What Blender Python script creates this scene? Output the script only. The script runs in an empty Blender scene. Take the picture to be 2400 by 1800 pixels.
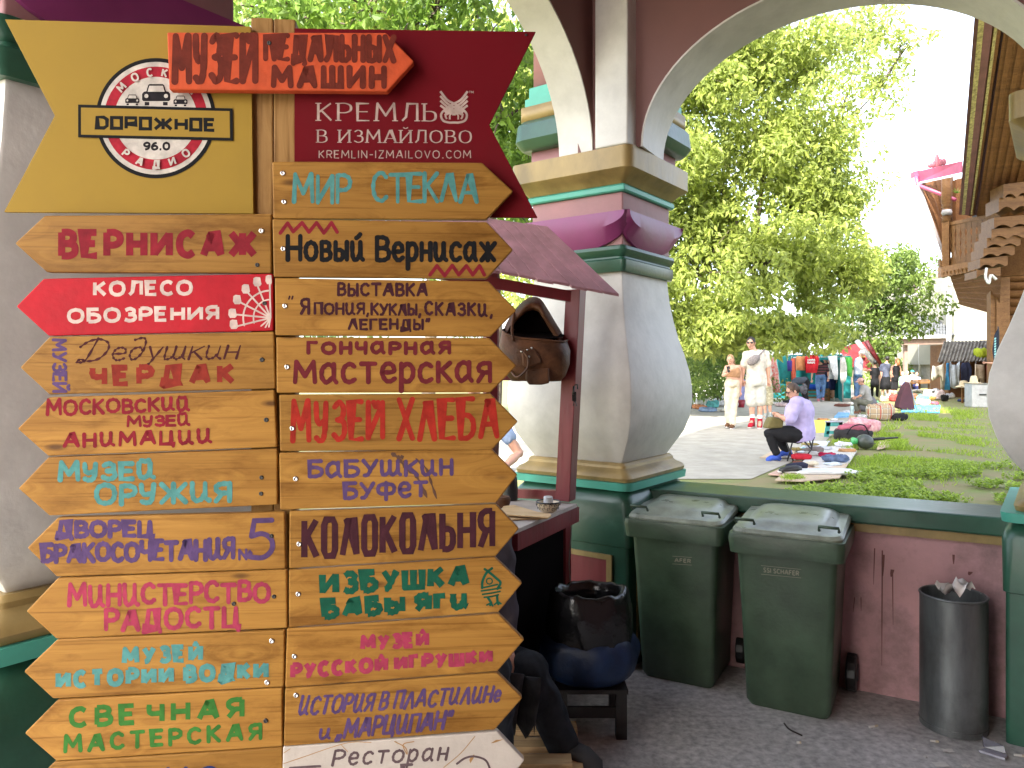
import bpy, bmesh, math, random
from mathutils import Vector, Matrix, noise as mnoise
random.seed(7)
R = math.radians
scene = bpy.context.scene
C = scene.collection
# ------------------------------------------------------------------ camera
F = 1746.0; HZ = 860.0; CH = 1.75          # focal length (px of a 2400 px picture), horizon row, camera height
GZ = 0.35                                  # level of the ground outside
cam_d = bpy.data.cameras.new("camera"); cam = bpy.data.objects.new("camera", cam_d); C.objects.link(cam)
cam.location = (0, 0, CH); cam.rotation_euler = (R(90), 0, 0)
cam_d.sensor_width = 36; cam_d.lens = F/2400*36; cam_d.shift_y = (HZ-900)/2400
cam_d.clip_start = 0.05; cam_d.clip_end = 2000
scene.camera = cam
# ------------------------------------------------------------------ light
SUN_EL, SUN_AZ = R(42), R(207)             # azimuth clockwise from +Y
w = bpy.data.worlds.new("World"); scene.world = w; w.use_nodes = True
nt = w.node_tree
sky = nt.nodes.new("ShaderNodeTexSky"); sky.sky_type = 'NISHITA'; sky.sun_disc = False
sky.sun_elevation = SUN_EL; sky.sun_rotation = SUN_AZ; sky.dust_density = 3.0; sky.air_density = 1.0
bg = nt.nodes["Background"]; bg.inputs[1].default_value = 0.15
hs_ = nt.nodes.new("ShaderNodeHueSaturation"); hs_.inputs[1].default_value = .55; nt.links.new(sky.outputs[0], hs_.inputs[4]); nt.links.new(hs_.outputs[0], bg.inputs[0])
sun_d = bpy.data.lights.new("sun", 'SUN'); sun_d.energy = 3.2; sun_d.angle = R(0.5); sun_d.color = (1.0, .95, .86)
sun = bpy.data.objects.new("sun", sun_d); C.objects.link(sun)
sd = Vector((math.sin(SUN_AZ)*math.cos(SUN_EL), math.cos(SUN_AZ)*math.cos(SUN_EL), math.sin(SUN_EL)))
sun.rotation_euler = sd.to_track_quat('Z', 'Y').to_euler(); sun.location = sd*50
scene.view_settings.view_transform = 'Standard'; scene.view_settings.look = 'None'
scene.view_settings.gamma = 1; scene.view_settings.exposure = 2.7
# ------------------------------------------------------------------ helpers
def P(px, py, Y): return Vector(((px-1200)/F*Y, Y, CH-(py-HZ)/F*Y))
def G(px, py, z=GZ):
    Y = (CH-z)*F/(py-HZ); return Vector(((px-1200)/F*Y, Y, z))
def tag(o, label=None, cat=None, group=None, kind=None):
    if label: o['label'] = label
    if cat: o['category'] = cat
    if group: o['group'] = group
    if kind: o['kind'] = kind
    return o
def thing(name, label, cat, loc, group=None):
    o = bpy.data.objects.new(name, None); C.objects.link(o); o.location = loc; o.empty_display_size = .1
    return tag(o, label, cat, group)
def wloc(o):
    v = Vector((0, 0, 0))
    while o: v += o.location; o = o.parent
    return v
class M:
    """collects primitives (world coordinates) and links them as ONE mesh object"""
    def __init__(s): s.v = []; s.f = []; s.mi = []; s.sm = []
    def add(s, vs, fs, mi=0, sm=False):
        n = len(s.v); s.v += [Vector(v) for v in vs]
        s.f += [tuple(i+n for i in f) for f in fs]; s.mi += [mi]*len(fs); s.sm += [sm]*len(fs); return s
    def obox(s, o, a, b, c, mi=0):          # corner o, edge vectors a b c
        o, a, b, c = Vector(o), Vector(a), Vector(b), Vector(c)
        if a.cross(b).dot(c) < 0: a, b = b, a
        vs = [o, o+a, o+a+b, o+b, o+c, o+a+c, o+a+b+c, o+b+c]
        return s.add(vs, [(0,3,2,1),(4,5,6,7),(0,1,5,4),(1,2,6,5),(2,3,7,6),(3,0,4,7)], mi)
    def box(s, c, sz, rz=0, mi=0):
        ca, sa = math.cos(rz), math.sin(rz); ax = Vector((ca, sa, 0)); ay = Vector((-sa, ca, 0))
        a, b, d = ax*sz[0], ay*sz[1], Vector((0, 0, sz[2]))
        return s.obox(Vector(c)-a/2-b/2-d/2, a, b, d, mi)
    def prism(s, pts, off, mi=0):           # polygon + extrusion vector
        pts = [Vector(p) for p in pts]; off = Vector(off); n = len(pts)
        nr = Vector((0,0,0))
        for i in range(n): nr += pts[i].cross(pts[(i+1) % n])
        if nr.dot(off) > 0: pts = pts[::-1]
        return s.add(pts+[p+off for p in pts], [tuple(range(n)), tuple(range(2*n-1, n-1, -1))]+[((i+1) % n, i, n+i, n+(i+1) % n) for i in range(n)], mi)
    def tube(s, pts, r, n=8, mi=0, sm=True, flat=1.0, cap=True):
        pts = [Vector(p) for p in pts]; k = len(pts); rs = r if isinstance(r, (list, tuple)) else [r]*k
        vs = []; up = None
        for i in range(k):
            d = (pts[min(i+1, k-1)]-pts[max(i-1, 0)]); d = d.normalized() if d.length > 1e-9 else Vector((0,0,1))
            if up is None: up = Vector((0,0,1)) if abs(d.z) < .9 else Vector((1,0,0))
            x = d.cross(up); x = x.normalized() if x.length > 1e-6 else d.orthogonal().normalized()
            y = x.cross(d).normalized(); up = y
            for j in range(n):
                t = 2*math.pi*j/n; vs.append(pts[i]+x*math.cos(t)*rs[i]+y*math.sin(t)*rs[i]*flat)
        fs = [(i*n+j, i*n+(j+1) % n, (i+1)*n+(j+1) % n, (i+1)*n+j) for i in range(k-1) for j in range(n)]
        if cap: fs += [tuple(range(n-1, -1, -1)), tuple((k-1)*n+j for j in range(n))]
        return s.add(vs, fs, mi, sm)
    def lathe(s, prof, c, n=24, mi=0, sm=True, sx=1, sy=1, cap=True):
        c = Vector(c); k = len(prof)
        vs = [c+Vector((r*math.cos(2*math.pi*j/n)*sx, r*math.sin(2*math.pi*j/n)*sy, z)) for r, z in prof for j in range(n)]
        fs = [(i*n+j, i*n+(j+1) % n, (i+1)*n+(j+1) % n, (i+1)*n+j) for i in range(k-1) for j in range(n)]
        if cap: fs += [tuple(range(n-1, -1, -1)), tuple((k-1)*n+j for j in range(n))]
        return s.add(vs, fs, mi, sm)
    def ball(s, c, r, n=10, mi=0, m=None):
        r = r if isinstance(r, (tuple, list)) else (r, r, r); c = Vector(c); k = n//2+2
        vs = []; 
        for i in range(k+1):
            th = math.pi*i/k
            for j in range(n):
                p = Vector((r[0]*math.sin(th)*math.cos(2*math.pi*j/n), r[1]*math.sin(th)*math.sin(2*math.pi*j/n), -r[2]*math.cos(th)))
                vs.append(c+(m @ p if m else p))
        fs = [(i*n+j, i*n+(j+1) % n, (i+1)*n+(j+1) % n, (i+1)*n+j) for i in range(k) for j in range(n)]
        return s.add(vs, fs, mi, True)
    def grid(s, fn, nu, nv, mi=0, sm=True, thick=None):   # fn(u,v) -> point, optional thickness vector
        vs = [Vector(fn(i/nu, j/nv)) for i in range(nu+1) for j in range(nv+1)]
        q = lambda i, j: i*(nv+1)+j
        fs = [(q(i,j), q(i+1,j), q(i+1,j+1), q(i,j+1)) for i in range(nu) for j in range(nv)]
        if thick is not None:
            n = len(vs); t = Vector(thick); b = [v+t for v in vs]
            fs2 = [tuple(n+x for x in f[::-1]) for f in fs]
            ed = [q(i,0) for i in range(nu)]+[q(nu,j) for j in range(nv)]+[q(i,nv) for i in range(nu,0,-1)]+[q(0,j) for j in range(nv,0,-1)]
            fs2 += [(ed[(k+1) % len(ed)], ed[k], ed[k]+n, ed[(k+1) % len(ed)]+n) for k in range(len(ed))]
            return s.add(vs+b, fs+fs2, mi, sm)
        return s.add(vs, fs, mi, sm)
    def build(s, name, mats, parent=None, bevel=0, weld=False, subsurf=0, fix=True):
        me = bpy.data.meshes.new(name); o = bpy.data.objects.new(name, me); C.objects.link(o)
        base = wloc(parent) if parent else (sum(s.v, Vector((0,0,0)))/max(1, len(s.v)))
        if not parent: base = Vector((base.x, base.y, min(v.z for v in s.v)))
        me.from_pydata([v-base for v in s.v], [], s.f); me.update()
        for m in (mats if isinstance(mats, (list, tuple)) else [mats]): me.materials.append(m)
        for p, i, sm in zip(me.polygons, s.mi, s.sm): p.material_index = i; p.use_smooth = sm
        if weld or fix:
            bm = bmesh.new(); bm.from_mesh(me)
            if weld: bmesh.ops.remove_doubles(bm, verts=bm.verts, dist=1e-4)
            if fix: bmesh.ops.recalc_face_normals(bm, faces=bm.faces)
            bm.to_mesh(me); bm.free()
        if parent: o.parent = parent
        else: o.location = base
        if bevel:
            b = o.modifiers.new("bevel", 'BEVEL'); b.width = bevel; b.segments = 2; b.limit_method = 'ANGLE'; b.angle_limit = R(35)
        if subsurf:
            b = o.modifiers.new("subsurf", 'SUBSURF'); b.levels = b.render_levels = subsurf
        return o
def spline(pts, n=6):
    pts = [Vector(p) for p in pts]; out = []
    for i in range(len(pts)-1):
        p0 = pts[i-1] if i else pts[0]*2-pts[1]; p1 = pts[i]; p2 = pts[i+1]; p3 = pts[i+2] if i+2 < len(pts) else p2*2-p1
        for k in range(n):
            t = k/n; out.append(.5*((2*p1)+(p2-p0)*t+(2*p0-5*p1+4*p2-p3)*t*t+(3*p1-p0-3*p2+p3)*t**3))
    out.append(pts[-1]); return out
# ------------------------------------------------------------------ materials
def srgb(r, g, b): return tuple(((c/255+.055)/1.055)**2.4 if c/255 > .04045 else c/255/12.92 for c in (r, g, b))
MC = {}
def mat(name, col, rough=.6, var=.12, scale=6, bump=.15, metal=0, col2=None, stretch=(1,1,1), spec=.5, detail=6, dirt=0, bscale=None, coat=0):
    if name in MC: return MC[name]
    m = bpy.data.materials.new(name); m.use_nodes = True; MC[name] = m
    N = m.node_tree.nodes; L = m.node_tree.links; b = N["Principled BSDF"]
    b.inputs["Roughness"].default_value = rough; b.inputs["Metallic"].default_value = metal
    b.inputs["Specular IOR Level"].default_value = spec
    if coat: b.inputs["Coat Weight"].default_value = coat
    tc = N.new("ShaderNodeTexCoord"); mp = N.new("ShaderNodeMapping"); mp.inputs[3].default_value = stretch
    L.new(tc.outputs["Object"], mp.inputs[0])
    nz = N.new("ShaderNodeTexNoise"); nz.inputs["Scale"].default_value = scale; nz.inputs["Detail"].default_value = detail; nz.inputs["Roughness"].default_value = .6
    L.new(mp.outputs[0], nz.inputs[0])
    cr = N.new("ShaderNodeValToRGB"); c2 = col2 or tuple(c*(1-2*var) for c in col); c1 = col if col2 else tuple(min(1, c*(1+var)) for c in col)
    cr.color_ramp.elements[0].position = .32; cr.color_ramp.elements[1].position = .68
    cr.color_ramp.elements[0].color = (*c2, 1); cr.color_ramp.elements[1].color = (*c1, 1)
    L.new(nz.outputs[0], cr.inputs[0]); out = cr.outputs[0]
    if dirt:
        n2 = N.new("ShaderNodeTexNoise"); n2.inputs["Scale"].default_value = 2.3; n2.inputs["Detail"].default_value = 9; n2.inputs["Roughness"].default_value = .7
        L.new(tc.outputs["Object"], n2.inputs[0])
        r2 = N.new("ShaderNodeValToRGB"); r2.color_ramp.elements[0].position = .46; r2.color_ramp.elements[1].position = .72
        r2.color_ramp.elements[0].color = (0,0,0,1); r2.color_ramp.elements[1].color = (dirt,dirt,dirt,1)
        L.new(n2.outputs[0], r2.inputs[0])
        mx = N.new("ShaderNodeMix"); mx.data_type = 'RGBA'; L.new(r2.outputs[0], mx.inputs[0]); L.new(out, mx.inputs[6]); mx.inputs[7].default_value = (.05,.042,.035,1)
        out = mx.outputs[2]
    L.new(out, b.inputs["Base Color"])
    rr = N.new("ShaderNodeMapRange"); rr.inputs[3].default_value = max(.02, rough-.12); rr.inputs[4].default_value = min(1, rough+.12)
    L.new(nz.outputs[0], rr.inputs[0]); L.new(rr.outputs[0], b.inputs["Roughness"])
    if bump:
        bn = N.new("ShaderNodeTexNoise"); bn.inputs["Scale"].default_value = bscale or scale*5; bn.inputs["Detail"].default_value = 5
        L.new(mp.outputs[0], bn.inputs[0])
        bp = N.new("ShaderNodeBump"); bp.inputs["Strength"].default_value = bump; bp.inputs["Distance"].default_value = .01
        L.new(bn.outputs[0], bp.inputs["Height"]); L.new(bp.outputs[0], b.inputs["Normal"])
    return m
def leafmat(name, col, trans=.45, var=.35):
    m = bpy.data.materials.new(name); m.use_nodes = True
    N = m.node_tree.nodes; L = m.node_tree.links; b = N["Principled BSDF"]; out = N["Material Output"]
    g = N.new("ShaderNodeNewGeometry"); cr = N.new("ShaderNodeValToRGB")
    cr.color_ramp.elements[0].color = (*[c*(1-var) for c in col], 1); cr.color_ramp.elements[1].color = (col[0]*(1+var), col[1]*(1+var*.7), col[2], 1)
    L.new(g.outputs["Random Per Island"], cr.inputs[0]); L.new(cr.outputs[0], b.inputs["Base Color"]); b.inputs["Roughness"].default_value = .5; b.inputs["Specular IOR Level"].default_value = .3
    t = N.new("ShaderNodeBsdfTranslucent"); 
    hs = N.new("ShaderNodeHueSaturation"); hs.inputs[0].default_value = .505; hs.inputs[2].default_value = 1.5; L.new(cr.outputs[0], hs.inputs[4]); L.new(hs.outputs[0], t.inputs[0])
    mx = N.new("ShaderNodeMixShader"); mx.inputs[0].default_value = trans
    L.new(b.outputs[0], mx.inputs[1]); L.new(t.outputs[0], mx.inputs[2]); L.new(mx.outputs[0], out.inputs[0]); return m
def woodmat(name, light, dark, knot=(.10,.045,.015), sx=1.6, grain=22, rough=.45, axis=0, knots=True, stain=.6):
    m = bpy.data.materials.new(name); m.use_nodes = True
    N = m.node_tree.nodes; L = m.node_tree.links; b = N["Principled BSDF"]
    tc = N.new("ShaderNodeTexCoord"); oi = N.new("ShaderNodeObjectInfo"); mul = N.new("ShaderNodeMath"); mul.operation = 'MULTIPLY'; mul.inputs[1].default_value = 37
    L.new(oi.outputs["Random"], mul.inputs[0])
    ad = N.new("ShaderNodeVectorMath"); ad.operation = 'ADD'; L.new(tc.outputs["Object"], ad.inputs[0]); L.new(mul.outputs[0], ad.inputs[1])
    mp = N.new("ShaderNodeMapping"); st = [grain, grain, grain]; st[axis] = sx; mp.inputs[3].default_value = st; L.new(ad.outputs[0], mp.inputs[0])
    # warp the grain round the knots
    vm = N.new("ShaderNodeMapping"); vs = [15, 15, 15]; vs[axis] = 5.0; vm.inputs[3].default_value = vs; L.new(ad.outputs[0], vm.inputs[0])
    vo = N.new("ShaderNodeTexVoronoi"); vo.inputs["Scale"].default_value = 1; vo.feature = 'F1'; L.new(vm.outputs[0], vo.inputs[0])
    w1 = N.new("ShaderNodeMapRange"); w1.inputs[1].default_value = 0; w1.inputs[2].default_value = .5; w1.inputs[3].default_value = 1.6; w1.inputs[4].default_value = 0; L.new(vo.outputs["Distance"], w1.inputs[0])
    a2 = N.new("ShaderNodeVectorMath"); a2.operation = 'ADD'; L.new(mp.outputs[0], a2.inputs[0]); L.new(w1.outputs[0], a2.inputs[1])
    nz = N.new("ShaderNodeTexNoise"); nz.inputs["Scale"].default_value = 1; nz.inputs["Detail"].default_value = 7; nz.inputs["Roughness"].default_value = .62; nz.inputs["Distortion"].default_value = .5
    L.new(a2.outputs[0], nz.inputs[0])
    cr = N.new("ShaderNodeValToRGB"); e = cr.color_ramp.elements; e[0].position = .3; e[1].position = .66; e[0].color = (*dark, 1); e[1].color = (*light, 1); L.new(nz.outputs[0], cr.inputs[0])
    out = cr.outputs[0]
    # fine dark grain lines
    mp3 = N.new("ShaderNodeMapping"); s3 = [grain*7]*3; s3[axis] = sx*2; mp3.inputs[3].default_value = s3; L.new(ad.outputs[0], mp3.inputs[0])
    n3 = N.new("ShaderNodeTexNoise"); n3.inputs["Scale"].default_value = 1; n3.inputs["Detail"].default_value = 3; L.new(mp3.outputs[0], n3.inputs[0])
    r3 = N.new("ShaderNodeValToRGB"); r3.color_ramp.elements[0].position = .3; r3.color_ramp.elements[1].position = .45; r3.color_ramp.elements[0].color = (.62,.55,.5,1); r3.color_ramp.elements[1].color = (1,1,1,1); L.new(n3.outputs[0], r3.inputs[0])
    def mulc(a, bb, f=1.0):
        x = N.new("ShaderNodeMix"); x.data_type = 'RGBA'; x.blend_type = 'MULTIPLY'; x.inputs[0].default_value = f; L.new(a, x.inputs[6]); L.new(bb, x.inputs[7]); return x.outputs[2]
    out = mulc(out, r3.outputs[0], .8)
    # stains and old varnish, darker in drifts
    n4 = N.new("ShaderNodeTexNoise"); n4.inputs["Scale"].default_value = 1; n4.inputs["Detail"].default_value = 8; n4.inputs["Roughness"].default_value = .7
    mp4 = N.new("ShaderNodeMapping"); s4 = [13]*3; s4[axis] = 4; mp4.inputs[3].default_value = s4; L.new(ad.outputs[0], mp4.inputs[0]); L.new(mp4.outputs[0], n4.inputs[0])
    r4 = N.new("ShaderNodeValToRGB"); r4.color_ramp.elements[0].position = .52; r4.color_ramp.elements[1].position = .76; r4.color_ramp.elements[0].color = (1,1,1,1); r4.color_ramp.elements[1].color = (.45,.36,.28,1); L.new(n4.outputs[0], r4.inputs[0])
    out = mulc(out, r4.outputs[0], stain)
    if knots:
        rk = N.new("ShaderNodeValToRGB"); ek = rk.color_ramp.elements; ek[0].position = .045; ek[1].position = .13; ek[0].color = (1,1,1,1); ek[1].color = (0,0,0,1); L.new(vo.outputs["Distance"], rk.inputs[0])
        # only some cells carry a knot
        gt = N.new("ShaderNodeMath"); gt.operation = 'GREATER_THAN'; gt.inputs[1].default_value = .55
        sp = N.new("ShaderNodeSeparateColor"); L.new(vo.outputs["Color"], sp.inputs[0]); L.new(sp.outputs[0], gt.inputs[0])
        mk = N.new("ShaderNodeMath"); mk.operation = 'MULTIPLY'; L.new(rk.outputs[0], mk.inputs[0]); L.new(gt.outputs[0], mk.inputs[1])
        mx = N.new("ShaderNodeMix"); mx.data_type = 'RGBA'; L.new(mk.outputs[0], mx.inputs[0]); L.new(out, mx.inputs[6]); mx.inputs[7].default_value = (*knot, 1); out = mx.outputs[2]
    hv = N.new("ShaderNodeHueSaturation"); rv = N.new("ShaderNodeMapRange"); rv.inputs[3].default_value = .8; rv.inputs[4].default_value = 1.12; L.new(oi.outputs["Random"], rv.inputs[0]); L.new(rv.outputs[0], hv.inputs[2]); L.new(out, hv.inputs[4])
    L.new(hv.outputs[0], b.inputs["Base Color"]); b.inputs["Roughness"].default_value = rough; b.inputs["Specular IOR Level"].default_value = .12
    bp = N.new("ShaderNodeBump"); bp.inputs["Strength"].default_value = .25; bp.inputs["Distance"].default_value = .003; L.new(n3.outputs[0], bp.inputs["Height"]); L.new(bp.outputs[0], b.inputs["Normal"])
    return m
S = srgb
W_SIGN = woodmat("sign_wood", (.375,.19,.042), (.235,.108,.022), stain=.95)
W_POST = woodmat("post_wood", (.37,.21,.075), (.26,.14,.045), axis=2)
W_HOUSE = woodmat("house_wood", (.215,.112,.045), (.12,.058,.024), grain=8, sx=.7, knots=False)
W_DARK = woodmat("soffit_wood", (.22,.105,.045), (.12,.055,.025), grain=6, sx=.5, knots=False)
W_PALE = woodmat("pale_wood", (.56,.40,.22), (.42,.28,.14))
def cloth(name, col, var=.12, scale=9, **k): return mat("cloth_"+name, col, rough=.85, var=var, scale=scale, bump=.25, spec=.2, **k)
def paint(name, col, rough=.75, var=.16): return mat("paint_"+name, tuple(c*.82 for c in col), rough=rough, var=var, scale=30, bump=.08, spec=.12)
WHITE_PL = mat("white_plaster", (.62,.60,.565), rough=.55, var=.08, scale=2.2, bump=.32, bscale=14, dirt=.24)
CAP_PINK = mat("capital_pink", (.34,.165,.17), rough=.6, var=.08, scale=3, bump=.2, bscale=20, dirt=.2)
PINK_PL = mat("pink_plaster", (.50,.27,.28), rough=.6, var=.12, scale=2, bump=.3, bscale=20, dirt=.75)
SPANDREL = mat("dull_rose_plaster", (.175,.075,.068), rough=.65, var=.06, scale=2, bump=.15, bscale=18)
MAGENTA = mat("magenta_paint", (.21,.028,.125), rough=.42, var=.08, scale=4, bump=.1)
TEAL = mat("teal_paint", (.07,.36,.27), rough=.45, var=.08, scale=5, bump=.1, dirt=.1)
GREEN_P = mat("dark_green_paint", (.022,.085,.052), rough=.33, var=.15, scale=4, bump=.12, bscale=30, dirt=.15)
GOLD = mat("gold_paint", (.28,.195,.07), rough=.42, var=.2, scale=5, bump=.2, metal=.15, stretch=(1,1,.5), bscale=20)
RED_W = mat("oxide_red_paint", (.17,.018,.024), rough=.4, var=.15, scale=7, bump=.2, stretch=(1,1,.2))
BLACK = mat("black_plastic", (.012,.012,.013), rough=.4, var=.1)
SKIN = mat("skin", (.55,.30,.21), rough=.5, var=.05, scale=12, bump=.05, spec=.35)
STEEL = mat("zinc_steel", (.55,.55,.53), rough=.3, var=.1, metal=.9, bump=0)
# ================================================================== SIGNPOST
YAW = R(4.5); ST = Vector((math.cos(YAW), math.sin(YAW), 0)); SN = Vector((math.sin(YAW), -math.cos(YAW), 0)); SZ = Vector((0,0,1))
S0 = P(640, 860, 1.62)
def SP(px, py, off=0.0):
    d = P(px, py, 1) - Vector((0,0,CH)); p0 = S0+SN*off
    t = (p0-Vector((0,0,CH))).dot(SN)/d.dot(SN); return Vector((0,0,CH))+d*t
GL = {}
def _g(s):
    for line in s.strip().splitlines():
        k, wd, st = line.split("|"); out = []
        for q in st.split(";"):
            q = q.strip(); sm = q.startswith("~"); q = q.lstrip("~")
            out.append((sm, [tuple(float(x) for x in p.split(",")) for p in q.split()]))
        for c in k.strip().split(): GL[c] = (float(wd), out)
_g('''
А A|.8|0,0 .38,1 .44,1 .8,0;.14,.33 .66,.33
Б|.62|.58,1 0,1 0,0;~0,.58 .35,.58 .6,.43 .6,.15 .35,0 0,0
В B|.58|0,0 0,1;~0,1 .32,1 .52,.88 .5,.64 .3,.53 0,.53;~.28,.53 .57,.44 .59,.14 .35,0 0,0
Г|.55|0,0 0,1 .55,1
Д|.85|0,-.18 0,0 .85,0 .85,-.18;.13,0 .26,1 .68,1 .72,0
Е E|.56|.55,1 0,1 0,0 .57,0;0,.52 .48,.52
Ж|1.05|.52,0 .52,1;0,1 .4,.5 0,0;1.05,1 .64,.5 1.05,0;.4,.5 .64,.5
З|.56|~.03,.87 .28,1 .52,.86 .47,.6 .2,.53;~.2,.53 .55,.45 .56,.13 .28,0 0,.13
И|.7|0,1 0,0;.02,.06 .68,.94;.7,1 .7,0
Й|.7|0,1 0,0;.02,.06 .68,.94;.7,1 .7,0;~.18,1.24 .35,1.15 .52,1.24
Ҋ|.8|0,1 0,0;.02,.06 .78,.94;.8,1 .8,0;.3,1 .42,.88 .55,1
ѝ|.75|~0,1 .02,.3 .16,0 .4,.08 .55,.4;.57,1 .57,.15 .75,0
ӥ|.75|~0,1 .02,.3 .16,0 .4,.08 .55,.4;.57,1 .57,.15 .75,0;~.12,1.22 .3,1.15 .5,1.22
К K|.62|0,0 0,1;.6,1 .03,.48;.15,.58 .62,0
Л|.72|.72,0 .72,1 .26,1 .18,.22 0,0
Λ|.72|0,0 .33,1 .4,1 .72,0
М M|.9|0,0 .06,1 .45,.3 .84,1 .9,0
Н|.65|0,0 0,1;.65,0 .65,1;0,.5 .65,.5
О O|.8|~.4,1 .1,.86 0,.5 .1,.14 .4,0 .7,.14 .8,.5 .7,.86 .4,1
Ѻ|.55|.1,1 .45,1 .55,.85 .55,.15 .45,0 .1,0 0,.15 0,.85 .1,1
П|.65|0,0 0,1 .65,1 .65,0
Р P|.58|0,0 0,1;~0,1 .35,1 .58,.86 .58,.6 .35,.46 0,.46
С C|.64|~.62,.85 .4,1 .1,.85 0,.5 .1,.14 .4,0 .64,.14
Т|.7|.35,0 .35,1;0,1 .7,1
У|.66|0,1 .37,.4;~.68,1 .36,.36 .22,.06 .05,.02
Ў|.6|~0,1 .04,.6 .2,.45 .5,.55;.55,1 .5,.3;~.5,.3 .4,.05 .2,0 .02,.08
Ф|.9|.45,-.15 .45,1;~.45,.9 .1,.82 0,.55 .1,.28 .45,.22 .8,.28 .9,.55 .8,.82 .45,.9
Х|.65|0,1 .65,0;.65,1 0,0
Ц|.75|0,1 0,0 .62,0 .62,1;.62,0 .75,0 .75,-.2
Ч|.57|~0,1 0,.6 .15,.45 .55,.48;.57,1 .57,0
Ш|.9|0,1 0,0 .9,0 .9,1;.45,0 .45,1
Ы|.78|0,0 0,1;~0,.55 .35,.55 .5,.42 .5,.14 .35,0 0,0;.78,1 .78,0
Ь|.52|0,0 0,1;~0,.55 .35,.55 .52,.42 .52,.14 .35,0 0,0
Я|.6|.6,0 .6,1;~.6,1 .25,1 .03,.87 .03,.62 .25,.47 .6,.47;.3,.47 0,0
R|.6|0,0 0,1;~0,1 .35,1 .58,.88 .58,.62 .35,.5 0,.5;.3,.5 .6,0
L|.5|0,1 0,0 .5,0
I|.04|0,0 0,1
N|.65|0,0 0,1 .65,0 .65,1
Z|.6|0,1 .6,1 0,0 .6,0
V|.7|0,1 .35,0 .7,1
S|.55|~.52,.87 .28,1 .04,.86 .1,.6 .45,.42 .54,.16 .28,0 .02,.13
H|.62|0,0 0,1;.62,0 .62,1;0,.5 .62,.5
F|.52|.52,1 0,1 0,0;0,.52 .45,.52
U|.62|0,1 0,.2 .1,0 .5,0 .62,.2 .62,1
D|.62|0,0 0,1 .42,1 .62,.8 .62,.2 .42,0 0,0
Q|.62|0,0 0,1 .62,1 .62,0 0,0
Ҏ|.62|0,0 0,1 .62,1 .62,.42 0,.42
9|.56|~.52,.62 .3,.45 .06,.58 .04,.82 .28,1 .5,.9 .54,.6 .42,.15 .1,0
6|.56|~.5,1 .2,.85 .02,.4 .1,.08 .3,0 .52,.15 .52,.4 .3,.55 .06,.4
0|.56|~.28,1 .06,.84 0,.5 .06,.16 .28,0 .5,.16 .56,.5 .5,.84 .28,1
5|.62|.62,1 .12,1 .04,.58;~.04,.58 .35,.64 .6,.48 .62,.2 .4,0 .1,0 -.1,.06
№|.7|0,0 0,1 .4,0 .4,1;.55,.25 .7,.25;~.62,.8 .55,.6 .62,.42 .7,.6 .62,.8
.|.18|0,.02 .18,.02
,|.12|.1,.08 .02,-.18
-|.4|0,.45 .4,.45
"|.3|.05,1.05 .0,.82;.25,1.05 .2,.82
„|.3|.08,.1 .0,-.15;.28,.1 .2,-.15
а|.75|~.6,.88 .32,1 .05,.75 .02,.3 .25,0 .58,.3;.62,1 .62,.2 .75,0
о|.75|~.38,1 .1,.85 0,.5 .1,.15 .38,0 .66,.15 .75,.5 .66,.85 .38,1
в|.6|0,0 0,1;~0,1 .35,1 .52,.88 .5,.64 .3,.53 0,.53;~.28,.53 .57,.44 .59,.14 .35,0 0,0
ы|.8|0,0 0,1;~0,.55 .35,.55 .5,.42 .5,.14 .35,0 0,0;.8,1 .8,0
й|.75|~0,1 .02,.3 .16,0 .4,.08 .55,.4;.57,1 .57,.15 .75,0;~.3,1.25 .42,1.32 .55,1.45
е|.65|~.05,.5 .58,.55 .55,.88 .3,1 .08,.82 .02,.42 .2,.06 .42,0 .65,.15
р|.6|0,1 0,-.5;~0,.75 .3,1 .57,.75 .55,.25 .28,0 0,.2
н|.6|0,0 0,1;.6,0 .6,1;0,.5 .6,.5
и|.75|~0,1 .02,.3 .16,0 .4,.08 .55,.4;.57,1 .57,.15 .75,0
с|.6|~.58,.85 .36,1 .08,.82 0,.45 .1,.1 .35,0 .6,.14
ж|.95|.47,0 .47,1;0,1 .9,0;.95,1 .05,0
г|.5|0,0 0,1 .5,1
ч|.55|~0,1 0,.6 .15,.45 .55,.5;.55,1 .55,0
я|.6|.6,0 .58,1;~.58,1 .25,1 .05,.85 .05,.62 .25,.5 .58,.5;.28,.48 0,.0
т|.7|.35,0 .35,1;0,1 .7,1
к|.6|0,0 0,1;.58,1 .03,.48;.15,.58 .62,0
л|.7|0,0 .33,1 .4,1 .7,0
п|.6|0,0 0,1 .6,1 .6,0
д|.7|~.6,.7 .4,1 .1,.85 .02,.4 .2,.02 .45,.2 .62,.75 .6,1.5 .4,1.75 .05,1.6
у|.65|0,1 .32,.1;~.65,1 .35,.1 .15,-.4 -.2,-.45
ш|1.05|~0,1 .02,.2 .12,0 .35,.12 .45,.4;.45,1 .46,.2;~.46,.2 .6,0 .8,.15 .9,.4;.9,1 .9,.15 1.05,0
Ɗ|1.5|~.0,1.1 .3,1.5 .8,1.7 1.3,1.4 1.4,.8 1.1,.15 .6,-.05 .2,.1 .05,-.1 .3,-.12 .5,.2 .75,1.75
''')
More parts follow.
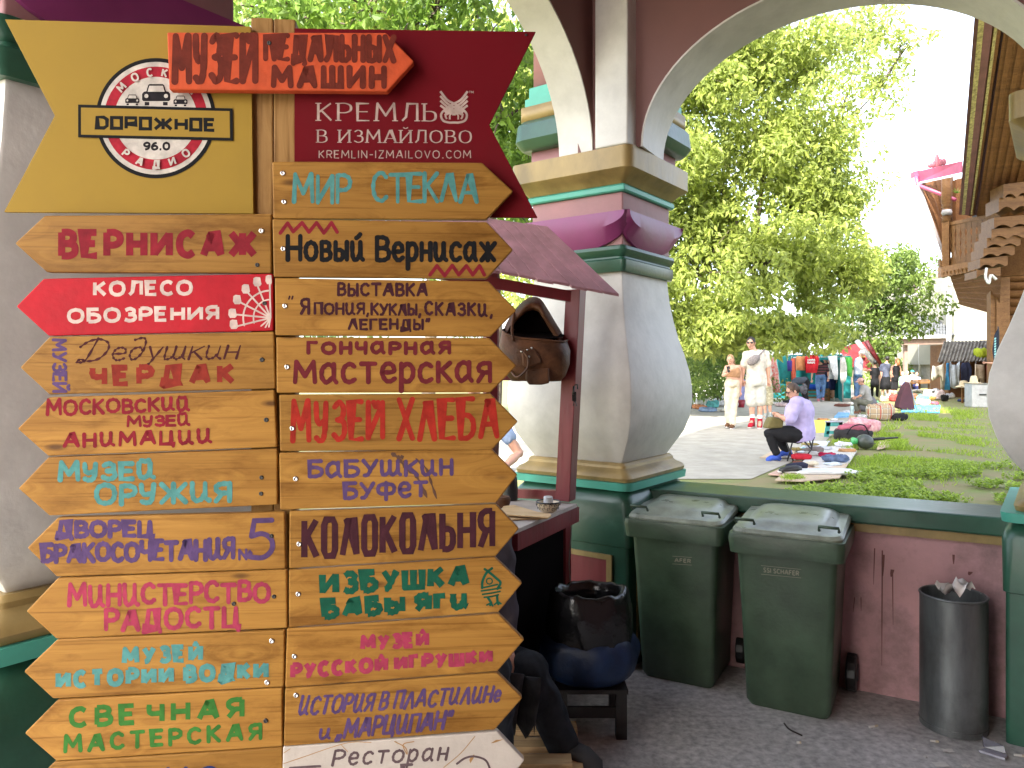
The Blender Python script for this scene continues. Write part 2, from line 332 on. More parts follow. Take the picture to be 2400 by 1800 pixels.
class Ink:
    """brush strokes painted on a board; points in picture pixels, mapped to the board's front plane"""
    def __init__(s, off): s.off = off; s.V = []; s.Fc = []; s.k = 0
    def lift(s): s.k += 1; return s.off+.0004+.000004*(s.k % 90)
    def poly(s, pts, lift=None):
        z = s.lift() if lift is None else lift
        n = len(s.V); s.V += [SP(x, y, z) for x, y in pts]; s.Fc.append(tuple(range(n, n+len(pts)))); return s
    def stroke(s, pts, wd, rnd=True, wfn=None, jit=0, c0=None, c1=None):
        for i in range(1, len(pts)-1):          # break the stroke at acute corners
            a, b, c = pts[i-1], pts[i], pts[i+1]; ux, uy, vx, vy = b[0]-a[0], b[1]-a[1], c[0]-b[0], c[1]-b[1]
            l = math.hypot(ux,uy)*math.hypot(vx,vy)
            if l > 1e-6 and (ux*vx+uy*vy)/l < -.05:
                s.stroke(pts[:i+1], wd, rnd, wfn, jit, c0, True); return s.stroke(pts[i:], wd, rnd, wfn, jit, True, c1)
        z = s.lift(); k = len(pts)
        closed = k > 3 and math.dist(pts[0], pts[-1]) < .01
        W = []
        for i in range(k):
            a = pts[i-1] if i else (pts[k-2] if closed else pts[0]); b = pts[i+1] if i < k-1 else (pts[1] if closed else pts[-1])
            dx, dy = b[0]-a[0], b[1]-a[1]; l = math.hypot(dx, dy) or 1; dx /= l; dy /= l
            ww = wfn(dx, dy) if wfn else wd
            ww *= 1+jit*math.sin(i*1.7+s.k*2.1)
            m = 1.0
            if (0 < i < k-1) or closed:
                p = pts[i]; ax, ay = p[0]-a[0], p[1]-a[1]; la = math.hypot(ax, ay) or 1
                cs = abs((ax*dx+ay*dy)/la); m = min(1/max(cs, .3), 2.2)
            W.append((-dy*ww/2*m, dx*ww/2*m))
        L_ = [(p[0]+q[0], p[1]+q[1]) for p, q in zip(pts, W)]; R_ = [(p[0]-q[0], p[1]-q[1]) for p, q in zip(pts, W)]
        n = len(s.V); s.V += [SP(x, y, z) for x, y in L_]+[SP(x, y, z) for x, y in R_]
        for i in range(k-1): s.Fc.append((n+i, n+i+1, n+k+i+1, n+k+i))
        if not closed:
            for e, sg in ((0, -1), (k-1, 1)):
                if not (rnd or (c0 if e == 0 else c1)): continue
                c = pts[e]; q = W[e]; n0 = len(s.V); m = 6; ring = []
                for j in range(m+1):
                    t = math.pi*j/m; ca, sa = math.cos(t), math.sin(t)
                    # from +q round to -q through the outward direction
                    ox, oy = (q[1], -q[0]) if sg > 0 else (-q[1], q[0])
                    ring.append((c[0]+q[0]*ca+ox*sa, c[1]+q[1]*ca+oy*sa))
                s.V += [SP(x, y, z) for x, y in ring]; s.Fc.append(tuple(range(n0, n0+m+1)))
        return s
    def text(s, txt, x0, y0, x1, y1, h0, h1=None, wt=8, rnd=True, slant=0, gap=.26, space=.5, xh=.72, jit=.0, wob=0, serif=0, up=None, seed=1):
        h1 = h1 or h0; rg = random.Random(seed)
        adv = []; tot = 0
        for c in txt:
            if c == ' ': adv.append((c, tot)); tot += space; continue
            wd = GL[c][0]*(xh if c.islower() and c not in 'ѝӥ' else 1); adv.append((c, tot)); tot += wd+gap
        tot -= gap
        dx, dy = x1-x0, y1-y0; ln = math.hypot(dx, dy); ex, ey = dx/ln, dy/ln
        ux, uy = (ey, -ex) if up else (0, -1)
        ins = wt/2; sc = (ln-wt)/tot
        for c, o in adv:
            if c == ' ': continue
            gs = xh if c.islower() and c not in 'ѝӥ' else 1
            dyj = rg.uniform(-wob, wob); hj = 1+rg.uniform(-wob, wob)*.015
            for sm, pts in GL[c][1]:
                q = []
                if sm: pts = [(p.x, p.y) for p in spline([(a, b, 0) for a, b in pts], 5)]
                for a, b in pts:
                    u = (o+a*gs)*sc+ins; f = u/ln; h = (h0+(h1-h0)*f-wt)*hj
                    v = b*gs*h+ins; u2 = u+slant*(v-ins)
                    q.append((x0+ex*u2+ux*v, y0+ey*u2+uy*v+dyj))
                if serif:
                    th, tn = wt, serif
                    s.stroke(q, wt, False, wfn=lambda a, b: tn+(th-tn)*abs(b)**1.5)
                    for e, nb in ((0, 1), (-1, -2)):
                        if not sm and abs(q[e][0]-q[nb][0]) < abs(q[e][1]-q[nb][1])*.55:
                            s.stroke([(q[e][0]-wt*1.15, q[e][1]), (q[e][0]+wt*1.15, q[e][1])], tn, False)
                else: s.stroke(q, wt, rnd, jit=jit)
        return s
    def build(s, name, mt, parent):
        me = bpy.data.meshes.new(name); o = bpy.data.objects.new(name, me); C.objects.link(o)
        inv = parent['_inv']; me.from_pydata([inv @ v for v in s.V], [], s.Fc); me.materials.append(mt)
        bm = bmesh.new(); bm.from_mesh(me)
        for f in bm.faces:
            f.normal_update()
            if f.normal.z < 0: f.normal_flip()
        bm.to_mesh(me); bm.free(); o.parent = parent; return o
INV = {}
class Par(dict): pass
signpost = thing("signpost", "tall timber signpost crowded with arrow boards in Russian, standing in front of the white pillar", "signpost", (S0.x, S0.y, 0))
def board(name, px, off, th, mt, label=None, bev=.003):
    c = Vector((0,0,0))
    for x, y in px: c += SP(x, y, off)
    c /= len(px)
    mw = Matrix.Translation(c) @ Matrix((ST, SZ, SN)).transposed().to_4x4()
    inv = mw.inverted()
    b = M(); fr = [inv @ SP(x, y, off) for x, y in px]; b.prism(fr, (0,0,-th))
    me_o = b.build(name, mt); me = me_o.data
    lo = me_o.location.copy()
    for v in me.vertices: v.co += lo
    me_o.parent = signpost; me_o.matrix_basis = Matrix.Translation(-Vector(signpost.location)) @ mw
    bv = me_o.modifiers.new("bevel", 'BEVEL'); bv.width = bev; bv.segments = 2; bv.limit_method = 'ANGLE'; bv.angle_limit = R(20)
    if label: me_o['label'] = label
    INV[me_o.name] = inv
    return me_o, off
SCREW_M = mat("screw_zinc", (.7,.7,.68), rough=.25, metal=1, bump=0, var=.1); SCREW_D = mat("screw_black", (.03,.028,.025), rough=.5, bump=0)
def screws(bd, pts, mt=None, r=6.2):
    o, off = bd; inv = INV[o.name]; sc = 1.62/F
    for x, y in pts:
        c = inv @ SP(x, y, off); m = M(); rr = r*sc
        m.lathe([(rr, 0), (rr, .0012), (rr*.8, .0022), (rr*.5, .0024), (rr*.4, .0014)], (0,0,0), n=10)
        for v in m.v: v += c
        n = M(); n.v, n.f, n.mi, n.sm = m.v, m.f, m.mi, m.sm
        s = n.build("screw", mt or SCREW_M); s.location = (0,0,0)
        base = Vector((sum((v.x for v in m.v))/len(m.v), sum((v.y for v in m.v))/len(m.v), min(v.z for v in m.v)))
        for v in s.data.vertices: v.co += base
        s.parent = o
def ink(bd): i = Ink(bd[1]); return i
def done(i, bd, mt, name="lettering"):
    o = bd[0]; me = bpy.data.meshes.new(name); l = bpy.data.objects.new(name, me); C.objects.link(l)
    inv = INV[o.name]; me.from_pydata([inv @ v for v in i.V], [], i.Fc); me.materials.append(mt); me.update()
    bm = bmesh.new(); bm.from_mesh(me); bm.normal_update()
    for f in bm.faces:
        if f.normal.z < 0: f.normal_flip()
    bm.to_mesh(me); bm.free(); l.parent = o; return l
PT = {k: paint(k, c) for k, c in dict(maroon=(.17,.022,.028), brick=(.29,.035,.022), red=(.42,.03,.018), crimson=(.27,.02,.032), brown=(.08,.02,.022), black=(.012,.012,.013),
      teal=(.10,.30,.28), purple=(.115,.065,.17), pink=(.42,.05,.10), green=(.05,.19,.035), dgreen=(.012,.105,.06), white=(.72,.56,.50), plum=(.065,.018,.026), rust=(.17,.03,.018), grey=(.14,.095,.10), blue=(.02,.04,.17), navy=(.022,.018,.022), logored=(.42,.022,.04), cream=(.66,.60,.54), warm=(.56,.42,.37)).items()}
YELLOW = mat("yellow_panel_paint", (.31,.195,.03), rough=.7, var=.04, scale=3, bump=.04, dirt=.10, spec=.15)
DKRED = mat("dark_red_panel_paint", (.14,.006,.011), rough=.75, var=.05, scale=3, bump=.03, spec=.08, dirt=.12)
ORANGE = mat("orange_board_paint", (.56,.085,.028), rough=.65, var=.12, scale=14, bump=.15, dirt=.10, spec=.15)
SCARLET = mat("scarlet_board_paint", (.42,.012,.022), rough=.6, var=.1, scale=12, bump=.12, dirt=.12, spec=.15)
WHITE_B = mat("whitewashed_board", (.50,.44,.38), rough=.5, var=.06, scale=9, bump=.2, dirt=.2)
# --- the post: two planks standing side by side
for xa, xb, ztop in ((588, 640, 40), (641, 692, 43)):
    pa, pb = SP(xa, ztop, -.012), SP(xb, ztop, -.012); m = M()
    m.obox((pa.x, pa.y, -.0), pb*1-pa+Vector((0,0,pa.z-pb.z)), -SN*.045, (0,0,pa.z)); m.build("post", W_POST, signpost, bevel=.003)
# --- big panels
yp = board("notched_panel", [(11,45),(588,62),(594,501),(9,497),(128,271)], .0, .008, YELLOW, "yellow notched panel with the round road radio emblem 96.0", bev=.001)
cx, cy = 365, 277
def ringpts(r, n=72, a0=0, a1=360): return [(cx+r*math.cos(R(a0+(a1-a0)*i/n)), cy-r*math.sin(R(a0+(a1-a0)*i/n))) for i in range(n+1)]
i = ink(yp); i.poly(ringpts(141)[:-1], .0008); i.poly([(183,245),(545,254),(546,330),(183,322)], .0024); done(i, yp, PT['black'], "emblem_outline")
i = ink(yp); i.poly(ringpts(132)[:-1], .0010); i.poly(ringpts(97)[:-1], .0014); done(i, yp, PT['cream'], "emblem_field")
i = ink(yp); i.poly(ringpts(121)[:-1], .0012); done(i, yp, PT['logored'], "emblem_ring")
i = ink(yp); i.poly([(190,252),(538,260.5),(539,323),(190,315.5)], .0026); done(i, yp, YELLOW, "emblem_band")
i = ink(yp); i.off = .0024; i.text("DQҎQЖНQЕ", 224, 303.5, 506, 309.5, 33, wt=8, rnd=False, gap=.3); done(i, yp, PT['black'])
i = ink(yp); i.off = .0012; i.text("96.0", 335, 353, 399, 353, 21, wt=5.2, rnd=False, gap=.22)
def arc_word(i, word, angs, inward):
    for ch, a in zip(word, angs):
        a = R(a); r = 108; px, py = cx+r*math.cos(a), cy-r*math.sin(a)
        ux, uy = (math.cos(a), -math.sin(a)) if not inward else (-math.cos(a), math.sin(a))
        rx, ry = -uy, ux                               # to the right of 'up' in pixel axes
        wd = GL[ch][0]
        for sm, pts in GL[ch][1]:
            if sm: pts = [(p.x, p.y) for p in spline([(a_, b_, 0) for a_, b_ in pts], 4)]
            i.stroke([(px+rx*(p-wd/2)*17+ux*(q-.5)*17, py+ry*(p-wd/2)*17+uy*(q-.5)*17) for p, q in pts], 4.3, False)
def car(i, x, y, w_):
    k = w_/66
    i.poly([(x-33*k,y+10*k),(x-33*k,y-4*k),(x-29*k,y-9*k),(x-23*k,y-10*k),(x-19*k,y-24*k),(x-16*k,y-27*k),(x+16*k,y-27*k),(x+19*k,y-24*k),(x+23*k,y-10*k),(x+29*k,y-9*k),(x+33*k,y-4*k),(x+33*k,y+10*k),(x+30*k,y+13*k),(x-30*k,y+13*k)])
    for s_ in (-1, 1): i.poly([(x+s_*27*k,y+15*k),(x+s_*27*k,y+23*k),(x+s_*16*k,y+23*k),(x+s_*16*k,y+15*k)])
car(i, 366, 224, 66); car(i, 310, 235, 33); car(i, 423, 237.5, 33); done(i, yp, PT['navy'], "emblem_cars")
i = ink(yp); i.off = .0012+.003
for x, y, k in ((366,224,1),(310,235,.5),(423,237.5,.5)):
    i.poly([(x-20*k,y-9*k),(x-16*k,y-23*k),(x+16*k,y-23*k),(x+20*k,y-9*k)])
    for s_ in (-1, 1): i.poly([(x+s_*23*k+5*k*math.cos(t*.7854), y+1*k+5*k*math.sin(t*.7854)) for t in range(8)])
arc_word(i, "МОСКВА", (138,117,97.6,78.8,58,38), False); arc_word(i, "РАДИО", (229.5,249.5,270.5,290.8,310.7), True); done(i, yp, PT['cream'], "ring_lettering")
rp = board("notched_panel", [(690,66),(1256,74),(1147,293),(1260,510),(690,505)], .0, .008, DKRED, "dark red swallow-tailed panel naming the Kremlin in Izmailovo", bev=.001)
i = ink(rp); i.text("КРЕМЛЬ", 743, 285, 1023, 286.5, 46, wt=6, serif=2.2, gap=.34); i.text("В ИЗМАЙЛОВО", 743, 335.5, 1106, 337, 33, wt=4.4, serif=1.7, gap=.34, space=.6)
i.text("KREMLIN-IZMAILOVO.COM", 747, 371.5, 1104, 371.5, 19.5, wt=2.1, rnd=False, gap=.36); i.text("ТМ", 1099, 219, 1110, 219, 6, wt=1, rnd=False)
def sp2(pts, n=8): return [(p.x, p.y) for p in spline([(a, b, 0) for a, b in pts], n)]
ex, ey = 1064, 250                                    # woven wing emblem
for sg in (-1, 1):
    X = lambda v: ex+sg*v
    for k in range(4):
        i.stroke(sp2([(X(-32), ey-36+11*k), (X(-16), ey-16+8*k), (X(4), ey-5+8*k), (X(22), ey+6+7*k)][:3+(k < 3)], 6), 5.2, False)
    i.stroke(sp2([(X(2), ey-4), (X(20), ey+6), (X(30), ey+18), (X(26), ey+32), (X(12), ey+37), (X(0), ey+37)]), 5, False)
    i.stroke(sp2([(X(1), ey+5), (X(14), ey+11), (X(20), ey+20), (X(17), ey+29)]), 4.2, False)
    i.stroke(sp2([(X(0), ey+14), (X(9), ey+19), (X(10), ey+30)]), 4, False)
done(i, rp, PT['warm']); screws(rp, [(1233,82)], SCREW_D, 3)
DARKM = SCREW_D
ob = board("arrow_board", [(391,75),(905,76),(971,144),(908,214),(396,210)], .032, .022, ORANGE, "orange arrow board for the pedal car museum nailed over both panels")
i = ink(ob); i.text("МЎЗЕҊ", 402, 199, 606, 197, 122, wt=15.5, gap=.42, jit=.08); i.text("ПЕДАЛЬНЫХ", 616, 144, 929, 149, 68, wt=13, gap=.44, jit=.08); i.text("МАШИН", 634, 207, 907, 209, 56, wt=14, gap=.46, jit=.08); done(i, ob, PT['rust']); screws(ob, [(631,101)], SCREW_D, 5)
T = "arrow_board"; OL, OR = .022, .026
def arrow(px, lab, right=True, mt=None, off=None): return board(T, px, off if off is not None else (OR if right else OL), .02, mt or W_SIGN, lab)
b = arrow([(637,378),(1130,381),(1203,448),(1141,514),(640,512)], "wooden arrow board lettered Мир стекла in teal")
i = ink(b); i.text("МИР", 684, 479, 824, 479, 73, wt=10, gap=.26, jit=.15, wob=2); i.text("СТЕКΛА", 870, 477, 1122, 476, 74, wt=9.5, gap=.2, jit=.15, wob=2); done(i, b, PT['teal']); screws(b, [(663,406),(666,473)])
b = arrow([(104,505),(636,501),(636,640),(109,638),(34,570)], "wooden arrow board with Вернисаж in heavy maroon capitals", False)
i = ink(b); i.text("ВЕРНИСАЖ", 136, 608, 604, 606, 72, 68, wt=17, rnd=False, gap=.46); done(i, b, PT['crimson']); screws(b, [(613,541)]); screws(b, [(603,621)], SCREW_D, 5)
b = arrow([(101,653),(639,641),(640,775),(113,787),(37,718)], "scarlet arrow board for the Ferris wheel with white lettering", False, SCARLET)
i = ink(b); i.text("КОЛЕСО", 218, 696, 452, 693, 38, wt=8.5, rnd=False, gap=.34, jit=.06); i.text("ОБОЗРЕНИЯ", 157, 759, 514, 752, 37, wt=8.5, rnd=False, gap=.34, jit=.06); done(i, b, PT['white'])
i = ink(b); wx, wy = 634, 745
for tx, ty in ((632,660),(604,671),(582,687),(562,708),(552,737),(558,764)): i.stroke([(wx,wy),(tx,ty)], 4)
for tx, ty in ((632,655),(603,660),(576,677),(556,702),(545,734),(548,760)): i.poly([(tx-9,ty-8),(tx-4,ty-11),(min(636,tx+7),ty-10),(min(637,tx+10),ty+6),(min(636,tx+6),ty+11),(tx-6,ty+11),(tx-10,ty+4)])
i.stroke([(wx-64*math.cos(R(a)), wy-64*math.sin(R(a))) for a in range(-16, 92, 6)], 4); i.stroke([(wx-40*math.cos(R(a)), wy-43*math.sin(R(a))) for a in range(-16, 92, 8)], 3.5)
for tx, ty in ((612,764),(622,767),(630,766)): i.stroke([(wx,wy),(tx,ty)], 3.5)
done(i, b, PT['white'], "ferris_wheel_drawing"); screws(b, [(620,711)], SCREW_D, 5)
b = arrow([(116,789),(642,777),(646,911),(115,925),(46,861)], "wooden arrow board for Grandfather's attic with brown script over red capitals", False)
i = ink(b); i.text("Ɗедушкин", 176, 848, 556, 842, 34, wt=4.6, slant=.32, gap=.2, xh=1.0, jit=.5); done(i, b, PT['brown'], "script_lettering")
i = ink(b); i.text("ЧЕРДАК", 210, 908, 552, 902, 52, wt=14, rnd=False, gap=.55, jit=.12); done(i, b, PT['brick'])
i = ink(b); i.text("МУЗЕЙ", 121, 793, 122, 921, 36, wt=7, gap=.3, up=True) ; done(i, b, PT['purple'], "side_lettering"); screws(b, [(614,843)], SCREW_D, 5.5)
b = arrow([(114,931),(643,914),(649,1048),(112,1069),(40,1005)], "wooden arrow board for the Moscow animation museum in crimson brush letters", False)
i = ink(b); i.text("МОСКОВСКѝӥ", 107, 977, 446, 963, 42, 33, wt=8, gap=.3, jit=.15, wob=2); i.text("МЎЗЕӥ", 296, 1003, 446, 999, 29, wt=7, gap=.26, jit=.15, wob=1); i.text("АНѝМАЦѝѝ", 147, 1051, 498, 1040, 37, wt=8.5, gap=.38, jit=.15, wob=2); done(i, b, PT['crimson']); screws(b, [(624,984)], SCREW_D, 5.5)
b = arrow([(112,1072),(650,1051),(650,1183),(115,1209),(42,1145)], "wooden arrow board for the weapons museum in thick teal brush letters", False)
i = ink(b); i.text("МЎЗЕӥ", 135, 1132, 366, 1126, 52, 45, wt=12, gap=.34, jit=.12, wob=2); i.text("ОРЎЖѝЯ", 220, 1188, 544, 1178, 55, 52, wt=12, gap=.3, jit=.12, wob=2); done(i, b, PT['teal']); screws(b, [(613,1119),(612,1157)], SCREW_D, 5)
b = arrow([(135,1213),(667,1200),(670,1333),(132,1352),(63,1284)], "wooden arrow board for wedding palace No 5 in purple capitals", False)
i = ink(b); i.text("ДВОРЕЦ", 128, 1262, 362, 1262, 44, wt=11.5, gap=.3, jit=.1, wob=1); i.text("БРАКОСОЧЕТАНѝЯ", 95, 1322, 552, 1314, 48, 56, wt=11.5, gap=.26, jit=.1, wob=2); i.text("№", 558, 1314, 592, 1313, 28, wt=6); i.text("5", 580, 1313, 643, 1311, 98, wt=12); done(i, b, PT['purple']); screws(b, [(636,1256)], SCREW_D, 5)
b = arrow([(135,1355),(672,1335),(673,1472),(132,1498),(61,1433)], "wooden arrow board for the Ministry of Joy in pink brush letters", False)
i = ink(b); i.text("МѝНѝСТЕРСТВО", 157, 1426, 635, 1412, 58, 52, wt=10.5, gap=.28, jit=.12, wob=3); i.text("РАДОСТЦ", 243, 1482, 564, 1472, 55, wt=11, gap=.3, jit=.12, wob=2); done(i, b, PT['pink']); screws(b, [(642,1398),(548,1415)], SCREW_D, 5)
b = arrow([(135,1498),(667,1477),(665,1610),(124,1638),(55,1574)], "wooden arrow board for the vodka history museum in teal stencil letters", False)
i = ink(b); i.text("МУЗЕЙ", 285, 1560, 476, 1552, 44, wt=12, rnd=False, gap=.5, jit=.05); i.text("ИСТОРИИ ВОДКИ", 130, 1617, 630, 1593, 45, wt=13, rnd=False, gap=.5, space=.5, jit=.05); done(i, b, PT['teal']); screws(b, [(637,1502),(626,1599)])
b = arrow([(135,1640),(661,1613),(662,1750),(132,1784),(57,1719)], "wooden arrow board for the candle workshop in green capitals", False)
i = ink(b); i.text("СВЕ ЧНАЯ", 161, 1708, 573, 1685, 52, wt=12, rnd=False, gap=.5, space=.18, jit=.06); i.text("МАСТЕРСКАЯ", 148, 1767, 615, 1734, 45, 42, wt=9.5, gap=.52, jit=.1, wob=1); done(i, b, PT['green']); screws(b, [(623,1689)], SCREW_D, 5.5)
b = arrow([(128,1786),(662,1752),(664,1888),(126,1925),(50,1860)], "lowest left arrow board with blue lettering cut off by the frame", False)
i = ink(b); i.text("С", 450, 1880, 520, 1878, 84, wt=12); i.text("У", 388, 1884, 440, 1882, 86, wt=12); done(i, b, PT['blue'])
# right column
b = arrow([(638,513),(1141,520),(1203,585),(1141,653),(641,649)], "wooden arrow board for the New Vernissage in black letters between red zigzags")
i = ink(b); i.text("Новый", 669, 614, 856, 614, 66, wt=11, gap=.28, xh=.74, jit=.1); i.text("Вернисаж", 878, 615, 1165, 615, 64, wt=11, gap=.26, xh=.74, jit=.1); done(i, b, PT['black'])
i = ink(b)
for z in ([(657,546),(674,523),(687,543),(708,522),(724,544),(742,522),(759,546),(777,522),(790,544)], [(1008,644),(1024,623),(1042,646),(1060,622),(1075,644),(1093,623),(1108,644),(1124,623),(1135,644)]):
    for a_, b_ in zip(z, z[1:]): i.stroke([a_, b_], 8.5)
done(i, b, PT['crimson'], "zigzag_drawing"); screws(b, [(664,583)])
b = arrow([(644,651),(1145,659),(1211,727),(1150,789),(645,786)], "wooden arrow board for the Japan, dolls, tales and legends exhibition")
i = ink(b); i.text("ВЫСТАВКА", 790, 695, 1003, 695, 33, wt=6.5, gap=.36, jit=.15, wob=1); i.text('"', 675, 724, 690, 724, 30, wt=4)
i.text("Я", 703, 738, 727, 738, 40, wt=7, jit=.12); i.text("ПОНѝЯ,", 735, 738, 866, 739, 30, wt=6, gap=.3, jit=.15, wob=1); i.text("КУКΛЫ,", 868, 740, 988, 741, 30, wt=6, gap=.3, jit=.15, wob=1); i.text("СКАЗКѝ,", 994, 740, 1156, 743, 35, 32, wt=6.5, gap=.4, jit=.15, wob=1); i.text('ΛЕГЕНДЫ"', 815, 774, 1010, 774, 28, wt=6, gap=.36, jit=.12, wob=1); done(i, b, PT['plum']); screws(b, [(668,717)])
b = arrow([(647,790),(1147,792),(1211,857),(1150,920),(648,921)], "wooden arrow board for the pottery workshop in rounded brick red letters")
i = ink(b); i.text("гончаРная", 718, 832, 1058, 832, 33, wt=9.5, gap=.42, xh=1, jit=.08, wob=1); i.text("Мастерская", 686, 902, 1154, 898, 58, wt=11, gap=.3, xh=.9, jit=.1, wob=1); done(i, b, PT['maroon']); screws(b, [(673,860)])
b = arrow([(654,925),(1150,922),(1214,988),(1153,1055),(656,1058)], "wooden arrow board for the bread museum in tall red letters")
i = ink(b); i.text("МЎЗЕҊ", 680, 1041, 903, 1032, 104, 96, wt=12.5, gap=.4, jit=.08, wob=2); i.text("ХΛЕБА", 929, 1036, 1171, 1030, 102, wt=12.5, gap=.36, jit=.08, wob=2); done(i, b, PT['red']); screws(b, [(685,1004)])
b = arrow([(654,1061),(1154,1054),(1213,1113),(1163,1179),(656,1195)], "wooden arrow board for Grandmother's buffet, purple letters smeared with dark streaks")
i = ink(b); i.text("БаБУшкин", 721, 1122, 1063, 1115, 44, wt=9, gap=.28, xh=.92, jit=.1, wob=1); i.text("БУФет", 804, 1173, 1004, 1166, 43, wt=9, gap=.28, xh=.92, jit=.1, wob=1); done(i, b, PT['purple']); screws(b, [(693,1122)])
i = ink(b)
for z, w_ in (([(938,1040+40),(955,1100),(974,1113),(986,1135),(1000,1165)], 7), ([(975,1075),(1000,1100),(1010,1130),(1023,1168)], 5), ([(920,1064),(935,1072),(945,1070)], 8), ([(948,1082),(951,1108)], 5)): i.stroke(sp2(z, 5), w_, jit=.5)
done(i, b, mat("dried_drip", (.085,.032,.016), rough=.6, bump=0), "drip_stain")
b = arrow([(678,1198),(1163,1182),(1217,1239),(1162,1304),(677,1333)], "wooden arrow board for the bell tower in tall narrow brown capitals")
i = ink(b); i.text("КѺΛѺКѺΛЬНЯ", 706, 1314, 1161, 1287, 100, 97, wt=14.5, rnd=False, gap=.38, jit=.06); done(i, b, PT['plum']); screws(b, [(701,1275)])
b = arrow([(677,1336),(1160,1306),(1224,1367),(1169,1435),(677,1471)], "wooden arrow board for Baba Yaga's hut with green letters and a hut on legs")
i = ink(b); i.text("ИЗБУШКА", 748, 1398, 1100, 1376, 58, 55, wt=15, rnd=False, gap=.44, jit=.16); i.text("БАБЫ Ягѝ", 753, 1454, 1103, 1428, 52, 46, wt=15, rnd=False, gap=.42, space=.35, xh=.9, jit=.16); done(i, b, PT['dgreen'])
i = ink(b)
for z, w_ in (([(1136,1334),(1146,1341),(1164,1356),(1173,1366),(1166,1380)], 6), ([(1153,1332),(1140,1343),(1131,1362),(1130,1378)], 6), ([(1130,1378),(1148,1374),(1166,1370)], 4), ([(1128,1385),(1150,1382),(1174,1378)], 4), ([(1131,1393),(1152,1390),(1172,1386)], 4), ([(1135,1400),(1152,1398),(1168,1394)], 4), ([(1143,1400),(1151,1413),(1149,1418)], 6), ([(1165,1396),(1166,1410),(1168,1416)], 6), ([(1141,1418),(1150,1414),(1155,1420)], 4), ([(1159,1417),(1167,1411),(1174,1415)], 4)): i.stroke(sp2(z, 4), w_)
i.stroke([(1147+7*math.cos(R(a)), 1362+7*math.sin(R(a))) for a in range(0, 361, 30)], 3); done(i, b, PT['dgreen'], "hut_drawing"); screws(b, [(699,1392)])
b = arrow([(672,1474),(1169,1439),(1229,1500),(1166,1574),(668,1612)], "wooden arrow board for the Russian toy museum in pink stencil letters")
i = ink(b); i.text("МУЗЕЙ", 844, 1527, 1006, 1517, 39, wt=11.5, rnd=False, gap=.46, jit=.05); i.text("РУССКОЙ ИГРУШКИ", 680, 1594, 1155, 1556, 41, 37, wt=12, rnd=False, gap=.46, space=.4, jit=.05); done(i, b, PT['pink']); screws(b, [(690,1538)])
b = arrow([(668,1614),(1166,1577),(1225,1636),(1160,1711),(665,1750)], "wooden arrow board for history in plasticine and marzipan in slanting purple letters")
i = ink(b); i.text("ѝСТОРѝЯ В ПΛАСТѝΛѝНе", 696, 1679, 1172, 1647, 47, 41, wt=7, slant=.26, gap=.3, space=.45, jit=.15, wob=2); i.text("и", 745, 1735, 775, 1733, 36, wt=7, slant=.2); i.text('„МАРЦѝПАН"', 785, 1734, 1058, 1710, 50, 46, wt=8, slant=.22, gap=.28, jit=.15, wob=1); done(i, b, PT['purple']); screws(b, [(694,1629)])
b = arrow([(663,1751),(1166,1715),(1230,1782),(1168,1860),(660,1890)], "whitewashed arrow board for a restaurant, lowest of the right column", True, WHITE_B)
i = ink(b); i.text("Ресторан", 776, 1797, 1048, 1783, 40, wt=6.2, slant=.22, gap=.36, xh=.8, jit=.15); i.stroke(sp2([(1071,1790),(1090,1777),(1112,1773),(1138,1782),(1150,1806)]), 5); i.text("Б", 940, 1838, 970, 1836, 48, wt=7); i.stroke([(680,1800),(750,1796)], 6); done(i, b, PT['grey'])
i = ink(b)
for z, w_ in (([(664,1790),(700,1778),(810,1742),(870,1740)], 1.6), ([(1040,1799),(1080,1765),(1113,1726)], 1.8), ([(925,1738),(950,1752),(954,1768),(945,1745),(970,1738)], 2.2), ([(800,1746),(815,1762)], 1.5), ([(665,1765),(680,1755)], 1.6)): i.stroke(sp2(z, 5), w_)
i.poly([(1150,1742),(1163,1734),(1180,1733),(1165,1739),(1158,1741)]); i.poly([(1100,1781),(1104,1772),(1112,1768),(1110,1777),(1102,1789)]); done(i, b, mat("ochre_drawing", (.36,.19,.06), rough=.6, bump=0), "twig_drawing")
# ================================================================== PORCH
U = Vector((.874,-.486,0)); V = Vector((.486,.874,0))
UP = Vector((.805,-.594,0)); VP = Vector((.594,.805,0))
CC = Vector((.584, 4.854, 0)); LC = Vector((-1.343, 2.318, 0))
RC = Vector((2.86, 3.59, 0))
A_ = (LC-CC).normalized(); AN = Vector((-A_.y, A_.x, 0));  AN = AN if AN.dot(Vector((0,0,0))-CC) > 0 else -AN   # wall A runs along A_, AN faces the room
ASPH = mat("worn_asphalt", (.47,.46,.45), rough=.5, var=.22, scale=28, bump=.18, dirt=.5, detail=9)
def fixn(o): return o
m = M()   # floor inside the porch and behind the camera
q = [CC+V*.1, CC+U*60, Vector((60,-60,0)), Vector((-60,-60,0)), CC+A_*60]
m.add([Vector((p.x,p.y,0)) for p in q], [(0,1,2),(0,2,3),(0,3,4)]); tag(m.build("porch_floor", ASPH), kind='structure')
m = M(); m.add([(-60,-60,.004),(60,-60,.004),(60,-7.6,.004),(-4.5,-5.4,.004),(-60,6,.004)], [(0,1,2,3,4)]); tag(m.build("bounce_ground", mat("bounce_ground_pale", (.50,.47,.41), rough=.85)), kind='structure')  # unseen pale ground added behind the camera to bounce light into the porch
SOIL = mat("trodden_soil", (.22,.165,.085), rough=.9, var=.3, scale=2.2, bump=.5, col2=(.14,.19,.04), bscale=25, detail=9)
PATH = mat("pale_concrete", (.37,.34,.285), rough=.85, var=.1, scale=3, bump=.3, dirt=.3, detail=9)
m = M(); o_ = CC+(U-A_).normalized()*.15
